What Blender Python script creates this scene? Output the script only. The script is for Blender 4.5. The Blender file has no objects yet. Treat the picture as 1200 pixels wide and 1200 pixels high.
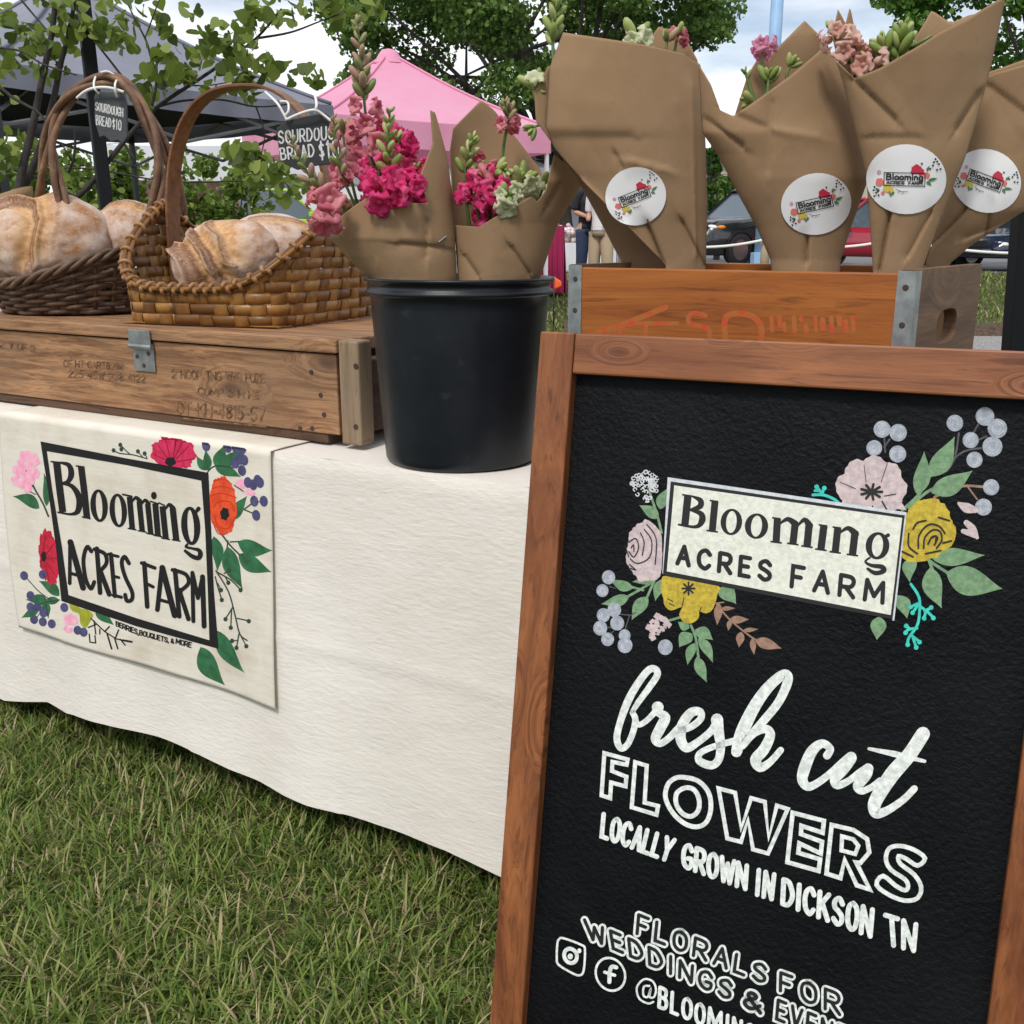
import bpy, bmesh, math, random
import numpy as np
from mathutils import Vector, Matrix, noise
from mathutils.geometry import tessellate_polygon
random.seed(7); rng = np.random.default_rng(11)
R = math.radians
sc = bpy.context.scene
COL = sc.collection

# ------------------------------------------------------------ camera
CAM_H, PITCH, FPX = 1.1, R(15), 1200.0
cd = bpy.data.cameras.new('camera'); cam = bpy.data.objects.new('camera', cd); COL.objects.link(cam)
cam.location = (0, 0, CAM_H); cam.rotation_euler = (R(90) - PITCH, 0, 0)
cd.sensor_fit = 'HORIZONTAL'; cd.sensor_width = 36; cd.angle = 2 * math.atan(0.5)
cd.clip_start = 0.05; cd.clip_end = 2000
sc.camera = cam

# ------------------------------------------------------------ world + sun + exposure
SUN_EL, SUN_AZ = 52, 205          # azimuth clockwise from +Y
w = bpy.data.worlds.new('World'); sc.world = w; w.use_nodes = True
nt = w.node_tree; nt.nodes.clear()
def N(t, typ, **kw):
    n = t.nodes.new(typ)
    for k, v in kw.items():
        if k in n.inputs.keys(): n.inputs[k].default_value = v
        else: setattr(n, k, v)
    return n
sky = N(nt, 'ShaderNodeTexSky'); sky.sky_type = 'NISHITA'; sky.sun_disc = False
sky.sun_elevation = R(SUN_EL); sky.sun_rotation = R(SUN_AZ)
tc = N(nt, 'ShaderNodeTexCoord')
mp = N(nt, 'ShaderNodeMapping'); mp.inputs['Scale'].default_value = (-1.0, 1.0, 3.6); mp.inputs['Location'].default_value = (.35, .1, .2)
n1 = N(nt, 'ShaderNodeTexNoise', Scale=2.6, Detail=7.0, Roughness=.55)
n2 = N(nt, 'ShaderNodeTexNoise', Scale=4.0, Detail=5.0, Roughness=.5)
r1 = N(nt, 'ShaderNodeValToRGB'); r1.color_ramp.elements[0].position = .30; r1.color_ramp.elements[1].position = .47
r2 = N(nt, 'ShaderNodeValToRGB'); r2.color_ramp.elements[0].position = .36; r2.color_ramp.elements[1].position = .56
r2.color_ramp.elements[0].color = (4.9, 5.6, 6.7, 1); r2.color_ramp.elements[1].color = (9.6, 9.8, 10.2, 1)
mx = N(nt, 'ShaderNodeMix'); mx.data_type = 'RGBA'
bg = N(nt, 'ShaderNodeBackground', Strength=.1); wo = N(nt, 'ShaderNodeOutputWorld')
L = nt.links.new
L(tc.outputs['Generated'], mp.inputs['Vector']); L(mp.outputs[0], n1.inputs['Vector']); L(mp.outputs[0], n2.inputs['Vector'])
L(n1.outputs['Fac'], r1.inputs['Fac']); L(n2.outputs['Fac'], r2.inputs['Fac'])
L(r1.outputs['Color'], mx.inputs['Factor']); L(sky.outputs[0], mx.inputs[6]); L(r2.outputs['Color'], mx.inputs[7])
L(mx.outputs[2], bg.inputs['Color']); L(bg.outputs[0], wo.inputs[0])
sd = bpy.data.lights.new('sun', 'SUN'); sd.energy = 1.9; sd.angle = R(12); sd.color = (1, .95, .88)
so = bpy.data.objects.new('sun', sd); COL.objects.link(so)
_az, _el = R(SUN_AZ), R(SUN_EL)
_d = Vector((math.sin(_az) * math.cos(_el), math.cos(_az) * math.cos(_el), math.sin(_el)))
so.rotation_euler = _d.to_track_quat('Z', 'Y').to_euler(); so.location = _d * 30
vs = sc.view_settings; vs.view_transform = 'Standard'; vs.look = 'None'; vs.exposure = 0.35; vs.gamma = 1
try: vs.use_curve_mapping = False
except Exception: pass

# ------------------------------------------------------------ photo geometry: pixel rays and the table's own frame
def ray(x, y):
    u = (x - 600) / FPX; v = (600 - y) / FPX
    return Vector((u, math.cos(PITCH) + v * math.sin(PITCH), -math.sin(PITCH) + v * math.cos(PITCH)))
CAMP = Vector((0, 0, CAM_H))
def at(x, y, Y):                       # point seen at pixel x,y standing Y metres ahead
    r = ray(x, y); return CAMP + r * (Y / r.y)
def onz(x, y, z):
    r = ray(x, y); return CAMP + r * ((z - CAM_H) / r.z)
E1 = Vector((.8564, -.5163, 0)); E2 = Vector((.5163, .8564, 0)); T0 = Vector((-.409, 1.737, 0)); TYAW = math.atan2(-.5163, .8564)
def wor(x, y, z): return T0 + E1 * x + E2 * y + Vector((0, 0, z))
def loc(P): d = P - T0; return Vector((d.dot(E1), d.dot(E2), P.z))
def onplane(x, y, p0, n):
    r = ray(x, y); return CAMP + r * ((p0 - CAMP).dot(n) / r.dot(n))
def pl(x, y, yl): return loc(onplane(x, y, wor(0, yl, 0), E2))

# ------------------------------------------------------------ materials
def mat(name, c, c2=None, scale=8, lo=.35, hi=.65, detail=4, rough=.6, bump=None, spec=.4, metal=0, stretch=(1, 1, 1), coat=0,
        trans=0, c3=None, scale3=2.5, lo3=.5, hi3=.65, isl=None, rvar=0, emit=None, coord='Object'):
    m = bpy.data.materials.new(name); m.use_nodes = True; t = m.node_tree; b = t.nodes['Principled BSDF']; k = t.links.new
    b.inputs['Roughness'].default_value = rough; b.inputs['Metallic'].default_value = metal
    b.inputs['Specular IOR Level'].default_value = spec; b.inputs['Coat Weight'].default_value = coat
    tcn = N(t, 'ShaderNodeTexCoord'); mpn = N(t, 'ShaderNodeMapping'); mpn.inputs['Scale'].default_value = stretch
    k(tcn.outputs[coord], mpn.inputs['Vector'])
    out = None
    def noise_f(s, d, lo, hi):
        n = N(t, 'ShaderNodeTexNoise', Scale=s, Detail=d, Roughness=.6); k(mpn.outputs[0], n.inputs['Vector'])
        rg = N(t, 'ShaderNodeMapRange'); rg.inputs[1].default_value = lo; rg.inputs[2].default_value = hi; k(n.outputs['Fac'], rg.inputs[0]); return rg.outputs[0]
    def mixc(fac, a, bb):
        q = N(t, 'ShaderNodeMix'); q.data_type = 'RGBA'
        k(fac, q.inputs['Factor'])
        for idx, v in ((6, a), (7, bb)):
            if isinstance(v, tuple): q.inputs[idx].default_value = (*v, 1)
            else: k(v, q.inputs[idx])
        return q.outputs[2]
    out = c
    if isl:                              # a colour per loose piece (leaf, blade, petal)
        g = N(t, 'ShaderNodeNewGeometry'); rp = N(t, 'ShaderNodeValToRGB'); els = rp.color_ramp.elements
        while len(els) < len(isl): els.new(.5)
        for e_, (p_, cc) in zip(els, isl): e_.position = p_; e_.color = (*cc, 1)
        k(g.outputs['Random Per Island'], rp.inputs['Fac']); out = rp.outputs[0]
    if c2: out = mixc(noise_f(scale, detail, lo, hi), out, c2)
    if c3: out = mixc(noise_f(scale3, 5, lo3, hi3), out, c3)
    if isinstance(out, tuple): b.inputs['Base Color'].default_value = (*out, 1)
    else: k(out, b.inputs['Base Color'])
    if rvar:
        f = noise_f(scale * 1.7, 4, .3, .7); rg = N(t, 'ShaderNodeMapRange'); rg.inputs[3].default_value = rough - rvar; rg.inputs[4].default_value = rough + rvar
        k(f, rg.inputs[0]); k(rg.outputs[0], b.inputs['Roughness'])
    if bump:
        last = None
        for (bs, bst, bdist, *bstr) in bump:
            m2 = N(t, 'ShaderNodeMapping'); m2.inputs['Scale'].default_value = bstr[0] if bstr else stretch; k(tcn.outputs[coord], m2.inputs['Vector'])
            n = N(t, 'ShaderNodeTexNoise', Scale=bs, Detail=4.0, Roughness=.55); k(m2.outputs[0], n.inputs['Vector'])
            bm_ = N(t, 'ShaderNodeBump', Strength=bst, Distance=bdist); k(n.outputs['Fac'], bm_.inputs['Height'])
            if last: k(last, bm_.inputs['Normal'])
            last = bm_.outputs[0]
        k(last, b.inputs['Normal'])
    if trans:
        tr = N(t, 'ShaderNodeBsdfTranslucent'); ms = N(t, 'ShaderNodeMixShader', Fac=trans); o = t.nodes['Material Output']
        if isinstance(out, tuple): tr.inputs['Color'].default_value = (*out, 1)
        else: k(out, tr.inputs['Color'])
        k(b.outputs[0], ms.inputs[1]); k(tr.outputs[0], ms.inputs[2]); k(ms.outputs[0], o.inputs['Surface'])
    return m

def wood(name, light, dark, knot=(.05, .022, .012), grain='X', rough=.6, kscale=2.2, gs=1.0, contrast=(.35, .68), grey=None, coat=0, bumps=.5):
    m = bpy.data.materials.new(name); m.use_nodes = True; t = m.node_tree; b = t.nodes['Principled BSDF']; k = t.links.new
    b.inputs['Roughness'].default_value = rough; b.inputs['Specular IOR Level'].default_value = .35; b.inputs['Coat Weight'].default_value = coat; b.inputs['Coat Roughness'].default_value = .35
    tcn = N(t, 'ShaderNodeTexCoord')
    st = {'X': (1, 14, 14), 'Z': (14, 14, 1), 'Y': (14, 1, 14)}[grain]
    # knots push the grain lines aside
    ks = {'X': (1, 0, 2.4), 'Z': (2.4, 0, 1), 'Y': (0, 1, 2.4)}[grain]
    mk0 = N(t, 'ShaderNodeMapping'); mk0.inputs['Scale'].default_value = tuple(q * kscale for q in ks); k(tcn.outputs['Object'], mk0.inputs['Vector'])
    sx_ = N(t, 'ShaderNodeSeparateXYZ'); mk = N(t, 'ShaderNodeCombineXYZ'); k(mk0.outputs[0], sx_.inputs[0]); k(sx_.outputs[1 if grain == 'Y' else 0], mk.inputs[0]); k(sx_.outputs[2], mk.inputs[1])
    vo = N(t, 'ShaderNodeTexVoronoi'); vo.voronoi_dimensions = '2D'; vo.inputs['Scale'].default_value = 1.6; k(mk.outputs[0], vo.inputs['Vector'])
    sp = N(t, 'ShaderNodeSeparateColor'); k(vo.outputs['Color'], sp.inputs[0]); on = N(t, 'ShaderNodeMapRange'); on.inputs[1].default_value = .52; on.inputs[2].default_value = .56; k(sp.outputs[0], on.inputs[0])
    kr = N(t, 'ShaderNodeMapRange'); kr.inputs[1].default_value = .0; kr.inputs[2].default_value = .34; kr.inputs[3].default_value = 1; kr.inputs[4].default_value = 0; k(vo.outputs['Distance'], kr.inputs[0])
    km = N(t, 'ShaderNodeMath'); km.operation = 'MULTIPLY'; k(kr.outputs[0], km.inputs[0]); k(on.outputs[0], km.inputs[1]); kr = km
    mg = N(t, 'ShaderNodeMapping'); mg.inputs['Scale'].default_value = tuple(q * gs for q in st); k(tcn.outputs['Object'], mg.inputs['Vector'])
    wp = N(t, 'ShaderNodeTexNoise', Scale=1.7, Detail=3.0); k(mg.outputs[0], wp.inputs['Vector'])
    ad = N(t, 'ShaderNodeVectorMath'); ad.operation = 'ADD'; k(mg.outputs[0], ad.inputs[0])
    sc_ = N(t, 'ShaderNodeVectorMath'); sc_.operation = 'SCALE'; k(wp.outputs['Color'], sc_.inputs[0]); sc_.inputs['Scale'].default_value = .8; k(sc_.outputs[0], ad.inputs[1])
    ad2 = N(t, 'ShaderNodeVectorMath'); ad2.operation = 'ADD'; k(ad.outputs[0], ad2.inputs[0])
    kr3 = N(t, 'ShaderNodeMath'); kr3.operation = 'MULTIPLY'; k(kr.outputs[0], kr3.inputs[0]); kr3.inputs[1].default_value = 2.2
    cb = N(t, 'ShaderNodeCombineXYZ')
    for i in range(3): 
        if st[i] != 1: k(kr3.outputs[0], cb.inputs[i])
    k(cb.outputs[0], ad2.inputs[1])
    g1 = N(t, 'ShaderNodeTexNoise', Scale=2.4, Detail=8.0, Roughness=.68); k(ad2.outputs[0], g1.inputs['Vector'])
    g2 = N(t, 'ShaderNodeTexNoise', Scale=11.0, Detail=4.0, Roughness=.6); k(ad2.outputs[0], g2.inputs['Vector'])
    ra = N(t, 'ShaderNodeMapRange'); ra.inputs[1].default_value = contrast[0]; ra.inputs[2].default_value = contrast[1]; k(g1.outputs['Fac'], ra.inputs[0])
    m1 = N(t, 'ShaderNodeMix'); m1.data_type = 'RGBA'; m1.inputs[6].default_value = (*dark, 1); m1.inputs[7].default_value = (*light, 1); k(ra.outputs[0], m1.inputs['Factor'])
    rb = N(t, 'ShaderNodeMapRange'); rb.inputs[1].default_value = .54; rb.inputs[2].default_value = .72; rb.inputs[4].default_value = .75; k(g2.outputs['Fac'], rb.inputs[0])
    m2 = N(t, 'ShaderNodeMix'); m2.data_type = 'RGBA'; k(rb.outputs[0], m2.inputs['Factor']); k(m1.outputs[2], m2.inputs[6]); m2.inputs[7].default_value = (*[q * .55 for q in dark], 1)
    kk = N(t, 'ShaderNodeMapRange'); kk.inputs[1].default_value = .58; kk.inputs[2].default_value = .86; kk.inputs[4].default_value = .85; k(kr.outputs[0], kk.inputs[0])
    m3 = N(t, 'ShaderNodeMix'); m3.data_type = 'RGBA'; k(kk.outputs[0], m3.inputs['Factor']); k(m2.outputs[2], m3.inputs[6]); m3.inputs[7].default_value = (*knot, 1)
    out = m3.outputs[2]
    if grey:
        gn = N(t, 'ShaderNodeTexNoise', Scale=5.0, Detail=5.0); k(tcn.outputs['Object'], gn.inputs['Vector'])
        gr = N(t, 'ShaderNodeMapRange'); gr.inputs[1].default_value = .42; gr.inputs[2].default_value = .7; gr.inputs[4].default_value = .7; k(gn.outputs['Fac'], gr.inputs[0])
        m4 = N(t, 'ShaderNodeMix'); m4.data_type = 'RGBA'; k(gr.outputs[0], m4.inputs['Factor']); k(out, m4.inputs[6]); m4.inputs[7].default_value = (*grey, 1); out = m4.outputs[2]
    k(out, b.inputs['Base Color'])
    bp = N(t, 'ShaderNodeBump', Strength=bumps, Distance=.0016); k(g1.outputs['Fac'], bp.inputs['Height']); bq = N(t, 'ShaderNodeBump', Strength=bumps * .7, Distance=.0008); k(g2.outputs['Fac'], bq.inputs['Height']); k(bp.outputs[0], bq.inputs['Normal']); k(bq.outputs[0], b.inputs['Normal'])
    return m

# ------------------------------------------------------------ object helpers
MW = {}                                   # world matrices of the roots
def tag(o, label=None, cat=None, group=None, kind=None):
    if label: o['label'] = label
    if cat: o['category'] = cat
    if group: o['group'] = group
    if kind: o['kind'] = kind
    return o
def thing(name, label, cat, p=(0, 0, 0), rz=0, group=None):
    o = bpy.data.objects.new(name, None); COL.objects.link(o); o.empty_display_size = .05
    o.location = p; o.rotation_euler = (0, 0, rz); MW[o.name] = Matrix.Translation(Vector(p)) @ Matrix.Rotation(rz, 4, 'Z')
    return tag(o, label, cat, group)
class MB:
    def __init__(s): s.v = []; s.f = []; s.mi = []; s.cur = 0
    def add(s, vs_, fs):
        o = len(s.v); s.v += [tuple(q) for q in vs_]; s.f += [tuple(o + i for i in f) for f in fs]; s.mi += [s.cur] * len(fs); return s
    def box(s, c, d, M=None):
        x, y, z = [q / 2 for q in d]; c = Vector(c)
        vv = [Vector((a * x, b * y, g * z)) for a in (-1, 1) for b in (-1, 1) for g in (-1, 1)]
        if M: vv = [M @ q for q in vv]
        return s.add([q + c for q in vv], [(0, 1, 3, 2), (4, 6, 7, 5), (0, 4, 5, 1), (2, 3, 7, 6), (0, 2, 6, 4), (1, 5, 7, 3)])
    def bx(s, x0, x1, y0, y1, z0, z1): return s.box(((x0 + x1) / 2, (y0 + y1) / 2, (z0 + z1) / 2), (x1 - x0, y1 - y0, z1 - z0))
    def tube(s, pts, r, n=8, closed=False, flat=None, up=None):
        pts = [Vector(p) for p in pts]; m = len(pts); rs = r if hasattr(r, '__len__') else [r] * m
        vv = []; prev = None
        for i, p in enumerate(pts):
            a = pts[i - 1] if (i or closed) else p; b = pts[(i + 1) % m] if (i < m - 1 or closed) else p
            t = (b - a); t = t.normalized() if t.length > 1e-9 else Vector((0, 0, 1))
            if prev is None:
                q = Vector(up) if up else (Vector((0, 0, 1)) if abs(t.z) < .9 else Vector((1, 0, 0))); nrm = (q - t * q.dot(t)).normalized()
            else:
                nrm = prev - t * prev.dot(t); nrm = nrm.normalized() if nrm.length > 1e-6 else t.orthogonal().normalized()
            prev = nrm; bn = t.cross(nrm)
            for k in range(n):
                an = 2 * math.pi * k / n; fx = rs[i]; fy = rs[i] * (flat or 1)
                vv.append(p + nrm * math.cos(an) * fy + bn * math.sin(an) * fx)
        ff = []
        for i in range(m if closed else m - 1):
            j = (i + 1) % m
            for k in range(n): ff.append((i * n + k, i * n + (k + 1) % n, j * n + (k + 1) % n, j * n + k))
        if not closed: ff += [tuple(range(n - 1, -1, -1)), tuple((m - 1) * n + k for k in range(n))]
        return s.add(vv, ff)
    def lathe(s, prof, n=32, c=(0, 0, 0), M=None, cap0=True, cap1=True):
        c = Vector(c); vv = []
        for r, z in prof:
            for k in range(n):
                q = Vector((r * math.cos(2 * math.pi * k / n), r * math.sin(2 * math.pi * k / n), z)); vv.append((M @ q if M else q) + c)
        ff = [(i * n + k, i * n + (k + 1) % n, (i + 1) * n + (k + 1) % n, (i + 1) * n + k) for i in range(len(prof) - 1) for k in range(n)]
        if cap0: ff.append(tuple(range(n - 1, -1, -1)))
        if cap1: ff.append(tuple((len(prof) - 1) * n + k for k in range(n)))
        return s.add(vv, ff)
    def ell(s, c, r, M=None, nu=12, nv=8, fn=None):
        c = Vector(c); r = r if hasattr(r, '__len__') else (r, r, r); vv = []
        for i in range(nv + 1):
            th = math.pi * i / nv
            for k in range(nu):
                ph = 2 * math.pi * k / nu; u = Vector((math.sin(th) * math.cos(ph), math.sin(th) * math.sin(ph), math.cos(th)))
                f = fn(u) if fn else 1; q = Vector((u.x * r[0], u.y * r[1], u.z * r[2])) * f; vv.append((M @ q if M else q) + c)
        return s.add(vv, [(i * nu + k, (i + 1) * nu + k, (i + 1) * nu + (k + 1) % nu, i * nu + (k + 1) % nu) for i in range(nv) for k in range(nu)])
    def grid(s, fn, nu, nv):
        vv = [fn(i / nu, j / nv) for j in range(nv + 1) for i in range(nu + 1)]
        return s.add(vv, [(j * (nu + 1) + i, j * (nu + 1) + i + 1, (j + 1) * (nu + 1) + i + 1, (j + 1) * (nu + 1) + i) for j in range(nv) for i in range(nu)])
    def build(s, name, m, parent=None, local=False, smooth=False, bevel=0, solid=0, sub=0, base=None, weld=False):
        me = bpy.data.meshes.new(name); vv = s.v
        if parent is not None and not local:
            Mi = world_of(parent).inverted(); vv = [Mi @ Vector(q) for q in vv]
        if base is not None: b_ = Vector(base); vv = [Vector(q) - b_ for q in vv]
        me.from_pydata([tuple(q) for q in vv], [], s.f)
        for q in (m if isinstance(m, (list, tuple)) else [m]): me.materials.append(q)
        if any(s.mi): me.polygons.foreach_set('material_index', s.mi)
        if weld:
            bm = bmesh.new(); bm.from_mesh(me); bmesh.ops.remove_doubles(bm, verts=bm.verts, dist=1e-5); bm.to_mesh(me); bm.free()
        if smooth: me.polygons.foreach_set('use_smooth', [True] * len(me.polygons))
        me.update(); o = bpy.data.objects.new(name, me); COL.objects.link(o)
        if parent is not None: o.parent = parent
        elif base is not None: o.location = base; MW[o.name] = Matrix.Translation(Vector(base))
        if solid: q = o.modifiers.new('solid', 'SOLIDIFY'); q.thickness = solid; q.offset = 0
        if bevel: q = o.modifiers.new('bevel', 'BEVEL'); q.width = bevel; q.segments = 2; q.limit_method = 'ANGLE'
        if sub: q = o.modifiers.new('sub', 'SUBSURF'); q.levels = q.render_levels = sub
        return o
def world_of(o):
    M = Matrix.Identity(4)
    while o is not None:
        M = MW.get(o.name, Matrix.Identity(4)) @ M; o = o.parent
    return M
def fast_mesh(name, V, F, m, parent=None, base=None, nside=4):
    """V (n,3), F (k,nside) numpy arrays"""
    me = bpy.data.meshes.new(name); V = np.asarray(V, np.float64)
    if parent is not None:
        Mi = np.array(world_of(parent).inverted()); V = V @ Mi[:3, :3].T + Mi[:3, 3]
    if base is not None: V = V - np.array(base)
    me.vertices.add(len(V)); me.vertices.foreach_set('co', V.astype(np.float32).ravel())
    k = len(F); me.loops.add(k * nside); me.loops.foreach_set('vertex_index', np.asarray(F, np.int32).ravel())
    me.polygons.add(k); me.polygons.foreach_set('loop_start', np.arange(0, k * nside, nside, dtype=np.int32))
    try: me.polygons.foreach_set('loop_total', np.full(k, nside, np.int32))
    except Exception: pass
    me.update(calc_edges=True); me.validate(); me.materials.append(m)
    o = bpy.data.objects.new(name, me); COL.objects.link(o)
    if parent is not None: o.parent = parent
    elif base is not None: o.location = base; MW[o.name] = Matrix.Translation(Vector(base))
    return o
def smoothpts(p, n=6, closed=False):
    p = [np.array(q, float) for q in p]; m = len(p)
    if m < 3: return [tuple(q) for q in p]
    out = []; rngi = range(m if closed else m - 1)
    for i in rngi:
        a = p[i - 1] if (i or closed) else p[0]; b = p[i]; c = p[(i + 1) % m]; d = p[(i + 2) % m] if (closed or i < m - 2) else p[-1]
        for k in range(n):
            t = k / n; out.append(tuple(.5 * ((2 * b) + (-a + c) * t + (2 * a - 5 * b + 4 * c - d) * t * t + (-a + 3 * b - 3 * c + d) * t ** 3)))
    if not closed: out.append(tuple(p[-1]))
    return out

# ------------------------------------------------------------ painted marks lying on real surfaces
class Paint:
    """collects brush strokes and filled shapes; S(px,py,off) is the surface they are painted on"""
    def __init__(s, S, tf=(0, 0, 1), lift=.0004, fine=0): s.S = S; s.tf = tf; s.mb = MB(); s.lift = lift; s.k = 0; s.fine = fine
    def T(s, ox, oy, k): s.tf = (ox, oy, k); return s
    def p(s, q): return (s.tf[0] + q[0] * s.tf[2], s.tf[1] + q[1] * s.tf[2])
    def off(s): s.k += 1; return s.lift + s.k * 1.2e-6
    def stroke(s, pts, wd, smooth=0, closed=False, cap=True, raw=False):
        W = list(wd) if hasattr(wd, '__len__') else [wd] * len(pts)
        if not smooth and not closed and len(pts) > 2:      # a sharp turn is two strokes of the brush
            for i in range(1, len(pts) - 1):
                a_ = np.subtract(pts[i], pts[i - 1]); b_ = np.subtract(pts[i + 1], pts[i])
                if a_ @ b_ < -.1 * np.linalg.norm(a_) * np.linalg.norm(b_):
                    s.stroke(pts[:i + 1], W[:i + 1], 0, False, cap, raw); s.stroke(pts[i:], W[i:], 0, False, cap, raw); return s
        P3 = [(q[0], q[1], W[i]) for i, q in enumerate(pts)]
        if smooth: P3 = smoothpts(P3, smooth, closed)
        pts = [np.array((q if raw else s.p(q))[:2], float) for q in P3]; wd = [q[2] * (1 if raw else s.tf[2]) / 2 for q in P3]
        if s.fine:
            np_, nw_ = [], []; M_ = len(pts)
            for i in range(M_ if closed else M_ - 1):
                a, b = pts[i], pts[(i + 1) % M_]; q = max(1, int(np.linalg.norm(b - a) / s.fine)); wa, wb = wd[i], wd[(i + 1) % M_]
                for j in range(q): np_.append(a + (b - a) * j / q); nw_.append(wa + (wb - wa) * j / q)
            if not closed: np_.append(pts[-1]); nw_.append(wd[-1])
            pts, wd = np_, nw_
        m = len(pts); Lp = []; Rp = []; o = s.off(); S = s.S
        for i in range(m):
            a = pts[i - 1] if (i or closed) else None; b = pts[(i + 1) % m] if (i < m - 1 or closed) else None
            d1 = (pts[i] - a) if a is not None else (b - pts[i]); d2 = (b - pts[i]) if b is not None else d1
            d1 = d1 / (np.linalg.norm(d1) + 1e-9); d2 = d2 / (np.linalg.norm(d2) + 1e-9)
            t = d1 + d2; ln = np.linalg.norm(t); t = t / ln if ln > 1e-4 else d1
            nn = np.array([-t[1], t[0]]); c = max(.45, abs(nn @ np.array([-d1[1], d1[0]])))
            Lp.append(pts[i] + nn * wd[i] / c); Rp.append(pts[i] - nn * wd[i] / c)
        vv = [S(q[0], q[1], o) for q in Lp] + [S(q[0], q[1], o) for q in Rp]
        s.mb.add(vv, [(i, (i + 1) % m, m + (i + 1) % m, m + i) for i in range(m if closed else m - 1)])
        if cap and not closed:
            for i, sg in ((0, -1), (m - 1, 1)):
                a0 = pts[1] - pts[0] if i == 0 else pts[-1] - pts[-2]; an = math.atan2(a0[1], a0[0]); o2 = s.off()
                cc = [pts[i] + wd[i] * np.array([math.cos(an + q), math.sin(an + q)]) * 1 for q in np.linspace(math.pi / 2, 3 * math.pi / 2, 7) + (0 if sg < 0 else math.pi)]
                s.mb.add([S(q[0], q[1], o) for q in cc], [tuple(range(7))])
        return s
    def poly(s, *loops, smooth=0, raw=False):
        lp = []
        for l in loops:
            l = smoothpts(l, smooth, True) if smooth else l
            lp.append([q if raw else s.p(q) for q in l])
        tr = tessellate_polygon([[Vector((q[0], q[1], 0)) for q in l] for l in lp]); flat = [q for l in lp for q in l]; o = s.off()
        if s.fine:
            flat = [tuple(map(float, q)) for q in flat]; mids = {}; st_ = [tuple(t) for t in tr]; tr = []
            while st_:
                t = st_.pop(); ds = [math.hypot(flat[t[i]][0] - flat[t[(i + 1) % 3]][0], flat[t[i]][1] - flat[t[(i + 1) % 3]][1]) for i in range(3)]; i = ds.index(max(ds))
                if ds[i] <= s.fine * 1.5: tr.append(t); continue
                p_, q_, r_ = t[i], t[(i + 1) % 3], t[(i + 2) % 3]; key = (min(p_, q_), max(p_, q_))
                if key not in mids: mids[key] = len(flat); flat.append(((flat[p_][0] + flat[q_][0]) / 2, (flat[p_][1] + flat[q_][1]) / 2))
                m_ = mids[key]; st_ += [(p_, m_, r_), (m_, q_, r_)]
        s.mb.add([s.S(q[0], q[1], o) for q in flat], [tuple(t) for t in tr]); return s
    def ell(s, c, rx, ry, rot=0, n=18, hole=None, hrot=None, raw=False):
        def el(a, b, rr): return [(c[0] + a * math.cos(t) * math.cos(rr) - b * math.sin(t) * math.sin(rr), c[1] + a * math.cos(t) * math.sin(rr) + b * math.sin(t) * math.cos(rr)) for t in np.linspace(0, 2 * math.pi, n, endpoint=False)]
        ls = [el(rx, ry, rot)]
        if hole: ls.append(el(hole[0], hole[1], rot if hrot is None else hrot)[::-1])
        return s.poly(*ls, raw=raw)
    def leaf(s, a, b, wd, bend=0, raw=False):
        a = np.array(a, float); b = np.array(b, float); d = b - a; n = np.array([-d[1], d[0]]); n = n / (np.linalg.norm(n) + 1e-9); L_ = []; R_ = []
        for t in np.linspace(0, 1, 14):
            c = a + d * t + n * bend * math.sin(math.pi * t); h = wd / 2 * (math.sin(math.pi * t ** .72) ** 1.2 if 0 < t < 1 else 0)
            L_.append(c + n * h); R_.append(c - n * h)
        return s.poly([tuple(q) for q in L_] + [tuple(q) for q in R_[-2:0:-1]], raw=raw)
    def bloom(s, c, rx, ry, lobes=7, amp=.12, rot=0, n=56, seed=1, raw=False):
        rr = random.Random(seed); ph = rr.random() * 6; pts = []
        for t in np.linspace(0, 2 * math.pi, n, endpoint=False):
            f = 1 - amp * abs(math.sin(lobes * t / 2 + ph)) ** 3 * (-1) - amp + amp * .4 * math.sin(t * (lobes * 3) + ph * 2)
            x = rx * f * math.cos(t); y = ry * f * math.sin(t); pts.append((c[0] + x * math.cos(rot) - y * math.sin(rot), c[1] + x * math.sin(rot) + y * math.cos(rot)))
        return s.poly(pts, raw=raw)
    def text(s, word, TL, TR, BR, BL, wd, gap=.16, raw=False, inner=None, widths=None):
        """hand lettering fitted into a four-cornered space"""
        tot = sum(GW.get(ch, .62) for ch in word) + gap * (len(word) - 1); x = 0
        TL, TR, BR, BL = [np.array(q, float) for q in (TL, TR, BR, BL)]; out = []
        for ch in word:
            g = GW.get(ch, .62)
            for st in GLYPH.get(ch, []):
                pts = []
                for (a, b) in st:
                    u = (x + a * g) / tot; top = TL + (TR - TL) * u; bot = BL + (BR - BL) * u; pts.append(tuple(bot + (top - bot) * b))
                sm = 5 if ch in 'OCSGQD&BPRJU3869520@' and len(st) > 3 else 0
                s.stroke(pts, wd, smooth=sm, raw=raw)
                out.append((pts, sm))
            x += g + gap
        return out
    def build(s, name, m, parent): return s.mb.build(name, m, parent)
GW = {'I': .16, 'M': .8, 'W': .9, 'L': .5, 'E': .52, 'F': .5, ' ': .35, ',': .1, '1': .25, '$': .5, '&': .7, '.': .1, '-': .4, '/': .4}
GW.update({'l': .12, 'i': .12, 'o': .5, 'm': .8, 'n': .48, 'g': .5})
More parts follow.
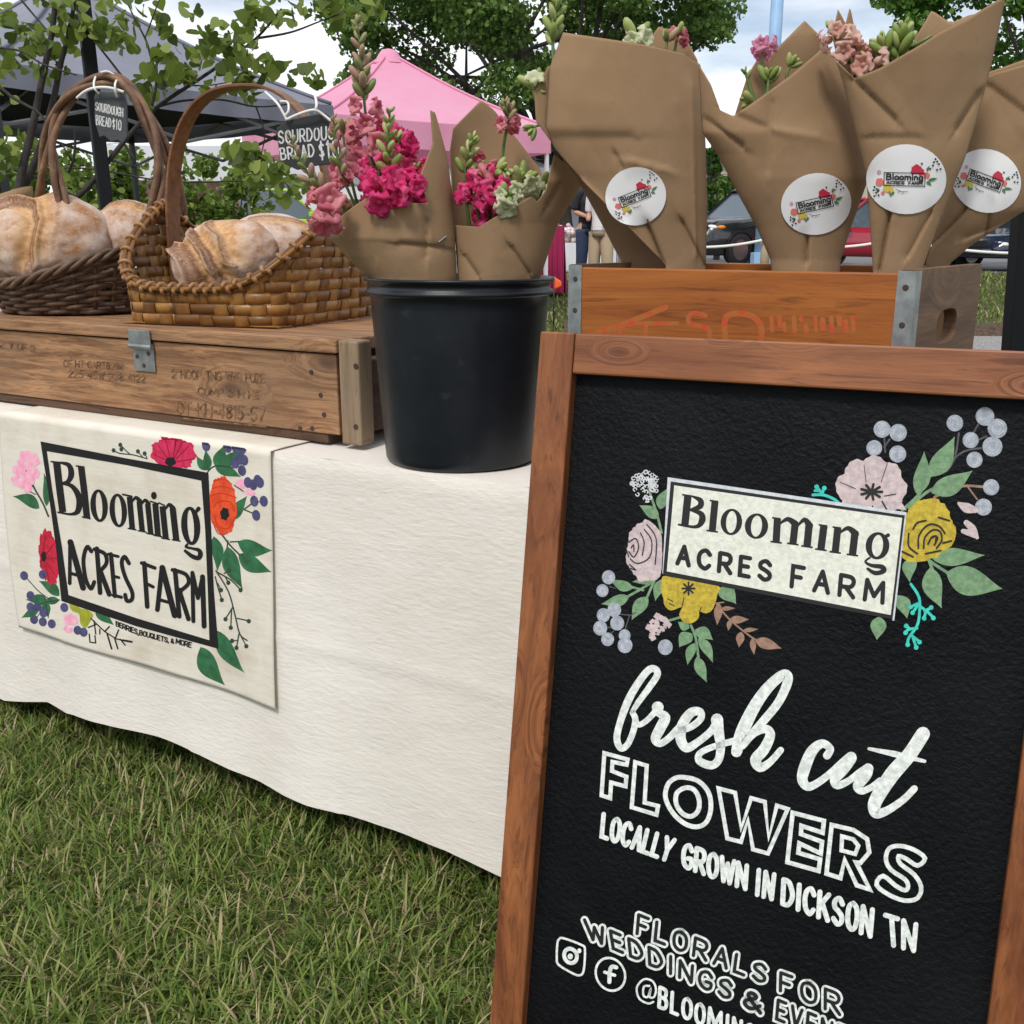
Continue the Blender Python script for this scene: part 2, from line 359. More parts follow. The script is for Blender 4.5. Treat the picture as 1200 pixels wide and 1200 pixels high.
GLYPH = {
 'l': [[(.5, 0), (.5, 1)]], 'i': [[(.5, 0), (.5, .62)], [(.5, .85), (.5, .95)]], 'o': [[(.5, .65), (.05, .5), (.05, .15), (.5, 0), (.95, .15), (.95, .5), (.5, .65)]], 'n': [[(.1, 0), (.1, .65)], [(.1, .5), (.5, .66), (.9, .5), (.9, 0)]],
 'm': [[(.05, 0), (.05, .65)], [(.05, .52), (.28, .66), (.5, .5), (.5, 0)], [(.5, .52), (.72, .66), (.95, .5), (.95, 0)]], 'g': [[(.5, .65), (.05, .5), (.05, .15), (.5, .02), (.95, .15), (.95, .5), (.5, .65)], [(.95, .6), (.95, -.15), (.5, -.32), (.1, -.2)]],
 'A': [[(0, 0), (.5, 1), (1, 0)], [(.2, .36), (.8, .36)]], 'B': [[(0, 0), (0, 1)], [(0, 1), (.7, .97), (.82, .76), (.6, .54), (0, .53)], [(0, .53), (.75, .5), (.95, .26), (.7, .03), (0, 0)]],
 'C': [[(.95, .8), (.6, 1), (.15, .85), (0, .5), (.15, .15), (.6, 0), (.95, .2)]], 'D': [[(0, 0), (0, 1)], [(0, 1), (.6, .95), (1, .55), (.9, .25), (.55, .03), (0, 0)]],
 'E': [[(.95, 1), (0, 1), (0, 0), (.95, 0)], [(0, .52), (.8, .52)]], 'F': [[(.95, 1), (0, 1), (0, 0)], [(0, .5), (.75, .5)]],
 'G': [[(.95, .8), (.6, 1), (.15, .85), (0, .5), (.15, .15), (.6, 0), (.95, .15), (.95, .42), (.55, .42)]], 'H': [[(0, 0), (0, 1)], [(1, 0), (1, 1)], [(0, .5), (1, .5)]],
 'I': [[(.5, 0), (.5, 1)]], 'K': [[(0, 0), (0, 1)], [(.95, 1), (0, .42)], [(.3, .6), (1, 0)]], 'L': [[(0, 1), (0, 0), (.95, 0)]],
 'M': [[(0, 0), (.05, 1), (.5, .25), (.95, 1), (1, 0)]], 'N': [[(0, 0), (0, 1), (1, 0), (1, 1)]],
 'O': [[(.5, 1), (.12, .85), (0, .5), (.12, .15), (.5, 0), (.88, .15), (1, .5), (.88, .85), (.5, 1)]],
 'Q': [[(.5, 1), (.12, .85), (0, .5), (.12, .15), (.5, 0), (.88, .15), (1, .5), (.88, .85), (.5, 1)], [(.6, .25), (1, -.08)]],
 'P': [[(0, 0), (0, 1)], [(0, 1), (.75, .97), (.95, .74), (.7, .47), (0, .45)]], 'R': [[(0, 0), (0, 1)], [(0, 1), (.75, .97), (.95, .74), (.7, .48), (0, .45)], [(.4, .46), (1, 0)]],
 'S': [[(.92, .82), (.55, 1), (.1, .85), (.12, .62), (.55, .5), (.92, .34), (.9, .12), (.5, 0), (.05, .16)]], 'T': [[(0, 1), (1, 1)], [(.5, 1), (.5, 0)]],
 'U': [[(0, 1), (0, .3), (.2, .04), (.5, 0), (.8, .04), (1, .3), (1, 1)]], 'V': [[(0, 1), (.5, 0), (1, 1)]], 'W': [[(0, 1), (.25, 0), (.5, .8), (.75, 0), (1, 1)]],
 'Y': [[(0, 1), (.5, .45), (1, 1)], [(.5, .45), (.5, 0)]], 'Z': [[(0, 1), (1, 1), (0, 0), (1, 0)]],
 ',': [[(.5, .08), (.3, -.15)]], '&': [[(1, 0), (.3, .68), (.35, .95), (.6, .98), (.7, .78), (.15, .4), (.1, .12), (.45, 0), (.95, .4)]], '-': [[(.1, .45), (.9, .45)]], '/': [[(0, 0), (1, 1)]],
 '$': [[(.9, .78), (.5, .9), (.12, .76), (.2, .56), (.75, .42), (.88, .22), (.5, .08), (.08, .22)], [(.5, 1.05), (.5, -.08)]], '1': [[(0, .8), (.6, 1), (.6, 0)]], '0': [[(.5, 1), (.1, .8), (.1, .2), (.5, 0), (.9, .2), (.9, .8), (.5, 1)]],
 '2': [[(.05, .8), (.45, 1), (.9, .78), (.8, .5), (0, 0), (.95, 0)]], '4': [[(.7, 0), (.7, 1), (0, .3), (1, .3)]], '9': [[(.9, .7), (.5, .45), (.1, .7), (.5, 1), (.9, .7), (.6, 0)]], '6': [[(.7, 1), (.1, .4), (.5, 0), (.9, .3), (.5, .55), (.12, .35)]],
 '8': [[(.5, .52), (.1, .75), (.5, 1), (.9, .75), (.5, .52), (.05, .25), (.5, 0), (.95, .25), (.5, .52)]], '5': [[(.9, 1), (.15, 1), (.1, .55), (.6, .6), (.9, .3), (.5, 0), (.05, .12)]], '3': [[(.05, .9), (.5, 1), (.85, .76), (.4, .53), (.9, .28), (.5, 0), (.05, .1)]], '7': [[(0, 1), (.95, 1), (.4, 0)]],
}
# ============================================================ the setting
def gz(x, y):                            # lawn, then a bank rising to the parked cars
    t = min(1, max(0, (y - 12.3) / 6.5)); return .46 * t * t * (3 - 2 * t)
M_lawn = mat('lawn_soil', (.055, .075, .022), (.12, .105, .055), scale=9, lo=.42, hi=.62, rough=.95, spec=.1, c3=(.035, .05, .016), scale3=30, bump=[(60, .9, .02)])
mb = MB()
xs = [-400, -120, -50, -25, -14, -8, -4, -2, 0, 2, 4, 8, 14, 25, 50, 120, 400]; ys = [-60, -10, 0, 1, 2, 4, 8, 10, 11, 12, 12.6, 13.2, 14, 15, 16, 17, 18, 19, 22, 30, 60, 150, 500]
vv = [(x, y, gz(x, y)) for y in ys for x in xs]; nx = len(xs)
mb.add(vv, [(j * nx + i, j * nx + i + 1, (j + 1) * nx + i + 1, (j + 1) * nx + i) for j in range(len(ys) - 1) for i in range(nx - 1)])
tag(mb.build('ground', M_lawn, smooth=True), kind='structure')
M_gravel = mat('gravel', (.42, .41, .40), (.2, .19, .18), scale=38, lo=.4, hi=.6, rough=.95, spec=.1, bump=[(45, 1, .03)])
mb = MB(); mb.grid(lambda u, v: Vector((.6 + 16 * u, 9.0 + 2.9 * v, .006 + .004 * math.sin(u * 40) * (v > 0) * (v < 1))), 40, 4)
tag(mb.build('gravel_path', M_gravel), kind='structure')
M_soil = mat('soil_edge', (.11, .07, .045), (.05, .03, .02), scale=20, rough=.95, bump=[(30, 1, .03)])
mb = MB(); mb.grid(lambda u, v: Vector((.6 + 16 * u, 11.9 + .5 * v, [0.003, .10, .13, .05][int(round(v * 3))] + .02 * noise.noise((u * 60, v * 3, 0)))), 90, 3)
tag(mb.build('soil_bank', M_soil), kind='structure')
M_asph = mat('asphalt', (.16, .16, .165), (.11, .11, .112), scale=3, rough=.9)
mb = MB(); mb.grid(lambda u, v: Vector((-60 + 120 * u, 19.5 + 22 * v, .466 + .0)), 6, 2)
tag(mb.build('parking_lot', M_asph), kind='structure')

# ============================================================ table, cloth
TX0, TX1, TD = -1.32, 1.13, .78
M_ply = mat('table_plastic', (.6, .6, .58), rough=.5)
M_mtl = mat('grey_metal', (.3, .3, .31), metal=.9, rough=.45)
t = thing('folding_table', 'folding table hidden under the white cloth, carrying the crates and bucket', 'table', wor(0, 0, 0), TYAW)
MB().bx(TX0 + .02, TX1 - .02, .02, TD - .02, .70, .732).build('tabletop', M_ply, t, local=True, bevel=.006)
for x in (TX0 + .15, TX1 - .15):
    for y in (.1, TD - .1): MB().tube([(x, y, .70), (x, y, 0)], .014).build('leg', M_mtl, t, local=True)
hem_px = [(-60, 800), (0, 823), (50, 825), (70, 836), (120, 848), (180, 868), (220, 884), (265, 905), (300, 918), (330, 932), (360, 943), (400, 955), (440, 973), (480, 987), (520, 1000), (545, 1012), (580, 1031), (640, 1062)]
hem = [pl(a, b, -.02) for a, b in hem_px]
def hemz(x):
    if x <= hem[0].x: return hem[0].z
    for a, b in zip(hem, hem[1:]):
        if x <= b.x: return a.z + (b.z - a.z) * (x - a.x) / (b.x - a.x)
    return .05 + .01 * math.sin(x * 14)
def drape0(x, z):                       # how far the cloth stands out from the table edge
    k = max(0, min(1, (.735 - z) / .7))
    return .002 + k * (.010 + .006 * math.sin(x * 9 + 1) + .004 * math.sin(x * 21 + z * 3) + .003 * noise.noise((x * 6, z * 4, 0)) + .004 * k * math.sin(x * 13 + 2))
def drape(x, z):                        # with the pressed fold lines of storage
    return drape0(x, z) + sum(.0022 * math.exp(-((x - f_) / .012) ** 2) for f_ in (-1.05, -.66, -.27, .12, .51, .9)) + .0016 * math.exp(-((z - .40) / .010) ** 2)
M_cloth = mat('white_cotton_cloth', (.785, .74, .675), (.71, .66, .60), scale=3, rough=.9, spec=.12, rvar=0,
              bump=[(5, .4, .010, (1.0, 1.0, 2.0)), (46, .55, .0022, (1, 1, 3.4)), (150, .3, .0008, (.5, .5, 1.6)), (520, .25, .0006, (1, 1, 1))])
mb = MB()
def front(u, v):
    x = TX0 + (TX1 - TX0) * u; zt = .742; zz = zt + (hemz(x) - zt) * v
    return wor(x, -drape(x, zz) + (.004 * (1 - min(1, v * 40))), zz)
mb.grid(front, 330, 60)
mb.grid(lambda u, v: wor(TX0 + (TX1 - TX0) * u, .002 + (TD - .002) * v, .742 + .0015 * noise.noise((u * 30, v * 9, 3)) * (0 < v < 1)), 60, 12)
for X, sg in ((TX0, -1), (TX1, 1)):
    mb.grid(lambda u, v: wor(X + sg * drape(u * .8 + X, .74 - .68 * v), .002 + (TD - .002) * u, .742 - .69 * v), 20, 10)
mb.grid(lambda u, v: wor(TX0 + (TX1 - TX0) * u, TD + drape(TX0 + 2.4 * u, .74 - .68 * v), .742 - .69 * v), 50, 10)
cl = mb.build('tablecloth', M_cloth, smooth=True, base=wor(0, .35, 0)); cl.rotation_euler = (0, 0, 0)
tag(cl, 'off-white crinkled cotton cloth draped over the table down to the grass', 'tablecloth')

# ============================================================ painted canvas banner
tb = thing('banner', 'cream canvas banner painted with flowers and black-framed lettering, hanging over the white cloth', 'banner', wor(-.62, -.01, .25), TYAW)
bTL, bTR, bBR, bBL = pl(3, 488, 0), pl(321, 531, 0), pl(328, 829, -.012), pl(25, 734, -.012)
def ban(u, v):
    if v <= 0: 
        x = bTL.x + (bTR.x - bTL.x) * u; return wor(x, .012 - v * .09, .7455)
    a = bTL.lerp(bTR, u); b = bBL.lerp(bBR, u); q = a.lerp(b, v); z = .742 + (b.z - .742) * v
    x = q.x - .012 * math.sin(v * 3.1) * (1 - u) ** 3
    return wor(x, -drape0(x, z) - .0062 - .0035 * (.5 + .5 * math.sin(x * 17 + z * 6)) * v, z)
M_canvas = mat('cream_canvas', (.71, .665, .575), (.60, .53, .43), scale=7, lo=.48, hi=.75, rough=.9, spec=.1, c3=(.5, .42, .32), scale3=3.2, lo3=.62, hi3=.85, bump=[(9, .3, .006, (1, 1, 4)), (700, .2, .0004, (1, 1, 1))])
mb = MB()
mb.grid(lambda u, v: ban(u, (v - .12) / .88 if v > .12 else (v - .12) / .12) if abs(v - .12) > 1e-6 else wor(bTL.x + (bTR.x - bTL.x) * u, -.0075, .744), 100, 75)
mb.build('canvas', M_canvas, tb, smooth=True, solid=.0012)
def SB(x, y, o):
    q = pl(x, y, -.004)
    for _ in range(2): q = pl(x, y, -drape0(q.x, q.z) - .0062 - .0035 * (.5 + .5 * math.sin(q.x * 17 + q.z * 6)) * max(0, min(1, (.742 - q.z) / .49)))
    if q.z > .742: return wor(q.x, q.y - .003, min(q.z, .7445)) 
    return wor(q.x, q.y - .0004 - o, q.z)
def paintmat(name, c, rough=.7, var=.8, scale=70): return mat(name, c, tuple(q * var for q in c), scale=scale, lo=.4, hi=.65, rough=rough, spec=.3, bump=[(300, .2, .0005)])
P_black = paintmat('black_paint', (.012, .012, .012)); P_green = mat('green_paint', (.035, .17, .07), (.02, .09, .035), scale=45, rough=.7); P_dgreen = paintmat('dark_green_paint', (.035, .06, .045))
P_mag = mat('magenta_paint', (.72, .03, .12), (.5, .012, .06), scale=60, rough=.6); P_red = mat('red_paint', (.66, .02, .06), (.42, .008, .03), scale=60, rough=.6); P_org = mat('orange_paint', (.85, .10, .025), (.62, .05, .012), scale=55, rough=.6)
P_pink = mat('pink_paint', (.86, .30, .46), (.9, .52, .63), scale=60, rough=.7); P_navy = mat('navy_paint', (.045, .045, .12), (.09, .085, .2), scale=60, rough=.6); P_olive = paintmat('olive_paint', (.36, .38, .03))
def B1(P): return P.T(40, 500, .19167)
def B2(P): return P.T(60, 620, .19167)
def B3(P): return P.T(130, 490, .175)
def B4(P): return P.T(0, 500, .2332)
# flora first, lettering over it
P = Paint(SB, fine=9)
B3(P); P.leaf((650, 350), (635, 210), 60, 4); P.leaf((645, 350), (575, 250), 55, -6); P.leaf((700, 320), (760, 180), 85, 8); P.leaf((735, 310), (915, 205), 85, 8); P.leaf((700, 330), (875, 395), 75, -8)
P.leaf((690, 790), (712, 1030), 80, -18); P.leaf((780, 860), (885, 1145), 115, 18); P.leaf((850, 830), (1085, 885), 110, 22); P.leaf((855, 910), (1080, 1030), 110, 18); P.leaf((815, 685), (915, 520), 80, -10)
B4(P); P.leaf((200, 410), (65, 350), 60, 18); P.leaf((235, 400), (222, 230), 40, 8); P.leaf((300, 850), (195, 775), 55, 12); P.leaf((245, 880), (130, 870), 55, 8); P.leaf((200, 900), (108, 960), 45, -6); P.leaf((225, 880), (245, 960), 45, 0); P.leaf((300, 870), (210, 890), 40, 5); P.leaf((480, 935), (575, 998), 45, -6)
B2(P); P.leaf((915, 720), (1065, 955), 120, 25); P.leaf((1015, 620), (1185, 880), 100, 20)
P.build('painted_leaves', P_green, tb)
P = Paint(SB, fine=9, lift=.0005)
B4(P); P.stroke([(125, 200), (175, 310), (215, 380), (245, 450)], 9, 4); P.stroke([(112, 250), (140, 260), (165, 300)], 6); P.stroke([(150, 325), (180, 340)], 5); P.stroke([(140, 765), (200, 830), (280, 885)], 5, 3); P.stroke([(150, 905), (240, 880), (300, 870)], 6, 3)
for a in ((185, 960), (215, 930), (245, 960)): P.stroke([a, (235, 890)], 4)
B3(P); P.stroke([(20, 215), (60, 235), (150, 245), (240, 270)], 8, 3); P.stroke([(65, 175), (100, 215), (130, 240)], 7); P.stroke([(180, 220), (215, 260)], 7); P.stroke([(230, 235), (245, 270)], 7)
for c in ((20, 215), (65, 178), (72, 208), (183, 222), (228, 236)): P.ell(c, 13, 15)
P.stroke([(650, 360), (700, 320), (830, 330)], 9, 3); P.stroke([(830, 450), (890, 490)], 8); P.stroke([(895, 610), (940, 575)], 9); P.stroke([(895, 612), (950, 635)], 9); P.stroke([(990, 560), (1010, 555)], 7)
P.stroke([(750, 785), (800, 850), (860, 910)], 11, 3); P.stroke([(800, 828), (860, 825)], 9); P.stroke([(785, 820), (780, 870)], 9)
B2(P); P.stroke([(1010, 255), (1085, 380), (1125, 520), (1155, 640), (1200, 680)], 9, 4); P.stroke([(1020, 265), (1100, 310), (1165, 375)], 9, 3); P.stroke([(1060, 270), (1095, 250)], 8); P.stroke([(1065, 290), (1085, 325)], 8)
P.stroke([(1005, 290), (1020, 350), (1045, 430)], 8, 3); P.stroke([(1020, 330), (1040, 370)], 7); P.stroke([(1110, 480), (1070, 545)], 8); P.stroke([(1105, 490), (1100, 600)], 8); P.stroke([(1140, 545), (1210, 560)], 8); P.stroke([(1150, 640), (1135, 725)], 8); P.stroke([(1145, 680), (1110, 682)], 7); P.stroke([(1155, 640), (1195, 715)], 7)
for c in ((1090, 252), (1085, 327), (1160, 372), (1045, 432), (1040, 372), (1068, 550), (1100, 602), (1210, 562), (1135, 725), (1108, 682), (1195, 715)): P.ell(c, 13, 14)
P.build('painted_stems', P_dgreen, tb)
P = Paint(SB, fine=9, lift=.0006); B3(P); P.bloom((420, 235), 160, 122, 9, .12, .1, seed=3); P.build('painted_magenta_flower', P_mag, tb)
P = Paint(SB, fine=9, lift=.0006); B3(P); P.bloom((752, 585), 95, 205, 8, .07, -.06, seed=5); P.build('painted_orange_flower', P_org, tb)
P = Paint(SB, fine=9, lift=.0006); B4(P); P.bloom((248, 655), 52, 148, 11, .10, -.12, seed=8); P.build('painted_red_flower', P_red, tb)
P = Paint(SB, fine=9, lift=.0006); B4(P)
rr = random.Random(4)
for i in range(34):
    a = rr.random() * 6.28; q = math.sqrt(rr.random()); P.bloom((128 + 68 * q * math.cos(a) + 12 * math.sin(a), 215 + 98 * q * math.sin(a)), 18 + 8 * rr.random(), 18 + 9 * rr.random(), 4, .2, seed=i)
for i in range(16):
    a = rr.random() * 6.28; q = math.sqrt(rr.random()); P.bloom((348 + 34 * q * math.cos(a), 985 + 40 * q * math.sin(a)), 14, 15, 4, .2, seed=i)
B3(P); P.bloom((872, 440), 38, 32, 3, .15, .5); P.bloom((930, 495), 42, 22, 3, .15, .2)
P.build('painted_pink_flowers', P_pink, tb)
P = Paint(SB, fine=9, lift=.0007)
B3(P)
for c in ((640, 185), (785, 195), (840, 200), (880, 205), (895, 280), (865, 275), (835, 300), (880, 350), (920, 430), (955, 445), (1000, 430), (985, 415), (962, 555), (1026, 555), (975, 650)): P.ell(c, 27, 37, -.15)
B4(P)
for c in ((123, 748), (217, 742), (155, 848), (155, 905), (190, 905), (220, 935), (173, 968), (217, 980), (262, 990), (325, 908), (392, 1022), (422, 1032)): P.ell(c, 20, 23, -.2)
P.build('painted_berries', P_navy, tb)
P = Paint(SB, fine=9, lift=.0007); B4(P); P.poly([(350, 890), (385, 885), (400, 910), (440, 920), (470, 945), (450, 985), (430, 1012), (405, 985), (400, 940), (365, 925)], smooth=3); P.build('painted_olive_leaf', P_olive, tb)
P = Paint(SB, fine=9, lift=.0009)
# petal lines, flower hearts
B3(P); P.bloom((402, 290), 38, 32, 5, .12); P.bloom((765, 640), 32, 46, 6, .15)
B4(P); P.bloom((222, 652), 15, 30, 6, .18)
# dark fern sprigs under the frame
B2(P)
for st, wd in (([(245, 545), (330, 625), (400, 670), (495, 690)], 12), ([(330, 625), (358, 595)], 14), ([(300, 610), (300, 640)], 12), ([(345, 640), (372, 730)], 16), ([(395, 665), (415, 615)], 14), ([(390, 665), (410, 730)], 14), ([(425, 672), (455, 708)], 13), ([(440, 678), (495, 688)], 20), ([(235, 640), (240, 690), (275, 695), (270, 650)], 12), ([(265, 560), (275, 640)], 12), ([(230, 600), (280, 580)], 12)): P.stroke(st, wd * .62)
B1(P)
P.T(0, 0, 1); P.poly([(48, 517), (150, 537.2), (244.7, 553.7), (248, 620), (251, 690), (256.5, 760), (160, 733.5), (72.5, 704), (66, 640), (57, 575)], [(55.3, 528.4), (62, 575), (73, 640), (80.7, 697), (160, 724), (246, 750), (244, 690), (241, 620), (236.5, 563), (150, 545)])
B1(P)
P.stroke([(140, 215), (158, 370), (178, 522)], [44, 44, 42], cap=False); P.stroke([(104, 212), (170, 219)], 10, cap=False); P.stroke([(160, 218), (215, 235), (230, 290), (205, 338), (150, 345)], [12, 28, 36, 24, 10], 5); P.stroke([(150, 345), (230, 360), (277, 430), (272, 510), (230, 534), (148, 522)], [10, 26, 38, 34, 16, 10], 5)
P.stroke([(290, 242), (310, 400), (326, 558)], 40, cap=False); P.stroke([(258, 238), (308, 246)], 9, cap=False); P.stroke([(295, 550), (348, 562)], 9, cap=False)
P.ell((400, 482), 53, 100, -.07, 28, hole=(20, 84)); P.ell((517, 511), 53, 103, -.07, 28, hole=(21, 87))
for a, b, wd in (((586, 428), (603, 626), 34), ((645, 455), (664, 640), 33), ((697, 470), (716, 656), 33), ((743, 468), (760, 668), 36), ((787, 485), (808, 685), 36), ((850, 500), (872, 695), 38)):
    P.stroke([a, b], wd, cap=False); P.stroke([(b[0] - 28, b[1] - 6), (b[0] + 26, b[1] + 4)], 8, cap=False)
P.stroke([(545, 413), (600, 425)], 11); P.stroke([(600, 460), (625, 432), (650, 455)], [10, 20, 30], 4); P.stroke([(655, 480), (680, 448), (702, 470)], [10, 18, 28], 4); P.stroke([(715, 455), (760, 470)], 9); P.stroke([(765, 465), (800, 480)], 9); P.stroke([(800, 510), (828, 475), (852, 500)], [10, 20, 34], 4); P.ell((735, 420), 17, 23)
P.ell((960, 605), 58, 118, -.07, 28, hole=(20, 98)); P.stroke([(990, 525), (1008, 500)], [14, 26])
B2(P)
P.stroke([(835, 92), (828, 108), (870, 118), (905, 128), (915, 152), (902, 175), (865, 165), (822, 132)], [14, 16, 16, 24, 30, 28, 26, 18], 4)
for st, wd in (([(118, 75), (116, 330)], 22), ([(120, 78), (160, 220), (198, 358)], 36), ([(118, 268), (182, 286)], 20), ([(248, 135), (222, 108), (200, 185), (213, 300), (245, 362), (266, 322)], 24), ([(282, 118), (302, 388)], 28), ([(268, 122), (330, 150), (340, 208), (295, 262)], 24), ([(303, 256), (358, 398)], 30), ([(368, 152), (392, 408)], 26), ([(352, 152), (412, 166)], 18), ([(378, 284), (416, 295)], 18), ([(382, 403), (432, 415)], 20), ([(478, 208), (452, 168), (434, 205), (455, 290), (497, 382), (495, 430), (466, 437), (455, 400)], 24), ([(572, 208), (590, 472)], 28), ([(556, 206), (636, 236)], 22), ([(582, 330), (626, 352)], 20), ([(680, 232), (652, 492)], 28), ([(682, 235), (758, 526)], 36), ([(664, 430), (735, 450)], 20), ([(760, 250), (786, 532)], 28), ([(745, 248), (825, 275), (842, 330), (788, 380)], 24), ([(785, 370), (842, 548)], 28), ([(866, 265), (872, 562)], 24), ([(868, 272), (900, 420), (928, 290)], 24), ([(928, 290), (938, 592)], 30)):
    P.stroke(st, wd, 5 if len(st) > 3 else 0)
P.text('BERRIES,', (400, 563), (538, 615), (536, 645), (400, 590), 7); P.text('BOUQUETS,', (545, 617), (722, 665), (720, 692), (543, 645), 7); P.text('&', (735, 668), (752, 672), (752, 697), (735, 692), 7); P.text('MORE', (768, 668), (862, 694), (858, 722), (766, 697), 7)
P.build('lettering', P_black, tb)
P = Paint(SB, fine=9, lift=.00095)
B3(P)
for st in ([(690, 420), (760, 405), (810, 440)], [(680, 470), (750, 455), (830, 480)], [(672, 520), (740, 500), (840, 530)], [(690, 600), (720, 560), (800, 560), (830, 620)], [(695, 640), (720, 720), (790, 735), (830, 660)], [(685, 690), (720, 770), (780, 770)]): P.stroke(st, 7, 5)
P.build('orange_petal_lines', mat('deep_orange_paint', (.55, .04, .012), rough=.7), tb)
P = Paint(SB, fine=9, lift=.00095)
B3(P)
for st in ([(400, 260), (370, 150)], [(420, 260), (440, 140)], [(440, 270), (520, 190)], [(445, 290), (560, 270)], [(370, 280), (290, 240)], [(380, 265), (320, 180)], [(430, 262), (480, 160)]): P.stroke(st, 6)
B4(P)
for st in ([(235, 640), (270, 590)], [(240, 660), (285, 660)], [(235, 680), (275, 740)], [(220, 620), (230, 540)], [(225, 690), (250, 770)], [(210, 670), (205, 700)]): P.stroke(st, 5)
P.build('crimson_petal_lines', mat('deep_crimson_paint', (.30, .006, .03), rough=.7), tb)

# ============================================================ wooden ammunition box on the table
M_old = wood('weathered_pine', (.40, .215, .105), (.17, .078, .034), grain='X', rough=.75, grey=(.22, .13, .075), kscale=2.0, contrast=(.40, .58), bumps=1.0, gs=1.9)
M_oldz = wood('weathered_pine_end', (.36, .25, .15), (.15, .095, .052), grain='Z', rough=.85, grey=(.30, .24, .18), kscale=4, bumps=.9)
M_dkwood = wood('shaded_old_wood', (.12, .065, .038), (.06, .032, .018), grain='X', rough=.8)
M_zinc = mat('zinc_plate', (.40, .42, .42), (.24, .26, .26), scale=40, metal=.8, rough=.45)
M_nail = mat('rusty_nail', (.05, .03, .022), rough=.7)
BX0, BX1, BY0, BY1, BZ0 = -1.06, .150, .082, .56, .747
BZL = .905
tx = thing('wooden_box', 'long weathered wooden ammunition box with stencilled front lying on the left of the table', 'wooden box', wor(-.45, BY0, BZ0), TYAW)
def tl(mb, *a, **k): return mb.build(*a, **k)
def W(mb):                               # table-frame coordinates to world
    mb.v = [tuple(wor(*q)) for q in mb.v]; return mb
pf = .075                                # front plank ends here, the end cleat sits beyond
W(MB().bx(BX0, pf, BY0, BY0 + .022, BZ0 + .018, BZL)).build('front_plank', M_old, tx, bevel=.0018)
W(MB().bx(BX0, BX1 - .03, BY1 - .022, BY1, BZ0 + .018, BZL)).build('rear_plank', M_old, tx, bevel=.0018)
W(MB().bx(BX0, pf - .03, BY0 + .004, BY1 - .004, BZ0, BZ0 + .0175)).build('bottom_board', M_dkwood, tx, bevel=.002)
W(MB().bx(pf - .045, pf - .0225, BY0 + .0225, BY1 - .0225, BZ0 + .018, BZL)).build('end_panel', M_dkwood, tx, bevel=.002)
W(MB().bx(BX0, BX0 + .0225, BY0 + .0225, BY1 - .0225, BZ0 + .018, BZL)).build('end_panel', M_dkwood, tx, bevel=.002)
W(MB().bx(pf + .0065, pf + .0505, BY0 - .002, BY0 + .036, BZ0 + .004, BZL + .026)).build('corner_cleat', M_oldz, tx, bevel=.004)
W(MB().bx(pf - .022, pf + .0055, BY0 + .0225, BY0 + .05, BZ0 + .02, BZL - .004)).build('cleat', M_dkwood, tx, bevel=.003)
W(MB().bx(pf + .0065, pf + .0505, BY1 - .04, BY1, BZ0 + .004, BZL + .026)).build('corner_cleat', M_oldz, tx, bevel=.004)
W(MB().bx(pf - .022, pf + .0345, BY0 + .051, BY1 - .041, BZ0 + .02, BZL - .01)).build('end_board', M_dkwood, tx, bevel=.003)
lid = MB()
for a, b in ((BY0 - .006, .235), (.238, .395), (.398, BY1 + .004)): lid.bx(BX0 - .01, pf + .006 + .03 * (a > .2), a, b, BZL + .003, BZL + .026)
lid = W(lid).build('lid', M_old, tx, bevel=.003)
# hasp, nails and stencils on the front
P = Paint(lambda x, y, o: wor(*(lambda q: (q.x, q.y - o, q.z))(pl(x, y, BY0))), lift=.0008)
def SF(x, y, o):
    q = pl(x, y, BY0); return wor(q.x, BY0 - o, q.z)
h0, h1 = pl(156, 392, BY0), pl(184, 436, BY0)
mb = MB(); mb.bx(h0.x, h1.x, BY0 - .0045, BY0 - .0015, h1.z, BZL - .004); mb.bx(h0.x - .001, h1.x + .001, BY0 - .0115, BY0 - .0085, BZL - .012, BZL + .022); mb.tube([(h0.x - .002, BY0 - .009, BZL - .010), (h1.x + .002, BY0 - .009, BZL - .010)], .0055, 8)
hs = W(mb).build('hasp', M_zinc, tx, bevel=.0008)
mb = MB()
for q in ((163, 417), (176, 414), (171, 428)):
    c = pl(*q, BY0); mb.lathe([(.0042, 0), (.0042, .0012), (.0025, .002)], 10, c=(c.x, BY0 - .0046, c.z), M=Matrix.Rotation(R(90), 3, 'X'))
W(mb).build('screws', M_nail, hs)
mb = MB()
for q in ((365, 436), (376, 463), (380, 486), (366, 502), (352, 502)):
    c = pl(*q, BY0); mb.lathe([(.0045, 0), (.0045, .0012)], 8, c=(c.x, BY0 - .0002, c.z), M=Matrix.Rotation(R(90), 3, 'X'))
for q in ((418, 429), (418, 500)):
    c = pl(*q, BY0); mb.lathe([(.005, 0), (.005, .001)], 8, c=(c.x, BY0 - .0022, c.z), M=Matrix.Rotation(R(90), 3, 'X'))
W(mb).build('nails', M_nail, tx)
P_sten = mat('faded_stencil_ink', (.075, .038, .02), (.24, .125, .06), scale=60, lo=.40, hi=.58, rough=.8)
P = Paint(SF, lift=.0006)
k_ = 1 / 2.6667; P.T(0, 200, k_)
P.text('2 9 OF 2', (0, 532), (110, 548), (110, 566), (0, 550), 3.2)
P.text('OF HT CART8288', (200, 592), (388, 602), (388, 622), (200, 612), 3.4); P.text('225 45W 238 4122', (215, 622), (455, 640), (455, 662), (215, 644), 3.4)
P.text('2 HOOP TNG W/O FUZE', (538, 622), (828, 636), (828, 662), (538, 648), 4); P.text('COMP 3 H HE', (620, 678), (810, 690), (810, 712), (620, 700), 4)
P.text('DT-KH-4815-57', (555, 722), (828, 742), (826, 784), (553, 760), 5.2); P.stroke([(560, 772), (690, 785), (835, 800)], 4.5)
P.build('stencil_lettering', P_sten, tx)

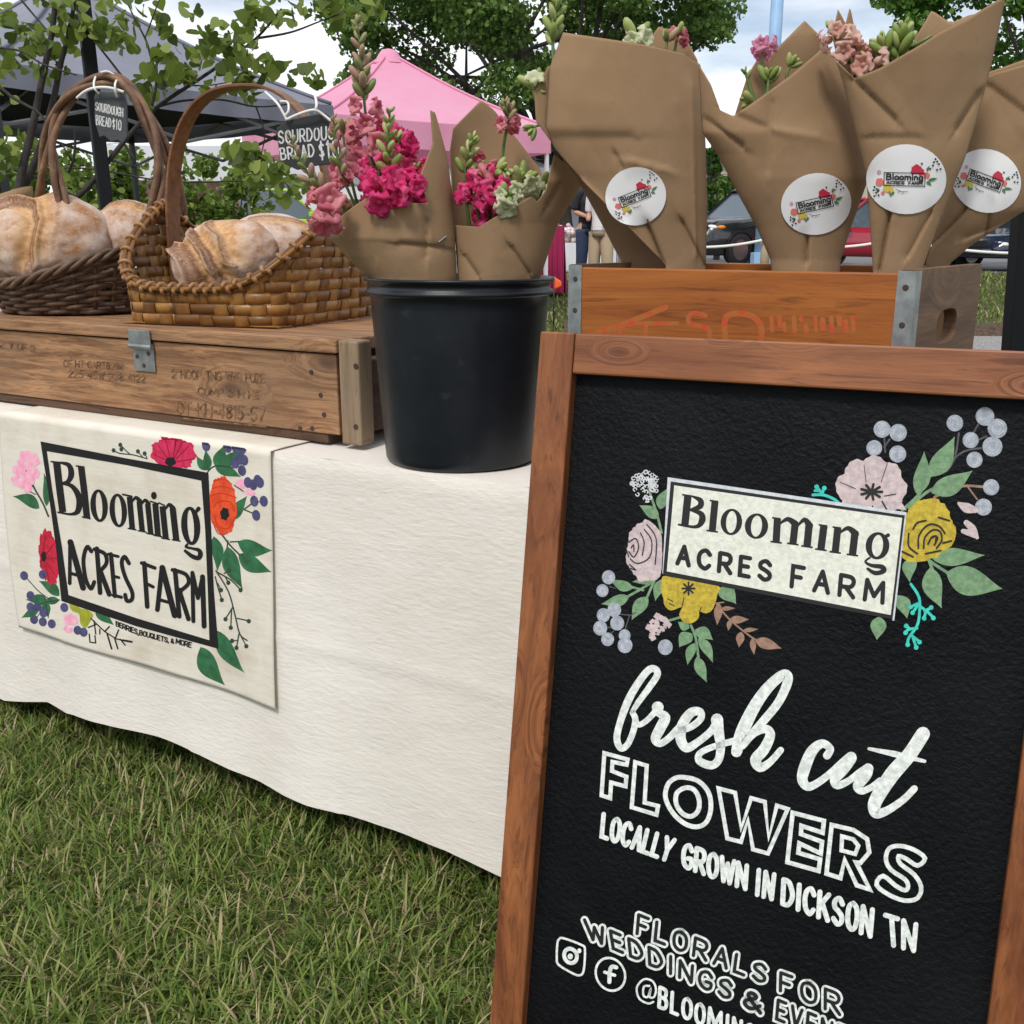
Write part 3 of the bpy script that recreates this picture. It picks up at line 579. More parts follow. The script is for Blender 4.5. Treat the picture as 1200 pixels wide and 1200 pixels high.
# ============================================================ black bucket
M_bucket = mat('black_plastic', (.007, .009, .013), (.011, .013, .018), scale=9, rough=.36, spec=.38, rvar=.07, bump=[(40, .12, .002, (1, 1, .25)), (7, .3, .006)], c3=(.05, .052, .056), scale3=30, lo3=.64, hi3=.95)
bc = wor(.303, .126, .7435)
tk = thing('bucket', 'black plastic bucket with two ringed rim holding wrapped flowers, standing on the table edge', 'bucket', bc)
BR0, BR1, BH = .126, .151, .296
mb = MB(); prof = [(.0, .004), (BR0 - .012, .004), (BR0 - .004, 0), (BR0, .006)] + [(BR0 + (BR1 - .007 - BR0) * t, .006 + (BH - .034) * t) for t in np.linspace(.03, 1, 14)]
prof += [(BR1 - .006, BH - .027), (BR1, BH - .0255), (BR1, BH - .020), (BR1 - .005, BH - .018), (BR1 - .0045, BH - .007), (BR1 + .002, BH - .005), (BR1 + .0025, BH - .001), (BR1, BH), (BR1 - .004, BH - .001), (BR1 - .009, BH - .03), (BR0 - .006, .02), (0, .018)]
mb.lathe(prof, 72, cap0=False, cap1=False); bk = mb.build('shell', M_bucket, tk, local=True, smooth=True)
mb = MB()
for a in (R(-112), R(68)): mb.lathe([(.0035, 0), (.0035, .002)], 10, c=((BR1 - .004) * math.cos(a), (BR1 - .004) * math.sin(a), BH - .0125), M=Matrix.Rotation(a, 3, 'Z') @ Matrix.Rotation(R(90), 3, 'Y'))
mb.build('rim_rivets', mat('dark_rivet', (.004, .004, .005), rough=.5), bk)
P = Paint(lambda x, y, o: onplane(x, y, bc + Vector((.0, -BR0 * .99, 0)), Vector((0, -1, .04))), lift=0)

# ============================================================ wooden bottle crate holding the big bouquets
M_crate = wood('orange_varnished_pine', (.40, .130, .022), (.23, .062, .010), grain='X', rough=.42, knot=(.10, .03, .01), kscale=1.5, coat=.1, contrast=(.3, .7))
M_crate_end = wood('brown_shaded_crate_end', (.20, .11, .055), (.10, .05, .025), grain='Y', rough=.65, kscale=2)  # brown end wood, with the side's shade put into its colour
cA = onplane(668, 309, wor(0, .03, 0), E2); cA.z = .746
CY = R(-35); CWd, CDp, CHt = .468, .36, .318
tcx = thing('wooden_crate', 'orange brown wooden bottle crate with metal corner straps, full of wrapped bouquets behind the sign', 'crate', cA, CY)
g = lambda: MB()
g().bx(.017, CWd - .017, 0, .013, .004, CHt - .004).build('front_panel', M_crate, tcx, local=True, bevel=.002)
g().bx(.017, CWd - .017, CDp - .013, CDp, .004, CHt - .004).build('rear_panel', M_crate, tcx, local=True, bevel=.002)
g().bx(.018, CWd - .018, .014, CDp - .014, .004, .016).build('bottom', M_dkwood, tcx, local=True)
# end panels with a hand hole
def end_panel(x0, x1):
    me = MB(); hole = [(CDp / 2 + .055 * math.copysign(abs(math.cos(t)) ** .6, math.cos(t)) + 0, CHt - .075 + .022 * math.copysign(abs(math.sin(t)) ** .7, math.sin(t))) for t in np.linspace(0, 2 * math.pi, 24, endpoint=False)]
    outer = [(0, 0), (CDp, 0), (CDp, CHt), (0, CHt)]
    tr = tessellate_polygon([[Vector((*q, 0)) for q in outer], [Vector((*q, 0)) for q in hole]]); al = outer + hole; n = len(al)
    me.add([(x0, *q) for q in al] + [(x1, *q) for q in al], [tuple(t) for t in tr] + [tuple(n + i for i in t)[::-1] for t in tr])
    me.f += [(i, (i + 1) % 4, n + (i + 1) % 4, n + i) for i in range(4)] + [(4 + i, 4 + (i + 1) % 24, n + 4 + (i + 1) % 24, n + 4 + i) for i in range(24)]; me.mi += [0] * 28
    return me
end_panel(CWd - .0165, CWd).build('end_panel', M_crate_end, tcx, local=True); end_panel(0, .0165).build('end_panel', M_crate_end, tcx, local=True)
for x0, x1 in ((.0, .020), (CWd - .020, CWd)):
    mb = MB(); mb.bx(x0 - .0014 * (x0 == 0), x1 + .0014 * (x0 > 0), -.0014, -.0002, .006, CHt - .001)
    if x0 > 0: mb.bx(CWd + .0002, CWd + .0014, -.0002, .022, .006, CHt - .001)
    else: mb.bx(-.0014, -.0002, -.0002, .022, .006, CHt - .001)
    st = mb.build('metal_strap', M_zinc, tcx, local=True); mb = MB()
    for z in (.03, .12, .21, .255, .298):
        mb.lathe([(.0038, 0), (.003, .0014)], 8, c=((x0 + x1) / 2, -.0014, z), M=Matrix.Rotation(R(90), 3, 'X'))
    mb.build('nails', M_nail, st, local=True)
P_red_st = mat('faded_red_stencil', (.50, .055, .018), (.36, .115, .02), scale=75, lo=.40, hi=.56, rough=.5)
Mc = MW[tcx.name]; cn = Mc.to_3x3() @ Vector((0, -1, 0))
P = Paint(lambda x, y, o: onplane(x, y, cA + cn * o, cn), lift=.0001); P.T(640, 260, 1 / 2.143)
P.stroke([(110, 285), (180, 262), (300, 215)], 14, 4); P.stroke([(185, 285), (200, 258), (330, 255)], 10, 4); P.stroke([(250, 255), (250, 300)], 12)
P.stroke([(400, 235), (365, 230), (360, 255), (405, 268), (408, 300), (360, 305)], 12, 4); P.stroke([(452, 305), (452, 238), (510, 234), (540, 262), (538, 305)], 15, 4)
for x, y0, y1, wd in ((566, 242, 272, 11), (586, 240, 262, 12), (598, 255, 274, 9), (622, 240, 274, 12), (640, 240, 248, 10), (652, 262, 274, 12), (676, 240, 274, 9), (694, 246, 268, 14), (716, 240, 274, 12), (736, 242, 258, 15), (752, 250, 274, 12), (770, 240, 272, 11)): P.stroke([(x, y0), (x + 2, y1)], wd)
P.build('stencil_lettering', P_red_st, tcx)

# ============================================================ framed chalkboard sign
M_ced = wood('stained_cedar_upright', (.33, .118, .040), (.12, .036, .013), grain='Z', rough=.5, kscale=3.0, coat=.06, grey=(.15, .045, .014), knot=(.06, .02, .01), contrast=(.36, .64))
M_cedx = wood('stained_cedar_rail', (.34, .128, .050), (.14, .045, .018), grain='X', rough=.5, kscale=5.0, coat=.06, grey=(.17, .055, .018), knot=(.055, .02, .012), contrast=(.36, .64))
M_board = mat('chalkboard', (.0035, .0038, .0048), (.006, .0065, .0075), scale=6, rough=.5, spec=.11, c3=(.010, .0105, .012), scale3=4, lo3=.52, hi3=.8, bump=[(150, .9, .0028), (420, .4, .0008)], rvar=.06)
YS, LS = R(24.67), R(9.82)
s_s = Vector((math.cos(YS), -math.sin(YS), 0)); s_n = Vector((-math.sin(YS), -math.cos(YS), 0)); s_t = Vector((0, 0, -1)) * math.cos(LS) + s_n * math.sin(LS)
s_N = s_s.cross(s_t); s_N = -s_N if s_N.dot(s_n) < 0 else s_N          # facing the viewer
sP0 = CAMP + ray(633, 388).normalized() * 1.33
SH = sP0.z / -s_t.z; SW, RT, RS = .6505, .0515, .047; BD = .019          # height, width, rails, board set back
foot = sP0 + s_t * SH
ts = thing('chalkboard_sign', 'black chalkboard sign in a stained cedar frame, painted with flowers and fresh cut FLOWERS', 'sign', foot, -YS)
MS = Matrix((s_s, -s_N, -s_t)).transposed().to_4x4(); MS.translation = foot     # local: x along, y back, z up the board
def SL(mb): mb.v = [tuple(MS @ Vector(q)) for q in mb.v]; return mb
fr = SL(MB().bx(0, RS, 0, .036, 0, SH)).build('side_rail', M_ced, ts, bevel=.0025)
SL(MB().bx(SW - RS, SW, 0, .036, 0, SH)).build('side_rail', M_ced, ts, bevel=.0025)
SL(MB().bx(RS + .0006, SW - RS - .0006, .0008, .036, SH - RT, SH - .0006)).build('top_rail', M_cedx, ts, bevel=.0025)
SL(MB().bx(RS + .0006, SW - RS - .0006, .0008, .036, .004, .004 + RT)).build('bottom_rail', M_cedx, ts, bevel=.0025)
brd = SL(MB().bx(RS - .006, SW - RS + .006, BD, BD + .006, .05, SH - RT + .008)).build('board', M_board, ts)
# rear prop frame, hinged at the top and hanging plumb in front of the cloth
back = -s_n
q0 = sP0 + s_N * -.04
for x in (.02, SW - .02):
    a = q0 + s_s * x; b = Vector((a.x, a.y, 0)) + back * .012
    MB().tube([a + Vector((0, 0, -.03)), b], .016, 4).build('rear_leg', M_ced, ts)
a = q0 + s_s * .035; MB().tube([a + Vector((0, 0, -.7)) + back * .008, a + s_s * (SW - .07) + Vector((0, 0, -.7)) + back * .008], .012, 4).build('rear_brace', M_cedx, ts)

bp0 = sP0 - s_N * BD
def SS(x, y, o): return onplane(x, y, bp0 + s_N * o, s_N)
def c0(P): return P.T(680, 760, .36667)
def c1(P): return P.T(700, 770, .18333)
def c2(P): return P.T(890, 860, .18333)
def c3(P): return P.T(770, 545, .25833)
def c4(P): return P.T(690, 950, .18333)
def c5(P): return P.T(890, 1000, .18333)
def c6(P): return P.T(640, 1060, .18333)
def c7(P): return P.T(840, 1080, .18333)
def a5(P): return P.T(680, 540, .21667)
def a6(P): return P.T(940, 470, .25)
CH = dict(scale=160, lo=.38, hi=.62, rough=.8, bump=[(130, .5, .002)])
C_white = mat('white_chalk_paint', (.80, .83, .79), (.55, .59, .56), **CH); C_cream = mat('cream_chalk_paint', (.76, .76, .66), (.62, .63, .55), **CH); C_grey = mat('grey_chalk_paint', (.40, .42, .47), (.26, .29, .34), **CH)
C_blush = mat('blush_chalk_paint', (.62, .50, .49), (.45, .37, .38), **CH); C_yel = mat('mustard_chalk_paint', (.56, .42, .045), (.38, .28, .03), **CH); C_leaf = mat('sage_chalk_paint', (.20, .33, .18), (.13, .23, .125), **CH)
C_bro = mat('brown_chalk_paint', (.33, .20, .14), (.24, .14, .1), **CH); C_teal = mat('teal_chalk_paint', (.05, .60, .50), (.04, .45, .38), **CH); C_blk = mat('black_chalk_paint', (.012, .012, .013), rough=.6)
P = Paint(SS)
a5(P)
for a, b, wd, bd in (((425, 310), (318, 240), 62, 6), ((430, 262), (470, 150), 62, -6), ((285, 690), (160, 640), 58, -8), ((265, 735), (112, 775), 62, -6), ((365, 735), (278, 862), 72, 8), ((400, 650), (280, 655), 42, 4), ((445, 640), (405, 760), 55, 6), ((748, 690), (843, 775), 85, -14), ((590, 905), (528, 870), 50, -4), ((605, 935), (535, 1010), 75, 12), ((620, 985), (580, 1105), 52, 8), ((620, 915), (718, 970), 68, -10), ((640, 955), (718, 1095), 58, -10), ((630, 1060), (685, 1200), 62, 4)): P.leaf(a, b, wd, bd)
for st in ([(375, 170), (415, 290), (440, 390)], [(385, 660), (300, 710), (255, 735)], [(400, 650), (360, 740)], [(270, 680), (340, 700)], [(535, 848), (460, 870)], [(598, 890), (625, 960), (640, 1070)]): P.stroke(st, 13, 4)
a6(P)
for a, b, wd, bd in (((540, 440), (572, 235), 78, 10), ((597, 355), (715, 165), 95, 12), ((605, 430), (800, 325), 95, 12), ((600, 730), (858, 722), 85, 4), ((675, 805), (940, 880), 135, 10), ((600, 780), (655, 972), 95, 14), ((525, 730), (505, 850), 65, 16), ((440, 910), (492, 1020), 70, -14), ((362, 1010), (350, 1120), 75, 0)): P.leaf(a, b, wd, bd)
for st in ([(470, 510), (545, 440), (600, 350)], [(500, 500), (580, 430), (640, 400)], [(555, 715), (620, 765), (690, 810)], [(590, 735), (615, 800)]): P.stroke(st, 14, 4)
P.build('painted_leaves', C_leaf, brd)
P = Paint(SS, lift=.0004); a5(P)
for a, b, wd in (((750, 770), (740, 890), 46), ((760, 800), (840, 797), 24), ((805, 860), (915, 858), 42), ((810, 860), (800, 920), 28), ((880, 918), (965, 910), 24), ((870, 925), (858, 1010), 46), ((930, 960), (940, 1050), 34), ((945, 970), (1090, 1015), 62)): P.leaf(a, b, wd)
P.stroke([(735, 770), (800, 850), (900, 935), (960, 975)], 9, 4); P.stroke([(740, 770), (775, 765)], 7)
a6(P); P.stroke([(620, 450), (740, 400), (850, 402)], 12, 4); P.stroke([(775, 400), (820, 460)], 8)
P.build('painted_brown_sprigs', C_bro, brd)
P = Paint(SS, lift=.0004); a5(P)
for st in ([(160, 680), (190, 690)], [(150, 900), (180, 905)], [(170, 930), (180, 920)], [(240, 920), (265, 840), (300, 820)], [(210, 830), (270, 835)]): P.stroke(st, 6)
a6(P)
for st in ([(735, 150), (715, 270), (675, 330)], [(825, 110), (805, 145)], [(865, 165), (830, 180)], [(840, 220), (760, 235), (700, 280)], [(385, 170), (390, 240)], [(410, 180), (385, 215)]): P.stroke(st, 9, 3)
P.build('painted_grey_stems', mat('dim_chalk_paint', (.10, .10, .11), (.06, .06, .07), **CH), brd)
P = Paint(SS, lift=.0006); a5(P)
for x, y, r_ in ((153, 630, 36), (120, 702, 33), (184, 806, 37), (125, 835, 36), (200, 878, 38), (108, 905, 38), (148, 965, 35), (240, 945, 32), (242, 998, 40), (460, 1008, 40)): P.ell((x, y), r_, r_ * 1.06)
a6(P)
for x, y, r_ in ((375, 132, 40), (450, 148, 41), (338, 220, 37), (448, 248, 40), (716, 103, 39), (857, 72, 44), (915, 128, 46), (790, 183, 38), (892, 213, 47), (808, 275, 38), (886, 404, 38), (850, 497, 40)): P.ell((x, y), r_, r_)
P.build('painted_berries', C_grey, brd)
P = Paint(SS, lift=.00065)
rr = random.Random(2)
def curl(P, x, y, r_, n=14, wd=4):        # the little swirl that shades each berry
    P.stroke([(x + r_ * (1 - .05 * i) * math.cos(i * .9 + x), y + r_ * (1 - .05 * i) * math.sin(i * .9 + x)) for i in range(n)], wd, 2)
a5(P)
for x, y, r_ in ((153, 630, 28), (120, 702, 25), (184, 806, 28), (125, 835, 28), (200, 878, 30), (108, 905, 30), (148, 965, 26), (240, 945, 24), (242, 998, 31)): curl(P, x, y, r_)
a6(P)
for x, y, r_ in ((375, 132, 31), (450, 148, 32), (338, 220, 28), (448, 248, 31), (716, 103, 30), (857, 72, 35), (915, 128, 36), (790, 183, 29), (892, 213, 37), (808, 275, 29), (886, 404, 29), (850, 497, 31)): curl(P, x, y, r_)
P.build('berry_swirls', mat('pale_chalk_paint', (.52, .55, .60), (.36, .39, .44), **CH), brd)
P = Paint(SS, lift=.0006); a5(P)
P.bloom((345, 500), 100, 135, 7, .06, .12, seed=4); P.bloom((330, 420), 70, 85, 5, .1, seed=2); P.poly([(350, 315), (430, 380), (442, 470), (432, 625), (360, 648), (305, 630), (330, 400)], smooth=3)
for i in range(22):
    a = rr.random() * 6.28; q = math.sqrt(rr.random()); P.bloom((425 + 55 * q * math.cos(a), 905 + 66 * q * math.sin(a)), 19, 19, 4, .22, seed=i)
a6(P)
for a, rx in ((2.95, 1), (2.2, 1), (1.45, 1), (.75, 1.0), (.08, .95), (-.5, .8), (-2.6, .8)):
    cx, cy = 325 + 92 * math.cos(a) * rx, 420 - 85 * math.sin(a) * rx; P.bloom((cx, cy), 82, 74, 4, .06, -a, seed=int(a * 10) % 7)
P.poly([(200, 470), (490, 512), (470, 480), (330, 440)])
P.stroke([(735, 480), (770, 500), (810, 510)], [16, 46, 30], 4); P.stroke([(770, 570), (800, 600), (820, 640)], [26, 34, 16], 4); P.stroke([(755, 610), (790, 620), (822, 640)], [22, 30, 14], 4)
P.build('painted_blush_flowers', C_blush, brd)
P = Paint(SS, lift=.0006); a5(P)
P.poly([(475, 622), (738, 672), (742, 720), (718, 800), (680, 825), (645, 815), (640, 850), (600, 880), (555, 868), (535, 830), (550, 790), (490, 810), (455, 780), (450, 745), (435, 700), (440, 650)], smooth=3)
a6(P); P.bloom((585, 600), 128, 145, 6, .07, .2, seed=6); P.poly([(490, 545), (560, 470), (640, 460), (660, 540), (720, 590), (700, 680), (600, 730), (575, 750), (470, 735)], smooth=3)
P.build('painted_yellow_flowers', C_yel, brd)
P = Paint(SS, lift=.0005); a6(P)
for st in ([(50, 440), (100, 440), (150, 460), (172, 478)], [(95, 440), (68, 400)], [(92, 440), (102, 408)], [(60, 420), (85, 420)], [(510, 858), (548, 920), (550, 990), (540, 1050), (500, 1110), (495, 1140)], [(550, 960), (590, 990), (615, 1015)], [(575, 985), (605, 968)], [(580, 985), (572, 1018)], [(540, 950), (508, 965)], [(540, 960), (520, 990)], [(538, 1065), (500, 1070), (485, 1085)], [(505, 1070), (490, 1052)], [(515, 1100), (550, 1128)], [(520, 1110), (535, 1155)]): P.stroke(st, 13, 4)
for c in ((615, 1017), (605, 968), (572, 1018), (508, 965), (518, 992), (485, 1086), (488, 1054), (550, 1130), (535, 1155), (495, 1142), (68, 402), (104, 408)): P.ell(c, 11, 11)
P.build('painted_teal_sprigs', C_teal, brd)
P = Paint(SS, lift=.0007); a5(P)
for i in range(60):
    a = rr.random() * 6.28; q = math.sqrt(rr.random()); x, y = 350 + 72 * q * math.cos(a), 125 + 76 * q * math.sin(a) + 20 * (q > .6) * (a > 1) * (a < 2.2)
    P.stroke([(x + 9 * math.cos(k * .9 + i), y + 9 * math.sin(k * .9 + i)) for k in range(6)], 6, 2)
P.build('painted_lace_flower', mat('lace_chalk_paint', (.62, .64, .64), (.5, .52, .52), **CH), brd)
# logo panel
P = Paint(SS, lift=.0008); c3(P); P.poly([(48, 55), (1132, 214), (1076, 706), (1066, 704), (1068, 690), (24, 492)]); P.build('painted_panel_edge', mat('edge_chalk_paint', (.62, .65, .68), (.5, .53, .56), **CH), brd)
P = Paint(SS, lift=.0009); c3(P); P.poly([(62, 74), (1124, 228), (1068, 700), (26, 500)]); P.build('painted_panel_border', C_blk, brd)
P = Paint(SS, lift=.0010); c3(P); P.poly([(78, 92), (1112, 240), (1060, 680), (44, 482)]); P.build('painted_panel', C_cream, brd)
P = Paint(SS, lift=.0012); c3(P)
def serif(P, a, b, wd, s1=24, s2=26, k=.14):
    P.stroke([a, b], wd, cap=False); P.stroke([(a[0] - s1, a[1] - s1 * k), (a[0] + 14, a[1] + 14 * k)], 8, cap=False); P.stroke([(b[0] - s2, b[1] - s2 * k), (b[0] + s2, b[1] + s2 * k)], 8, cap=False)
P.stroke([(140, 138), (126, 272)], 34, cap=False); P.stroke([(114, 134), (170, 143)], 8, cap=False); P.stroke([(160, 142), (196, 160), (194, 188), (150, 203)], [8, 24, 26, 10], 5); P.stroke([(150, 203), (198, 220), (204, 252), (176, 280), (98, 270)], [10, 24, 30, 16, 9], 5)
serif(P, (263, 164), (250, 300), 32)
P.ell((337, 258), 49, 60, .08, 26, hole=(24, 50)); P.ell((451, 277), 53, 58, .1, 26, hole=(25, 48))
serif(P, (546, 242), (540, 350), 33); serif(P, (627, 262), (616, 358), 33, 0); serif(P, (690, 268), (680, 370), 34, 0); P.stroke([(555, 268), (592, 245), (628, 268)], [8, 20, 32], 4); P.stroke([(636, 278), (668, 248), (692, 275)], [8, 20, 33], 4)
serif(P, (757, 274), (743, 384), 34); serif(P, (820, 284), (808, 396), 33); serif(P, (898, 306), (886, 408), 34, 0); P.stroke([(828, 308), (866, 286), (900, 312)], [8, 20, 33], 4)
P.ell((1000, 366), 54, 62, .1, 26, hole=(25, 50)); P.stroke([(1028, 330), (1048, 318)], [10, 18]); P.stroke([(965, 420), (945, 438), (972, 455), (1020, 462), (1028, 480), (990, 490), (955, 470)], [9, 10, 16, 22, 22, 20, 12], 4)
for wd, TL, TR, BR, BL in (('ACRES', (98, 366), (518, 440), (512, 524), (92, 446)), ('FARM', (618, 458), (1030, 535), (1022, 624), (610, 550))): P.text(wd, TL, TR, BR, BL, 20, gap=.52)
# flower hearts and petal lines
a5(P)
for k in range(8): P.stroke([(585, 690), (585 + 34 * math.cos(k * .785), 690 + 34 * math.sin(k * .785))], 9)
P.stroke([(480, 770), (510, 785)], 4); P.stroke([(470, 745), (500, 760)], 4); P.stroke([(550, 790), (560, 740)], 4); P.stroke([(645, 815), (655, 790)], 4)
for st in ([(345, 370), (385, 430), (375, 520), (310, 555), (270, 530)], [(360, 345), (410, 420), (405, 560)], [(262, 440), (300, 420), (315, 470), (290, 520), (262, 490)], [(275, 470), (288, 455), (290, 490)], [(245, 465), (262, 520)], [(265, 560), (300, 590), (270, 580)], [(325, 390), (345, 440), (335, 510)]): P.stroke(st, 6, 4)
for c in ((425, 905), (445, 890), (410, 930), (440, 925), (395, 880), (470, 900), (430, 870)): P.ell(c, 5, 4)
a6(P)
for k in range(9): P.stroke([(325, 425), (325 + 50 * math.cos(k * .7), 425 + 36 * math.sin(k * .7))], 12)
P.stroke([(375, 470), (395, 505)], 7); P.stroke([(385, 445), (440, 435)], 4); P.stroke([(300, 380), (290, 300)], 3); P.stroke([(370, 380), (400, 290)], 3); P.stroke([(250, 410), (180, 380)], 3)
for st in ([(520, 600), (540, 570), (580, 560)], [(545, 690), (548, 630), (590, 580), (640, 585), (670, 620)], [(570, 690), (575, 640), (610, 605), (645, 610), (655, 650), (630, 690)], [(590, 670), (610, 635), (635, 640), (620, 675)], [(500, 620), (500, 680), (540, 715)], [(640, 545), (690, 560)], [(660, 665), (700, 655)], [(580, 715), (650, 700)], [(470, 705), (520, 730)], [(610, 640), (628, 632), (625, 660)]): P.stroke(st, 8, 4)
P.build('painted_logo_lettering', C_blk, brd)
# chalk lettering
P = Paint(SS, lift=.0006); c1(P)
P.stroke([(225, 348), (265, 285), (335, 190), (384, 112), (365, 75), (322, 88), (252, 180), (192, 290), (145, 420), (125, 520), (150, 582), (192, 560), (228, 480), (243, 400), (225, 355)], [30, 38, 42, 44, 44, 46, 48, 50, 44, 44, 42, 40, 40, 40, 36], 6)
P.stroke([(240, 385), (262, 432), (310, 410), (365, 355), (392, 318)], [30, 36, 36, 40, 60], 5); P.ell((386, 320), 38, 36)
P.stroke([(375, 350), (432, 385), (402, 455), (372, 520), (400, 552), (455, 520), (530, 445)], [40, 66, 68, 62, 46, 44, 50], 6)
P.stroke([(500, 470), (590, 450), (660, 395), (655, 350), (600, 355), (545, 430), (532, 520), (570, 580), (640, 545), (730, 470), (770, 400)], [44, 44, 44, 50, 60, 66, 66, 58, 48, 48, 56], 6)
P.stroke([(765, 400), (775, 480), (788, 570), (775, 655), (728, 692), (655, 665), (652, 620), (710, 585), (800, 555), (880, 535)], [78, 68, 58, 52, 52, 50, 42, 40, 40, 44], 6)
P.stroke([(890, 605), (925, 480), (1005, 315), (1095, 190), (1190, 112), (1218, 150), (1160, 285), (1060, 410), (945, 540)], [70, 84, 78, 70, 64, 62, 56, 54, 50], 6)
P.stroke([(930, 570), (1000, 490), (1075, 460), (1105, 500), (1065, 590), (1012, 655), (1042, 705), (1105, 670), (1172, 595)], [40, 46, 54, 62, 70, 70, 60, 46, 42], 6)
c2(P)
P.stroke([(432, 138), (452, 95), (400, 62), (335, 112), (288, 220), (275, 295), (312, 338), (380, 308), (455, 250), (520, 190), (585, 150)], [52, 48, 54, 70, 76, 66, 54, 48, 46, 46, 72], 6)
P.stroke([(585, 155), (535, 225), (482, 290), (500, 328), (570, 300), (640, 245), (695, 218)], [74, 74, 62, 52, 44, 42, 60], 6)
P.stroke([(698, 222), (680, 265), (630, 330), (655, 365), (720, 338), (770, 300)], [62, 70, 66, 46, 42, 44], 6)
P.stroke([(1045, 0), (960, 130), (855, 250), (780, 360), (735, 450), (748, 508), (820, 488), (920, 420), (990, 350)], [90, 92, 98, 92, 84, 66, 52, 46, 44], 6)
P.stroke([(700, 95), (870, 130), (1055, 175)], [20, 40, 22])
P.build('script_lettering', C_white, brd)
P = Paint(SS, lift=.0006); c1(P)
cl_ = lambda pts, wd=26, sm=0: P.stroke(pts, wd, sm, closed=True)
cl_([(45, 614), (194, 655), (187, 688), (97, 670), (93, 728), (186, 765), (180, 826), (88, 802), (82, 902), (27, 884)]); cl_([(242, 672), (316, 694), (302, 930), (388, 952), (378, 1008), (220, 960)])
cl_([(545, 768), (640, 790), (708, 860), (726, 960), (700, 1050), (640, 1085), (560, 1065), (482, 995), (436, 900), (448, 820), (490, 778)], 30, 5); cl_([(565, 835), (620, 850), (650, 910), (645, 980), (600, 1018), (545, 1000), (505, 940), (508, 870)], 30, 5)
c0(P); cl_([(442, 447), (495, 461), (514, 575), (546, 478), (590, 490), (602, 605), (628, 502), (663, 513), (600, 655), (552, 642), (536, 548), (514, 618), (470, 607)], 13)
c2(P); cl_([(212, 504), (412, 556), (404, 632), (268, 588), (265, 640), (400, 690), (392, 765), (255, 700), (248, 760), (388, 802), (378, 876), (178, 820)], 28)
cl_([(462, 582), (600, 614), (688, 672), (702, 758), (645, 825), (618, 822), (706, 996), (622, 968), (545, 805), (518, 922), (428, 893)], 28); cl_([(528, 655), (600, 674), (632, 715), (612, 768), (524, 745)], 26)
cl_([(1058, 795), (1010, 842), (940, 800), (890, 782), (900, 830), (990, 900), (1034, 980), (1010, 1050), (930, 1066), (830, 1030), (748, 965), (790, 908), (870, 970), (930, 1000), (950, 975), (930, 930), (840, 868), (808, 800), (830, 732), (900, 716), (990, 742)], 28, 3)
P.build('outlined_lettering', C_white, brd)
P = Paint(SS, lift=.0006); c4(P)
P.text('LOCALLY', (95, 22), (548, 188), (505, 320), (82, 165), 29, gap=.30); P.text('GROWN', (610, 212), (1010, 352), (1000, 500), (600, 355), 30, gap=.30); P.text('IN', (1080, 378), (1185, 408), (1168, 565), (1070, 535), 30, gap=.42)
c5(P); P.text('DICKSON', (155, 168), (722, 360), (708, 530), (148, 322), 32, gap=.34); P.text('TN', (805, 395), (1000, 455), (985, 622), (825, 580), 32, gap=.3)
P.build('block_lettering', C_white, brd)
def outlined(P1, P2, w1, w2, word, *q, gap=.4):
    for st, sm in P1.text(word, *q, w1, gap=gap): P2.stroke(st, w2, sm)
P = Paint(SS, lift=.0006); P2 = Paint(SS, lift=.0009)
P.T(0, 0, 1); P2.T(0, 0, 1)
outlined(P, P2, 9.4, 4.0, 'FLORALS', (748.5, 1072), (899, 1133), (896, 1152), (746.5, 1094)); outlined(P, P2, 9.4, 4.0, 'FOR', (915, 1140), (984, 1165), (984, 1189), (914.5, 1161))
outlined(P, P2, 9.4, 4.0, 'WEDDINGS', (685, 1078), (859, 1152), (855, 1171), (690, 1099)); outlined(P, P2, 10.5, 4.6, '&', (872, 1160), (892, 1168), (891, 1187), (871, 1178), gap=.3); outlined(P, P2, 9.4, 4.0, 'EVENTS', (912, 1172), (1012, 1214), (1010, 1236), (910, 1194))
P2.build('letter_hollows', C_blk, brd)
c6(P)
P.stroke([(82, 222), (110, 215), (225, 258), (248, 290), (240, 420), (215, 452), (170, 440), (80, 385), (68, 340), (72, 250)], 14, 4, closed=True); P.ell((156, 328), 52, 60, -.4, 24, hole=(28, 34)); P.ell((154, 332), 17, 19); P.ell((212, 296), 13, 16)
P.ell((411, 446), 98, 116, -.45, 32, hole=(84, 100)); P.stroke([(448, 402), (420, 398), (407, 430), (404, 495)], 26, 3); P.stroke([(374, 432), (438, 452)], 20)
P.stroke([(660, 520), (625, 525), (622, 580), (650, 590), (668, 540), (662, 590), (690, 590), (702, 540), (680, 490), (625, 478), (580, 530), (595, 600), (650, 632), (685, 622)], 13, 5)
u0 = np.array([773.5, 1157.]); dv = np.array([1, .415])
x_ = 0.0
for ch in 'BLOOMINGACRESFARM':
    a = u0 + dv * x_; wd_ = {'I': 3, 'M': 14.5, 'O': 9.5, 'L': 7.5}.get(ch, 8.8); x_ += wd_ + 5.6
    P.text(ch, tuple(a), tuple(a + dv * wd_), tuple(a + dv * wd_ + (-1.2, 23)), tuple(a + (-1.2, 23)), 4.3, raw=True)
P.build('small_lettering', C_white, brd)
# ============================================================ baskets and bread on the box lid
ZL = BZL + .0265
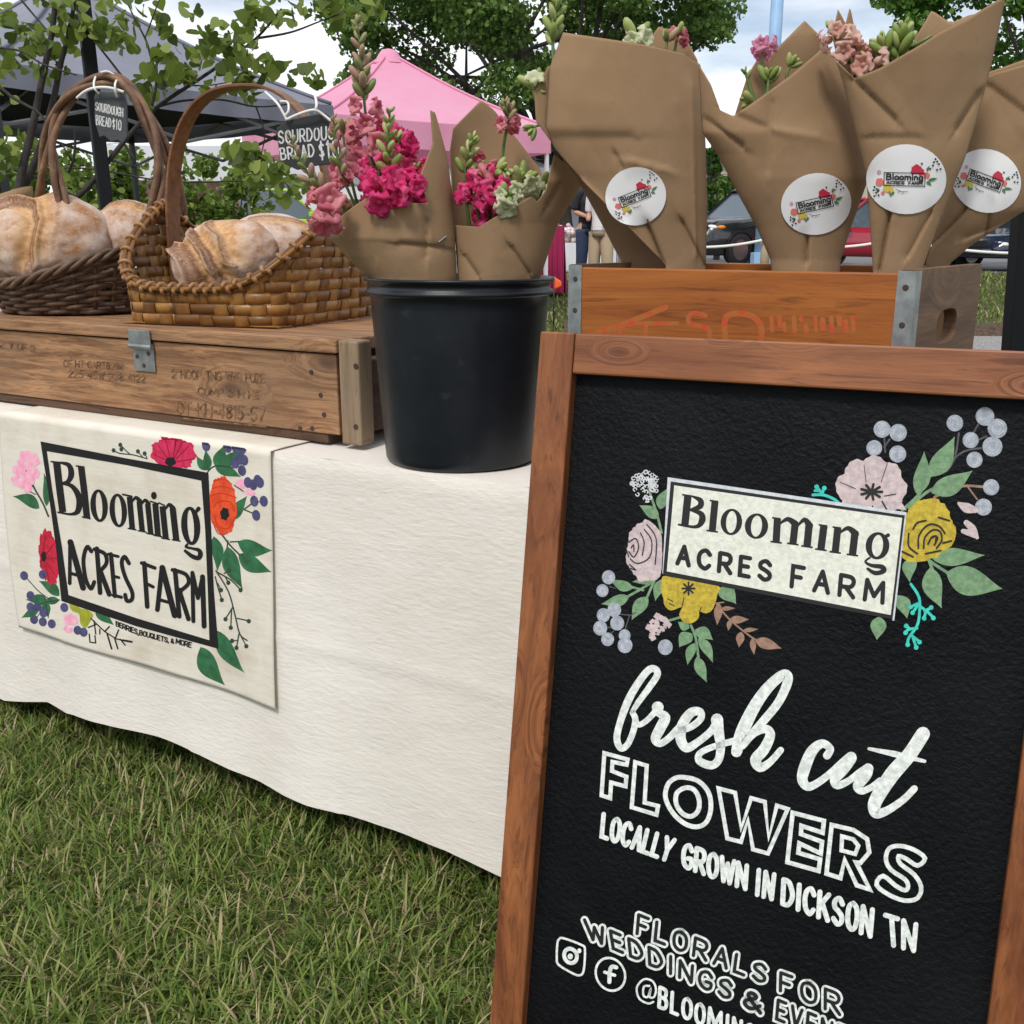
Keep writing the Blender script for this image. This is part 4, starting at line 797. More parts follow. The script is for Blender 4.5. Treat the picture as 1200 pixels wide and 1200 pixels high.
# price tags, loaves and wrapped flowers below are all held by or standing in other things, so each is a thing of its own
M_wick = mat('dark_willow', (.13, .075, .042), (.06, .032, .018), scale=30, rough=.55, stretch=(1, 1, 1), bump=[(160, .5, .0015)], c3=(.24, .16, .10), scale3=14, lo3=.56, hi3=.75)
M_vine = mat('brown_vine', (.20, .105, .055), (.10, .05, .028), scale=26, rough=.6, bump=[(120, .6, .0015)], c3=(.30, .19, .11), scale3=18, lo3=.55, hi3=.75)
M_splint = mat('honey_oak_splint', (.33, .155, .04), rough=.4, spec=.4, isl=[(0, (.13, .052, .012)), (.35, (.24, .105, .022)), (.7, (.36, .18, .045)), (1, (.18, .072, .016))], c2=(.11, .042, .012), scale=20, lo=.45, hi=.75, bump=[(150, .4, .001)])
M_bind = mat('pale_rim_binding', (.36, .19, .075), (.20, .095, .035), scale=30, rough=.5, bump=[(120, .4, .001)])
M_hand = wood('bent_oak_handle', (.27, .115, .045), (.14, .055, .02), grain='X', rough=.45, kscale=.4)
def twist(path, r, amp, turns, ph, n=60):
    """one strand winding about a path"""
    pts = [Vector(q) for q in smoothpts(path, 8)]; out = []
    for i, p in enumerate(pts):
        a = pts[max(0, i - 1)]; b = pts[min(len(pts) - 1, i + 1)]; t = (b - a).normalized(); nn = t.cross(Vector((0, 1, .2))).normalized(); bb = t.cross(nn)
        an = ph + turns * 6.283 * i / len(pts); out.append(p + (nn * math.cos(an) + bb * math.sin(an)) * amp)
    return out

# ---- round dark wicker basket
kb = thing('wicker_basket', 'round dark willow basket with twisted vine handle at the left end of the box', 'basket', wor(-.905, .305, ZL), TYAW)
RX, RY, WH = .215, .185, .098
def wk(th, t, o=0): f = (.80 + .22 * t) ; return Vector(((RX * f + o) * math.cos(th), (RY * f + o) * math.sin(th), .004 + (.066 + .068 * math.cos(th) ** 2) * t))
NS = 26
mb = MB()
for i in range(NS): mb.tube([wk(2 * math.pi * i / NS, t, -.001) for t in (0, .35, .7, 1.0)], .0046, 6)
mb.build('stakes', M_wick, kb, local=True, smooth=True)
mb = MB()
for r_ in range(9):
    t = .05 + .108 * r_; n = NS * 4
    mb.tube([wk(2 * math.pi * i / n, t + .05 * noise.noise((i * .13, r_ * 3.1, 0)), .0062 * math.cos(math.pi * (i / 4 + r_))) for i in range(n)], .0056, 6, closed=True)
mb.build('woven_wall', M_wick, kb, local=True, smooth=True)
mb = MB(); mb.lathe([(0, .004), (RX * .80, .004), (RX * .80, .010), (0, .010)], 40, cap0=False, cap1=False)
for q in mb.v: pass
mb.v = [(x, y * RY / RX, z) for x, y, z in mb.v]; mb.build('base', M_wick, kb, local=True)
mb = MB()
for k in range(3):
    n = 140; mb.tube([wk(2 * math.pi * i / n, 1.02, 0) + Vector((.0075 * math.cos(13 * 2 * math.pi * i / n + k * 2.09) * math.cos(2 * math.pi * i / n), .0075 * math.cos(13 * 2 * math.pi * i / n + k * 2.09) * math.sin(2 * math.pi * i / n), .0075 * math.sin(13 * 2 * math.pi * i / n + k * 2.09))) for i in range(n)], .0062, 6, closed=True)
mb.build('braided_rim', M_wick, kb, local=True, smooth=True)
A_ = [(52, 318, 2.52), (47, 245, 2.50), (50, 195, 2.47), (60, 150, 2.45), (80, 114, 2.43), (106, 97, 2.42), (133, 94, 2.41), (157, 111, 2.40), (172, 140, 2.39), (182, 170, 2.38), (187, 203, 2.37), (182, 238, 2.36), (166, 284, 2.36)]
B_ = [(80, 312, 2.40), (75, 245, 2.41), (66, 205, 2.42), (62, 160, 2.43), (79, 118, 2.44), (105, 97, 2.45), (130, 92, 2.46), (156, 107, 2.47), (181, 146, 2.48), (198, 187, 2.50), (209, 216, 2.51), (214, 245, 2.52), (205, 272, 2.52)]
mb = MB()
for pth, sd_ in ((A_, 0), (B_, 2)):
    P3 = [at(*q) for q in pth]
    for k in range(2): mb.tube(twist(P3, 0, .0075, 2.2, sd_ + k * 3.14), .0078, 7)
mb.build('twisted_handle', M_vine, kb, smooth=True)

# ---- square honey-coloured splint basket
sbc = wor(-.372, .350, ZL); SYW = TYAW + R(10)
ks = thing('splint_basket', 'honey brown woven oak splint basket with tall bent handle, right of the wicker basket', 'basket', sbc, SYW)
SA, SBY = .196, .205
def rimh(th): return .070 + .165 * (1 - abs(math.sin(th)) ** (.42 * 1.7)) ** .9 + .012 * math.cos(th) * abs(math.sin(th))
def sup(th, e=.42): c, s_ = math.cos(th), math.sin(th); return math.copysign(abs(c) ** e, c), math.copysign(abs(s_) ** e, s_)
def wz(th, z, o=0):
    t = z / .235; e = .40 + .24 * t; cx, sy = sup(th, e); f = 1 + .14 * t ** .8
    return Vector((cx * (SA * f + o), sy * (SBY * f + o), .002 + z))
def wl(th, t, o=0): return wz(th, rimh(th) * t, o)
# equal steps round the wall
_th = np.linspace(0, 2 * math.pi, 2000); _p = np.array([wz(a, .06).xy for a in _th]); _s = np.concatenate([[0], np.cumsum(np.linalg.norm(np.diff(_p, axis=0), axis=1))])
def thS(f): return float(np.interp((f % 1) * _s[-1], _s, _th))
NK = 36; NR = 11; RH = .0215
def flatw(a): return math.copysign(abs(math.cos(a)) ** .45, math.cos(a))
mb = MB()
for i in range(NK):
    f0, f1 = (i + .12) / NK, (i + .88) / NK
    def st(u, v, f0=f0, f1=f1, i=i): return wl(thS(f0 + (f1 - f0) * u), v * .985, .0016 * flatw(math.pi * (v * rimh(thS((i + .5) / NK)) / RH + i + .5)))
    mb.grid(st, 2, 30)
mb.build('upright_splints', M_splint, ks, local=True, smooth=True, solid=.0012)
mb = MB()
for r_ in range(NR):
    n = NK * 4; v0, v1 = RH * (r_ + .05), RH * (r_ + .95); s0 = len(mb.v); 
    for seg in range(11):                # each row is laid in several lengths, each a shade of its own
        i0 = n * seg // 11; i1 = n * (seg + 1) // 11
        q_ = []
        for i in range(i0, i1 + 1):      # a row stops where the rim dips below it
            th = thS(i / n); hi_ = min(v1, rimh(th) - .001)
            if hi_ > v0 + .002: q_.append((th, hi_, i))
            if (hi_ <= v0 + .002 or i == i1) and q_:
                if len(q_) > 1: b_ = list(q_); mb.grid(lambda u, v: (lambda k: wz(b_[k][0], v0 + (b_[k][1] - v0) * v, .0021 * flatw(math.pi * (b_[k][2] / 4 - .5 + r_))))(int(round(u * (len(b_) - 1)))), len(b_) - 1, 2)
                q_ = []
mb.build('woven_splints', M_splint, ks, local=True, smooth=True, solid=.0012)
mb = MB()
for i in range(-7, 8):
    y = SBY * i / 7.4; mb.bx(-SA * .97, SA * .97, y - .008, y + .008, .002 + .0012 * (i % 2), .0038 + .0012 * (i % 2))
mb.build('base', M_splint, ks, local=True)
mb = MB(); n = 160
for o_, dz in ((.006, 0), (-.005, .001), (.001, .005)): mb.tube([wl(thS(i / n), 1.0, o_) + Vector((0, 0, dz)) for i in range(n)], .0050, 7, closed=True)
rm = mb.build('rim_hoop', M_splint, ks, local=True, smooth=True)
mb = MB()
for i in range(58):
    f = (i + .3 * noise.noise((i * 3.3, 0, 0))) / 58; c = wl(thS(f), 1.0, 0); a = wl(thS(f - .003), 1, 0); b = wl(thS(f + .003), 1, 0); t = (b - a).normalized(); up = Vector((0, 0, 1)); nn = t.cross(up).normalized(); bb = nn.cross(t)
    mb.tube([c + t * (.011 * (k / 10 - .5)) + (nn * math.cos(k * .6283) * .0112 + bb * math.sin(k * .6283) * .0100) for k in range(11)], .0042, 6)
mb.build('rim_binding', M_bind, rm, local=True, smooth=True)
def hd(t):
    a = math.pi * t; return Vector((-(SA * 1.02 + .018 * math.sin(a)) * math.copysign(abs(math.cos(a)) ** .82, math.cos(a)), 0, .06 + .405 * math.sin(a) ** .72))
mb = MB(); hp = [hd(t) for t in np.linspace(0, 1, 44)]; vv = []
for i, p in enumerate(hp):
    a = hp[max(0, i - 1)]; b = hp[min(43, i + 1)]; t = (b - a).normalized(); nn = Vector((0, 1, 0)); bb = t.cross(nn); wv = .021
    vv += [p + nn * wv + bb * .003, p + nn * wv - bb * .003, p - nn * wv - bb * .003, p - nn * wv + bb * .003]
mb.add(vv, [(i * 4 + k, i * 4 + (k + 1) % 4, i * 4 + 4 + (k + 1) % 4, i * 4 + 4 + k) for i in range(43) for k in range(4)] + [(0, 1, 2, 3), (172, 173, 174, 175)])
mb.build('bent_handle', M_hand, ks, local=True, bevel=.0012)

# ---- loaves
def crustmat():
    m = bpy.data.materials.new('floury_crust'); m.use_nodes = True; t = m.node_tree; b = t.nodes['Principled BSDF']; k = t.links.new
    at_ = N(t, 'ShaderNodeVertexColor'); at_.layer_name = 'Col'; tcn = N(t, 'ShaderNodeTexCoord')
    n = N(t, 'ShaderNodeTexNoise', Scale=190.0, Detail=5.0, Roughness=.7); k(tcn.outputs['Object'], n.inputs['Vector'])
    r_ = N(t, 'ShaderNodeMapRange'); r_.inputs[1].default_value = .54; r_.inputs[2].default_value = .68; r_.inputs[4].default_value = .5; k(n.outputs['Fac'], r_.inputs[0])
    mx_ = N(t, 'ShaderNodeMix'); mx_.data_type = 'RGBA'; k(r_.outputs[0], mx_.inputs['Factor']); k(at_.outputs['Color'], mx_.inputs[6]); mx_.inputs[7].default_value = (.72, .60, .50, 1)
    n2_ = N(t, 'ShaderNodeTexNoise', Scale=38.0, Detail=5.0, Roughness=.65); k(tcn.outputs['Object'], n2_.inputs['Vector'])
    r2_ = N(t, 'ShaderNodeMapRange'); r2_.inputs[1].default_value = .55; r2_.inputs[2].default_value = .8; r2_.inputs[4].default_value = .45; k(n2_.outputs['Fac'], r2_.inputs[0])
    m2_ = N(t, 'ShaderNodeMix'); m2_.data_type = 'RGBA'; m2_.blend_type = 'MULTIPLY'; k(r2_.outputs[0], m2_.inputs['Factor']); k(mx_.outputs[2], m2_.inputs[6]); m2_.inputs[7].default_value = (.62, .42, .27, 1)
    k(m2_.outputs[2], b.inputs['Base Color']); b.inputs['Roughness'].default_value = .72; b.inputs['Specular IOR Level'].default_value = .3
    bp = N(t, 'ShaderNodeBump', Strength=.6, Distance=.003); k(n2_.outputs['Fac'], bp.inputs['Height']); bq = N(t, 'ShaderNodeBump', Strength=.4, Distance=.0012); k(n.outputs['Fac'], bq.inputs['Height']); k(bp.outputs[0], bq.inputs['Normal']); k(bq.outputs[0], b.inputs['Normal'])
    return m
M_crust = crustmat()
def loaf(label, c, r, eul, scores, seed, flour=.5):
    M = Matrix.Rotation(eul[2], 3, 'Z') @ Matrix.Rotation(eul[1], 3, 'Y') @ Matrix.Rotation(eul[0], 3, 'X')
    nu, nv = 150, 100; vv = []; cols = []
    for i in range(nv + 1):
        th = math.pi * i / nv
        for k in range(nu):
            ph = 2 * math.pi * k / nu; u = Vector((math.sin(th) * math.cos(ph), math.sin(th) * math.sin(ph), math.cos(th)))
            f = 1 + .05 * noise.noise(u * 1.6 + Vector((seed, 0, 0))) + .02 * noise.noise(u * 5 + Vector((0, seed, 0)))
            zf = 1.0 if u.z > -.2 else 1 - .12 * (-.2 - u.z)
            ex = 0; ear = 0; crev_shade = 0
            if u.z > -.35:
                for (pl_, wd, dp, eh) in scores:
                    best = (9, 0, 0)
                    for a, b in zip(pl_, pl_[1:]):
                        ax, ay = a; dx, dy = b[0] - ax, b[1] - ay; L2 = dx * dx + dy * dy; t = max(0, min(1, ((u.x - ax) * dx + (u.y - ay) * dy) / L2)); qx, qy = ax + dx * t - u.x, ay + dy * t - u.y
                        d = math.hypot(qx, qy)
                        if d < best[0]: best = (d, math.copysign(1, dx * (u.y - ay) - dy * (u.x - ax)), t)
                    d = best[0] * best[1] + .018 * noise.noise(u * 4 + Vector((seed, 0, 0)))
                    g_ = math.exp(-(d / wd) ** 2); f -= dp * g_
                    e_ = math.exp(-((d - wd * 1.25) / (wd * .38)) ** 2); f += eh * e_
                    ex = max(ex, math.exp(-((d + wd * .25) / (wd * 1.15)) ** 2)); ear = max(ear, math.exp(-((d - wd * 1.05) / (wd * .16)) ** 2) * min(1, eh * 14)); crev_shade = max(crev_shade, math.exp(-((d - wd * .62) / (wd * .30)) ** 2) * min(1, eh * 7))
            p = Vector((u.x * r[0], u.y * r[1], u.z * r[2] * zf)) * f; vv.append(M @ p)
            nf = noise.noise(u * 3.2 + Vector((seed * 2, 3, 0))) * .5 + .5; n2_ = noise.noise(u * 11 + Vector((seed, 9, 0))) * .5 + .5
            fl = max(0, min(1, (nf * .75 + n2_ * .40 - .64 + flour) * 2.1))
            col = Vector((.34, .155, .058)).lerp(Vector((.58, .45, .375)), fl)
            col = col.lerp(Vector((.24, .09, .03)), max(0, min(.45, (n2_ - .66) * 2)))
            col = col.lerp(Vector((.40, .165, .045)).lerp(Vector((.66, .43, .20)), n2_), min(1, ex * .95)); col = col.lerp(Vector((.13, .045, .016)), min(.85, max(ear, crev_shade * .85)))  # browned ear edges; crevice shade beside them put into the crust colour
            cols.append((*col, 1))
    mb = MB(); mb.v = [tuple(q + Vector(c)) for q in vv]; mb.f = [(i * nu + k, (i + 1) * nu + k, (i + 1) * nu + (k + 1) % nu, i * nu + (k + 1) % nu) for i in range(nv) for k in range(nu)]; mb.mi = [0] * len(mb.f)
    o = mb.build('sourdough_loaf', M_crust, None, smooth=True, base=(c[0], c[1], c[2] - r[2] * .8))
    ca = o.data.color_attributes.new('Col', 'FLOAT_COLOR', 'POINT'); ca.data.foreach_set('color', np.array(cols, np.float32).ravel())
    return tag(o, label, 'bread', 'sourdough loaves in the baskets')
FACE = R(52)                              # tops leaning towards the viewer
loaf('large floury sourdough loaf with a broad split, filling the dark willow basket', at(55, 284, 2.44), (.152, .115, .098), (FACE, R(-6), R(14)), [([(-.80, .50), (-.42, .62), (-.12, .30), (-.10, -.10), (-.26, -.75)], .13, .16, .12), ([(-.02, .80), (.14, .35), (.08, -.25), (-.02, -.6)], .20, .09, .03)], 3, .34)
loaf('pale sourdough loaf half hidden behind the large loaf in the dark basket', at(152, 274, 2.52), (.085, .08, .075), (R(40), 0, R(-20)), [([(-.5, .2), (.5, .3)], .14, .08, .05)], 8, .35)
loaf('plain sourdough loaf buried under the large loaf in the dark basket', wor(-.99, .33, ZL + .060), (.09, .09, .05), (0, 0, 0), [([(-.5, 0), (.5, 0)], .14, .08, .05)], 15, .35)
loaf('golden ridged sourdough loaf with torn ears lying in the splint basket', at(264, 304, 2.13), (.112, .078, .074), (R(58), R(-14), R(-4)), [([(-.30, -.80), (-.42, -.15), (-.66, .45)], .15, .26, .20), ([(.10, -.85), (.02, -.25), (-.22, .35)], .13, .18, .17), ([(.36, -.5), (.34, .1), (.10, .6)], .16, .10, .06)], 21, .32)
loaf('pale sourdough loaf behind the golden loaf in the splint basket', at(325, 288, 2.27), (.10, .075, .062), (R(35), R(10), R(10)), [([(-.5, .1), (.5, .2)], .13, .08, .05)], 33, .5)

# ---- slate price tags hanging from the handles
M_slate = mat('grey_slate', (.065, .072, .076), (.045, .05, .053), scale=20, rough=.65, bump=[(60, .5, .002)]); M_slate2 = mat('black_slate', (.022, .023, .026), (.03, .032, .034), scale=20, rough=.6, bump=[(60, .5, .002)])
M_string = mat('white_string', (.72, .70, .66), rough=.85); C_tag = mat('tag_chalk', (.74, .75, .74), (.5, .5, .5), scale=160, lo=.35, hi=.6, rough=.8)
def price_tag(label, px, Y, m, lines, strings, wd):
    cxy = np.mean(np.array(px), axis=0); base = at(cxy[0], max(q[1] for q in px), Y); t = thing('price_tag', label, 'price tag', base, 0, 'slate price tags hung on the basket handles')
    pts = [at(*q, Y) for q in px]; n = len(pts); dv = Vector((0, .008, 0)); mb = MB()
    mb.add(pts + [q + dv for q in pts], [tuple(range(n)), tuple(range(2 * n - 1, n - 1, -1))] + [(i, n + i, n + (i + 1) % n, (i + 1) % n) for i in range(n)])
    b = mb.build('slate', m, t, bevel=.0012)
    P = Paint(lambda x, y, o: at(x, y, Y - o), lift=.0006)
    for w_, *q in lines: P.text(w_, *q, wd, gap=.3)
    P.build('chalk_lettering', C_tag, b)
    mb = MB()
    for s_, rr_ in strings: mb.tube(smoothpts([at(*q) for q in s_], 6), rr_, 6)
    mb.build('string', M_string, t, smooth=True)
price_tag('grey slate tag chalked Sourdough Bread $10 on the twisted vine handle', [(110, 114), (113, 106.5), (129, 108), (145, 107), (148, 120), (149, 160), (144, 168), (138, 164), (130, 166), (122, 159), (116.5, 161), (111, 142)], 2.34, M_slate,
          [('SOURDOUGH', (112, 119.5), (144, 127), (144, 137), (112, 129)), ('BREAD', (112.5, 135), (130, 139), (130, 149), (113, 146)), ('$10', (132, 139), (142, 141), (142, 153), (132, 150))],
          [([(116, 110, 2.33), (111, 104, 2.32), (110, 97, 2.34), (112, 90, 2.40)], .0022), ([(137, 114, 2.33), (135, 106, 2.32), (135, 98, 2.33), (137, 94, 2.40)], .0022), ([(90, 115, 2.33), (100, 107, 2.325), (112, 103, 2.325), (128, 103, 2.325), (145, 108, 2.33)], .0032), ([(118, 85, 2.40), (127, 84, 2.40), (140, 92, 2.41)], .0022)], 1.15)
price_tag('black slate tag chalked Sourdough Bread $10 on the bent oak handle', [(324, 150), (336, 141), (358, 136), (381, 132), (393, 141), (399, 177), (390, 192), (370, 194), (348, 199), (333, 192), (327, 180)], 2.06, M_slate2,
          [('SOURDOUGH', (326, 154), (399, 147), (399, 162), (327, 168)), ('BREAD', (328, 174), (367, 169), (368, 183), (330, 187)), ('$10', (373, 167), (396, 163), (397, 184), (375, 186))],
          [([(336, 141, 2.05), (331, 131, 2.05), (324, 120, 2.06), (311, 108, 2.13)], .0024), ([(333, 136, 2.05), (338, 130, 2.05), (337, 120, 2.06), (328, 119, 2.06)], .0022), ([(369, 133, 2.05), (371, 122, 2.05), (369, 112, 2.12)], .0026), ([(336, 140, 2.05), (352, 133, 2.045), (368, 129, 2.045), (378, 134, 2.05), (388, 142, 2.05)], .0026)], 1.9)
# ---- a folded brown paper bag end behind the left loaf
M_paper = mat('kraft_paper', (.345, .225, .128), (.285, .178, .098), scale=5, lo=.35, hi=.7, rough=.85, spec=.18, c3=(.25, .155, .082), scale3=160, lo3=.56, hi3=1.0, bump=[(34, .22, .0022), (110, .22, .0009), (420, .3, .0004, (1, 1, .15))], trans=.08)
mb = MB(); mb.grid(lambda u, v: at(-40 + 84 * u - 6 * v, 300 - 70 * v - 8 * u * v + 4 * math.sin(u * 5), 2.62 + .03 * math.sin(u * 6) + .05 * u * (1 - v)), 14, 8)
mb.grid(lambda u, v: at(44 - 8 * v, 300 - 76 * v, 2.67 + .07 * u), 4, 8)
tag(mb.build('paper_bag', M_paper, None, smooth=True, solid=.001, base=at(0, 300, 2.65)), 'brown paper bag standing behind the large loaf at the left edge', 'paper bag')

# ============================================================ flowers in paper
M_stem = mat('flower_stem', (.11, .19, .05), (.16, .24, .08), scale=60, rough=.5, trans=.1)
M_bud = mat('green_buds', (.25, .33, .09), rough=.5, trans=.2, isl=[(0, (.22, .31, .07)), (.5, (.38, .45, .14)), (1, (.50, .52, .24))])
M_budp = mat('blushing_buds', (.4, .3, .2), rough=.5, trans=.2, isl=[(0, (.24, .30, .10)), (.5, (.42, .33, .19)), (1, (.50, .27, .22))])
M_fleaf = mat('flower_leaf', (.12, .24, .04), rough=.5, trans=.25, isl=[(0, (.09, .20, .03)), (1, (.24, .38, .08))])
def petalm(n, a, b_, c): return mat(n, b_, rough=.6, trans=.42, spec=.18, isl=[(0, a), (.5, b_), (1, c)], c2=tuple(min(.9, q * 1.25 + .05) for q in c), scale=55, lo=.5, hi=.8, bump=[(120, .4, .001)])
PM = {'hot': petalm('hot_pink_petals', (.58, .015, .12), (.76, .04, .21), (.84, .17, .35)), 'rose': petalm('dusty_rose_petals', (.52, .11, .17), (.66, .20, .25), (.74, .33, .34)), 'blush': petalm('blush_petals', (.66, .33, .27), (.74, .46, .38), (.78, .56, .48)),
      'pink': petalm('pink_petals', (.62, .22, .36), (.70, .30, .45), (.74, .42, .52)), 'white': petalm('greenish_white_petals', (.55, .60, .33), (.66, .68, .45), (.70, .72, .55)), 'lace': petalm('white_petals', (.7, .72, .66), (.76, .78, .7), (.8, .8, .76))}
def floret(mb, c, d, s, rr):
    """a ruffled two-lipped blossom facing d"""
    d = d.normalized(); a = d.orthogonal().normalized(); b = d.cross(a); rot = rr.random() * 6.28
    for k in range(5):
        an = rot + k * 1.2566 + rr.uniform(-.2, .2); ra = a * math.cos(an) + b * math.sin(an); ta = -a * math.sin(an) + b * math.cos(an); sz = s * rr.uniform(.8, 1.15); ph = rr.random() * 6
        def f(u, v, ra=ra, ta=ta, sz=sz, ph=ph):
            w_ = (u - .5) * 2; r_ = v; wid = sz * .62 * (math.sin(math.pi * (.12 + .7 * v)) ** .8)
            return c + ra * sz * (.12 + .8 * r_ - .25 * r_ ** 3 * 1) + ta * w_ * wid + d * sz * (.55 * math.sin(r_ * 2.1) - .3 * r_ * r_ - .25 * w_ * w_ * r_ + .16 * math.sin(w_ * 6 + ph) * r_ * r_ + .05 * math.sin(w_ * 13 + ph * 2) * r_ ** 3)
        mb.grid(f, 8, 6)
    mb.ell(c - d * s * .15, (s * .3, s * .3, s * .38), d.to_track_quat('Z', 'Y').to_matrix(), 7, 5)
def bud(mb, c, d, s): mb.ell(c + d * s * .4, (s * .34, s * .34, s * .80), d.to_track_quat('Z', 'Y').to_matrix(), 7, 6)
def snapdragon(parent, path, Y, color, tf, size, seed, budm=None, nf=9, nb=10, label=None, dY=0, bs=None):
    rr = random.Random(seed); pts = [at(q[0], q[1], Y + dY * (1 - i / (len(path) - 1)) ** 1.5) for i, q in enumerate(path)]; pts = [Vector(q) for q in smoothpts(pts, 8)] if len(pts) > 2 else [pts[0].lerp(pts[1], t) for t in np.linspace(0, 1, 12)]
    n = len(pts); mb = MB(); mb.tube(pts, [.0034 * (1 - .6 * i / n) for i in range(n)], 6); st = mb.build('snapdragon', M_stem, parent, smooth=True)
    if label: st['label'] = label
    def pos(t): f = t * (n - 1); i = min(n - 2, int(f)); return pts[i].lerp(pts[i + 1], f - i), (pts[i + 1] - pts[i]).normalized()
    mb = MB()
    nf = max(min(nf, 3), int(nf * .62)); size *= 1.30
    for k in range(nf):
        t = tf[0] + (tf[1] - tf[0]) * (k + rr.random() * .5) / nf; c, tg = pos(t); an = k * 2.4 + rr.random(); o = tg.orthogonal().normalized(); sd_ = (o * math.cos(an) + tg.cross(o) * math.sin(an)); sd_ = (sd_ + Vector((0, -.55, 0))).normalized()
        s_ = size * (1.1 - .35 * k / nf) * rr.uniform(.85, 1.15); floret(mb, c + sd_ * s_ * .55, (sd_ + tg * .25 - Vector((0, 0, .15))), s_ * .72, rr)
    if nf: mb.build('blossoms', PM[color], st, smooth=True)
    mb = MB(); bs = bs or size * .4
    for k in range(nb):
        t = tf[1] + (1 - tf[1]) * (k + .3) / nb; c, tg = pos(min(1, t)); an = k * 2.4 + seed; o = tg.orthogonal().normalized(); sd_ = (o * math.cos(an) + tg.cross(o) * math.sin(an)); f = 1 - .68 * k / nb
        bud(mb, c + sd_ * bs * f * .35, (sd_ * .75 + tg).normalized(), bs * f * rr.uniform(.85, 1.15))
    if nb: mb.build('buds', budm or M_bud, st, smooth=True)
    return st
def leaf3(mb, c, d, up, ln, wd, curl=.2):
    d = d.normalized(); s_ = d.cross(up).normalized(); nn = s_.cross(d)
    def f(u, v): w_ = (u - .5) * 2; h = wd * math.sin(math.pi * min(1, v * .96 + .04)) ** .8; return c + d * ln * v + s_ * w_ * h + nn * (abs(w_) * h * .35 - curl * ln * v * v)
    mb.grid(f, 2, 5)
# --- paper wraps: a flattened cone of paper; its outline is given at the distance where the bunch really stands
def interp(pl_, y):
    pl_ = sorted(pl_, key=lambda q: q[1])
    if y <= pl_[0][1]: return pl_[0][0]
    for a, b in zip(pl_, pl_[1:]):
        if y <= b[1]: return a[0] + (b[0] - a[0]) * (y - a[1]) / max(1e-6, b[1] - a[1])
    return pl_[-1][0]
def alongp(pl_, t):
    pts = np.array(pl_, float); s_ = np.concatenate([[0], np.cumsum(np.linalg.norm(np.diff(pts, axis=0), axis=1))]); q = t * s_[-1]
    return np.array([np.interp(q, s_, pts[:, 0]), np.interp(q, s_, pts[:, 1])])
def facet(x, y, sp, seed):
    """flat facets meeting in sharp creases, the way stiff paper crumples"""
    u = x / sp + seed * 1.37; v = y / (sp * 1.5) + seed * .71; i, j = math.floor(u), math.floor(v); a, b = u - i, v - j
    h = lambda p, q: (math.sin(p * 127.1 + q * 311.7 + seed * 17.3) * 43758.5453) % 1 - .5
    return h(i, j) + (h(i + 1, j) - h(i, j)) * a + (h(i + 1, j + 1) - h(i + 1, j)) * b if a > b else h(i, j) + (h(i, j + 1) - h(i, j)) * b + (h(i + 1, j + 1) - h(i, j + 1)) * a
class Wrap:
    def __init__(s, left, right, Y, k=.55, lean=0, creases=(), seed=0):
        s.l, s.r, s.Y, s.k, s.lean, s.cr, s.seed = left, right, Y, k, lean, creases, seed; s.yb = max(q[1] for q in left)
    def D(s, x, y, side=-1, off=0):
        xl, xr = interp(s.l, y), interp(s.r, y); u = max(-1, min(1, 2 * (x - xl) / max(1, xr - xl) - 1)); hw = (xr - xl) / 2 * s.Y / FPX
        d = side * s.k * hw * math.sqrt(max(0, 1 - u * u * .97)) + s.lean * (s.yb - y) / 300
        if side < 0:
            for (ax, ay, bx_, by, amp, wd) in s.cr:
                dx, dy = bx_ - ax, by - ay; L2 = dx * dx + dy * dy; t = ((x - ax) * dx + (y - ay) * dy) / L2; tt = max(0, min(1, t)); px, py = ax + dx * tt - x, ay + dy * tt - y; dd = math.hypot(px, py); sg = math.copysign(1, dx * (y - ay) - dy * (x - ax))
                d += amp * (math.exp(-dd / wd) if sg > 0 else math.exp(-dd / (wd * .22)))
            d += .0012 * noise.noise((x * .015, y * .015, s.seed)) + .0085 * facet(x, y, 62, s.seed) + .0022 * facet(x * .8 + y * .6, y * .8 - x * .6, 27, s.seed + 4)
        else: d += .005 * noise.noise((x * .02, y * .02, s.seed + 3))
        return s.Y + d - off
    def S(s, x, y, o): return at(x, y, s.D(x, y, -1, o))
    def sheet(s, mb, L_, R_, T_, B_, side=-1, nu=76, nv=96, off=0):
        c00, c10, c01, c11 = [np.array(q, float) for q in (B_[0], B_[-1], T_[0], T_[-1])]
        def f(u, v):
            q = (1 - u) * alongp(L_, v) + u * alongp(R_, v) + (1 - v) * alongp(B_, u) + v * alongp(T_, u) - ((1 - u) * (1 - v) * c00 + u * (1 - v) * c10 + (1 - u) * v * c01 + u * v * c11)
            return at(q[0], q[1], s.D(q[0], q[1], side, off))
        mb.grid(f, nu, nv)
P_wht = mat('sticker_paper', (.82, .82, .83), rough=.35, spec=.5); SK = {'k': mat('print_black', (.015, .015, .017), rough=.5), 'r': mat('print_crimson', (.55, .03, .07), rough=.5), 'c': mat('print_coral', (.72, .18, .16), rough=.5), 'y': mat('print_mustard', (.62, .50, .10), rough=.5), 'g': mat('print_green', (.08, .2, .08), rough=.5), 'v': mat('print_mauve', (.6, .35, .5), rough=.5)}
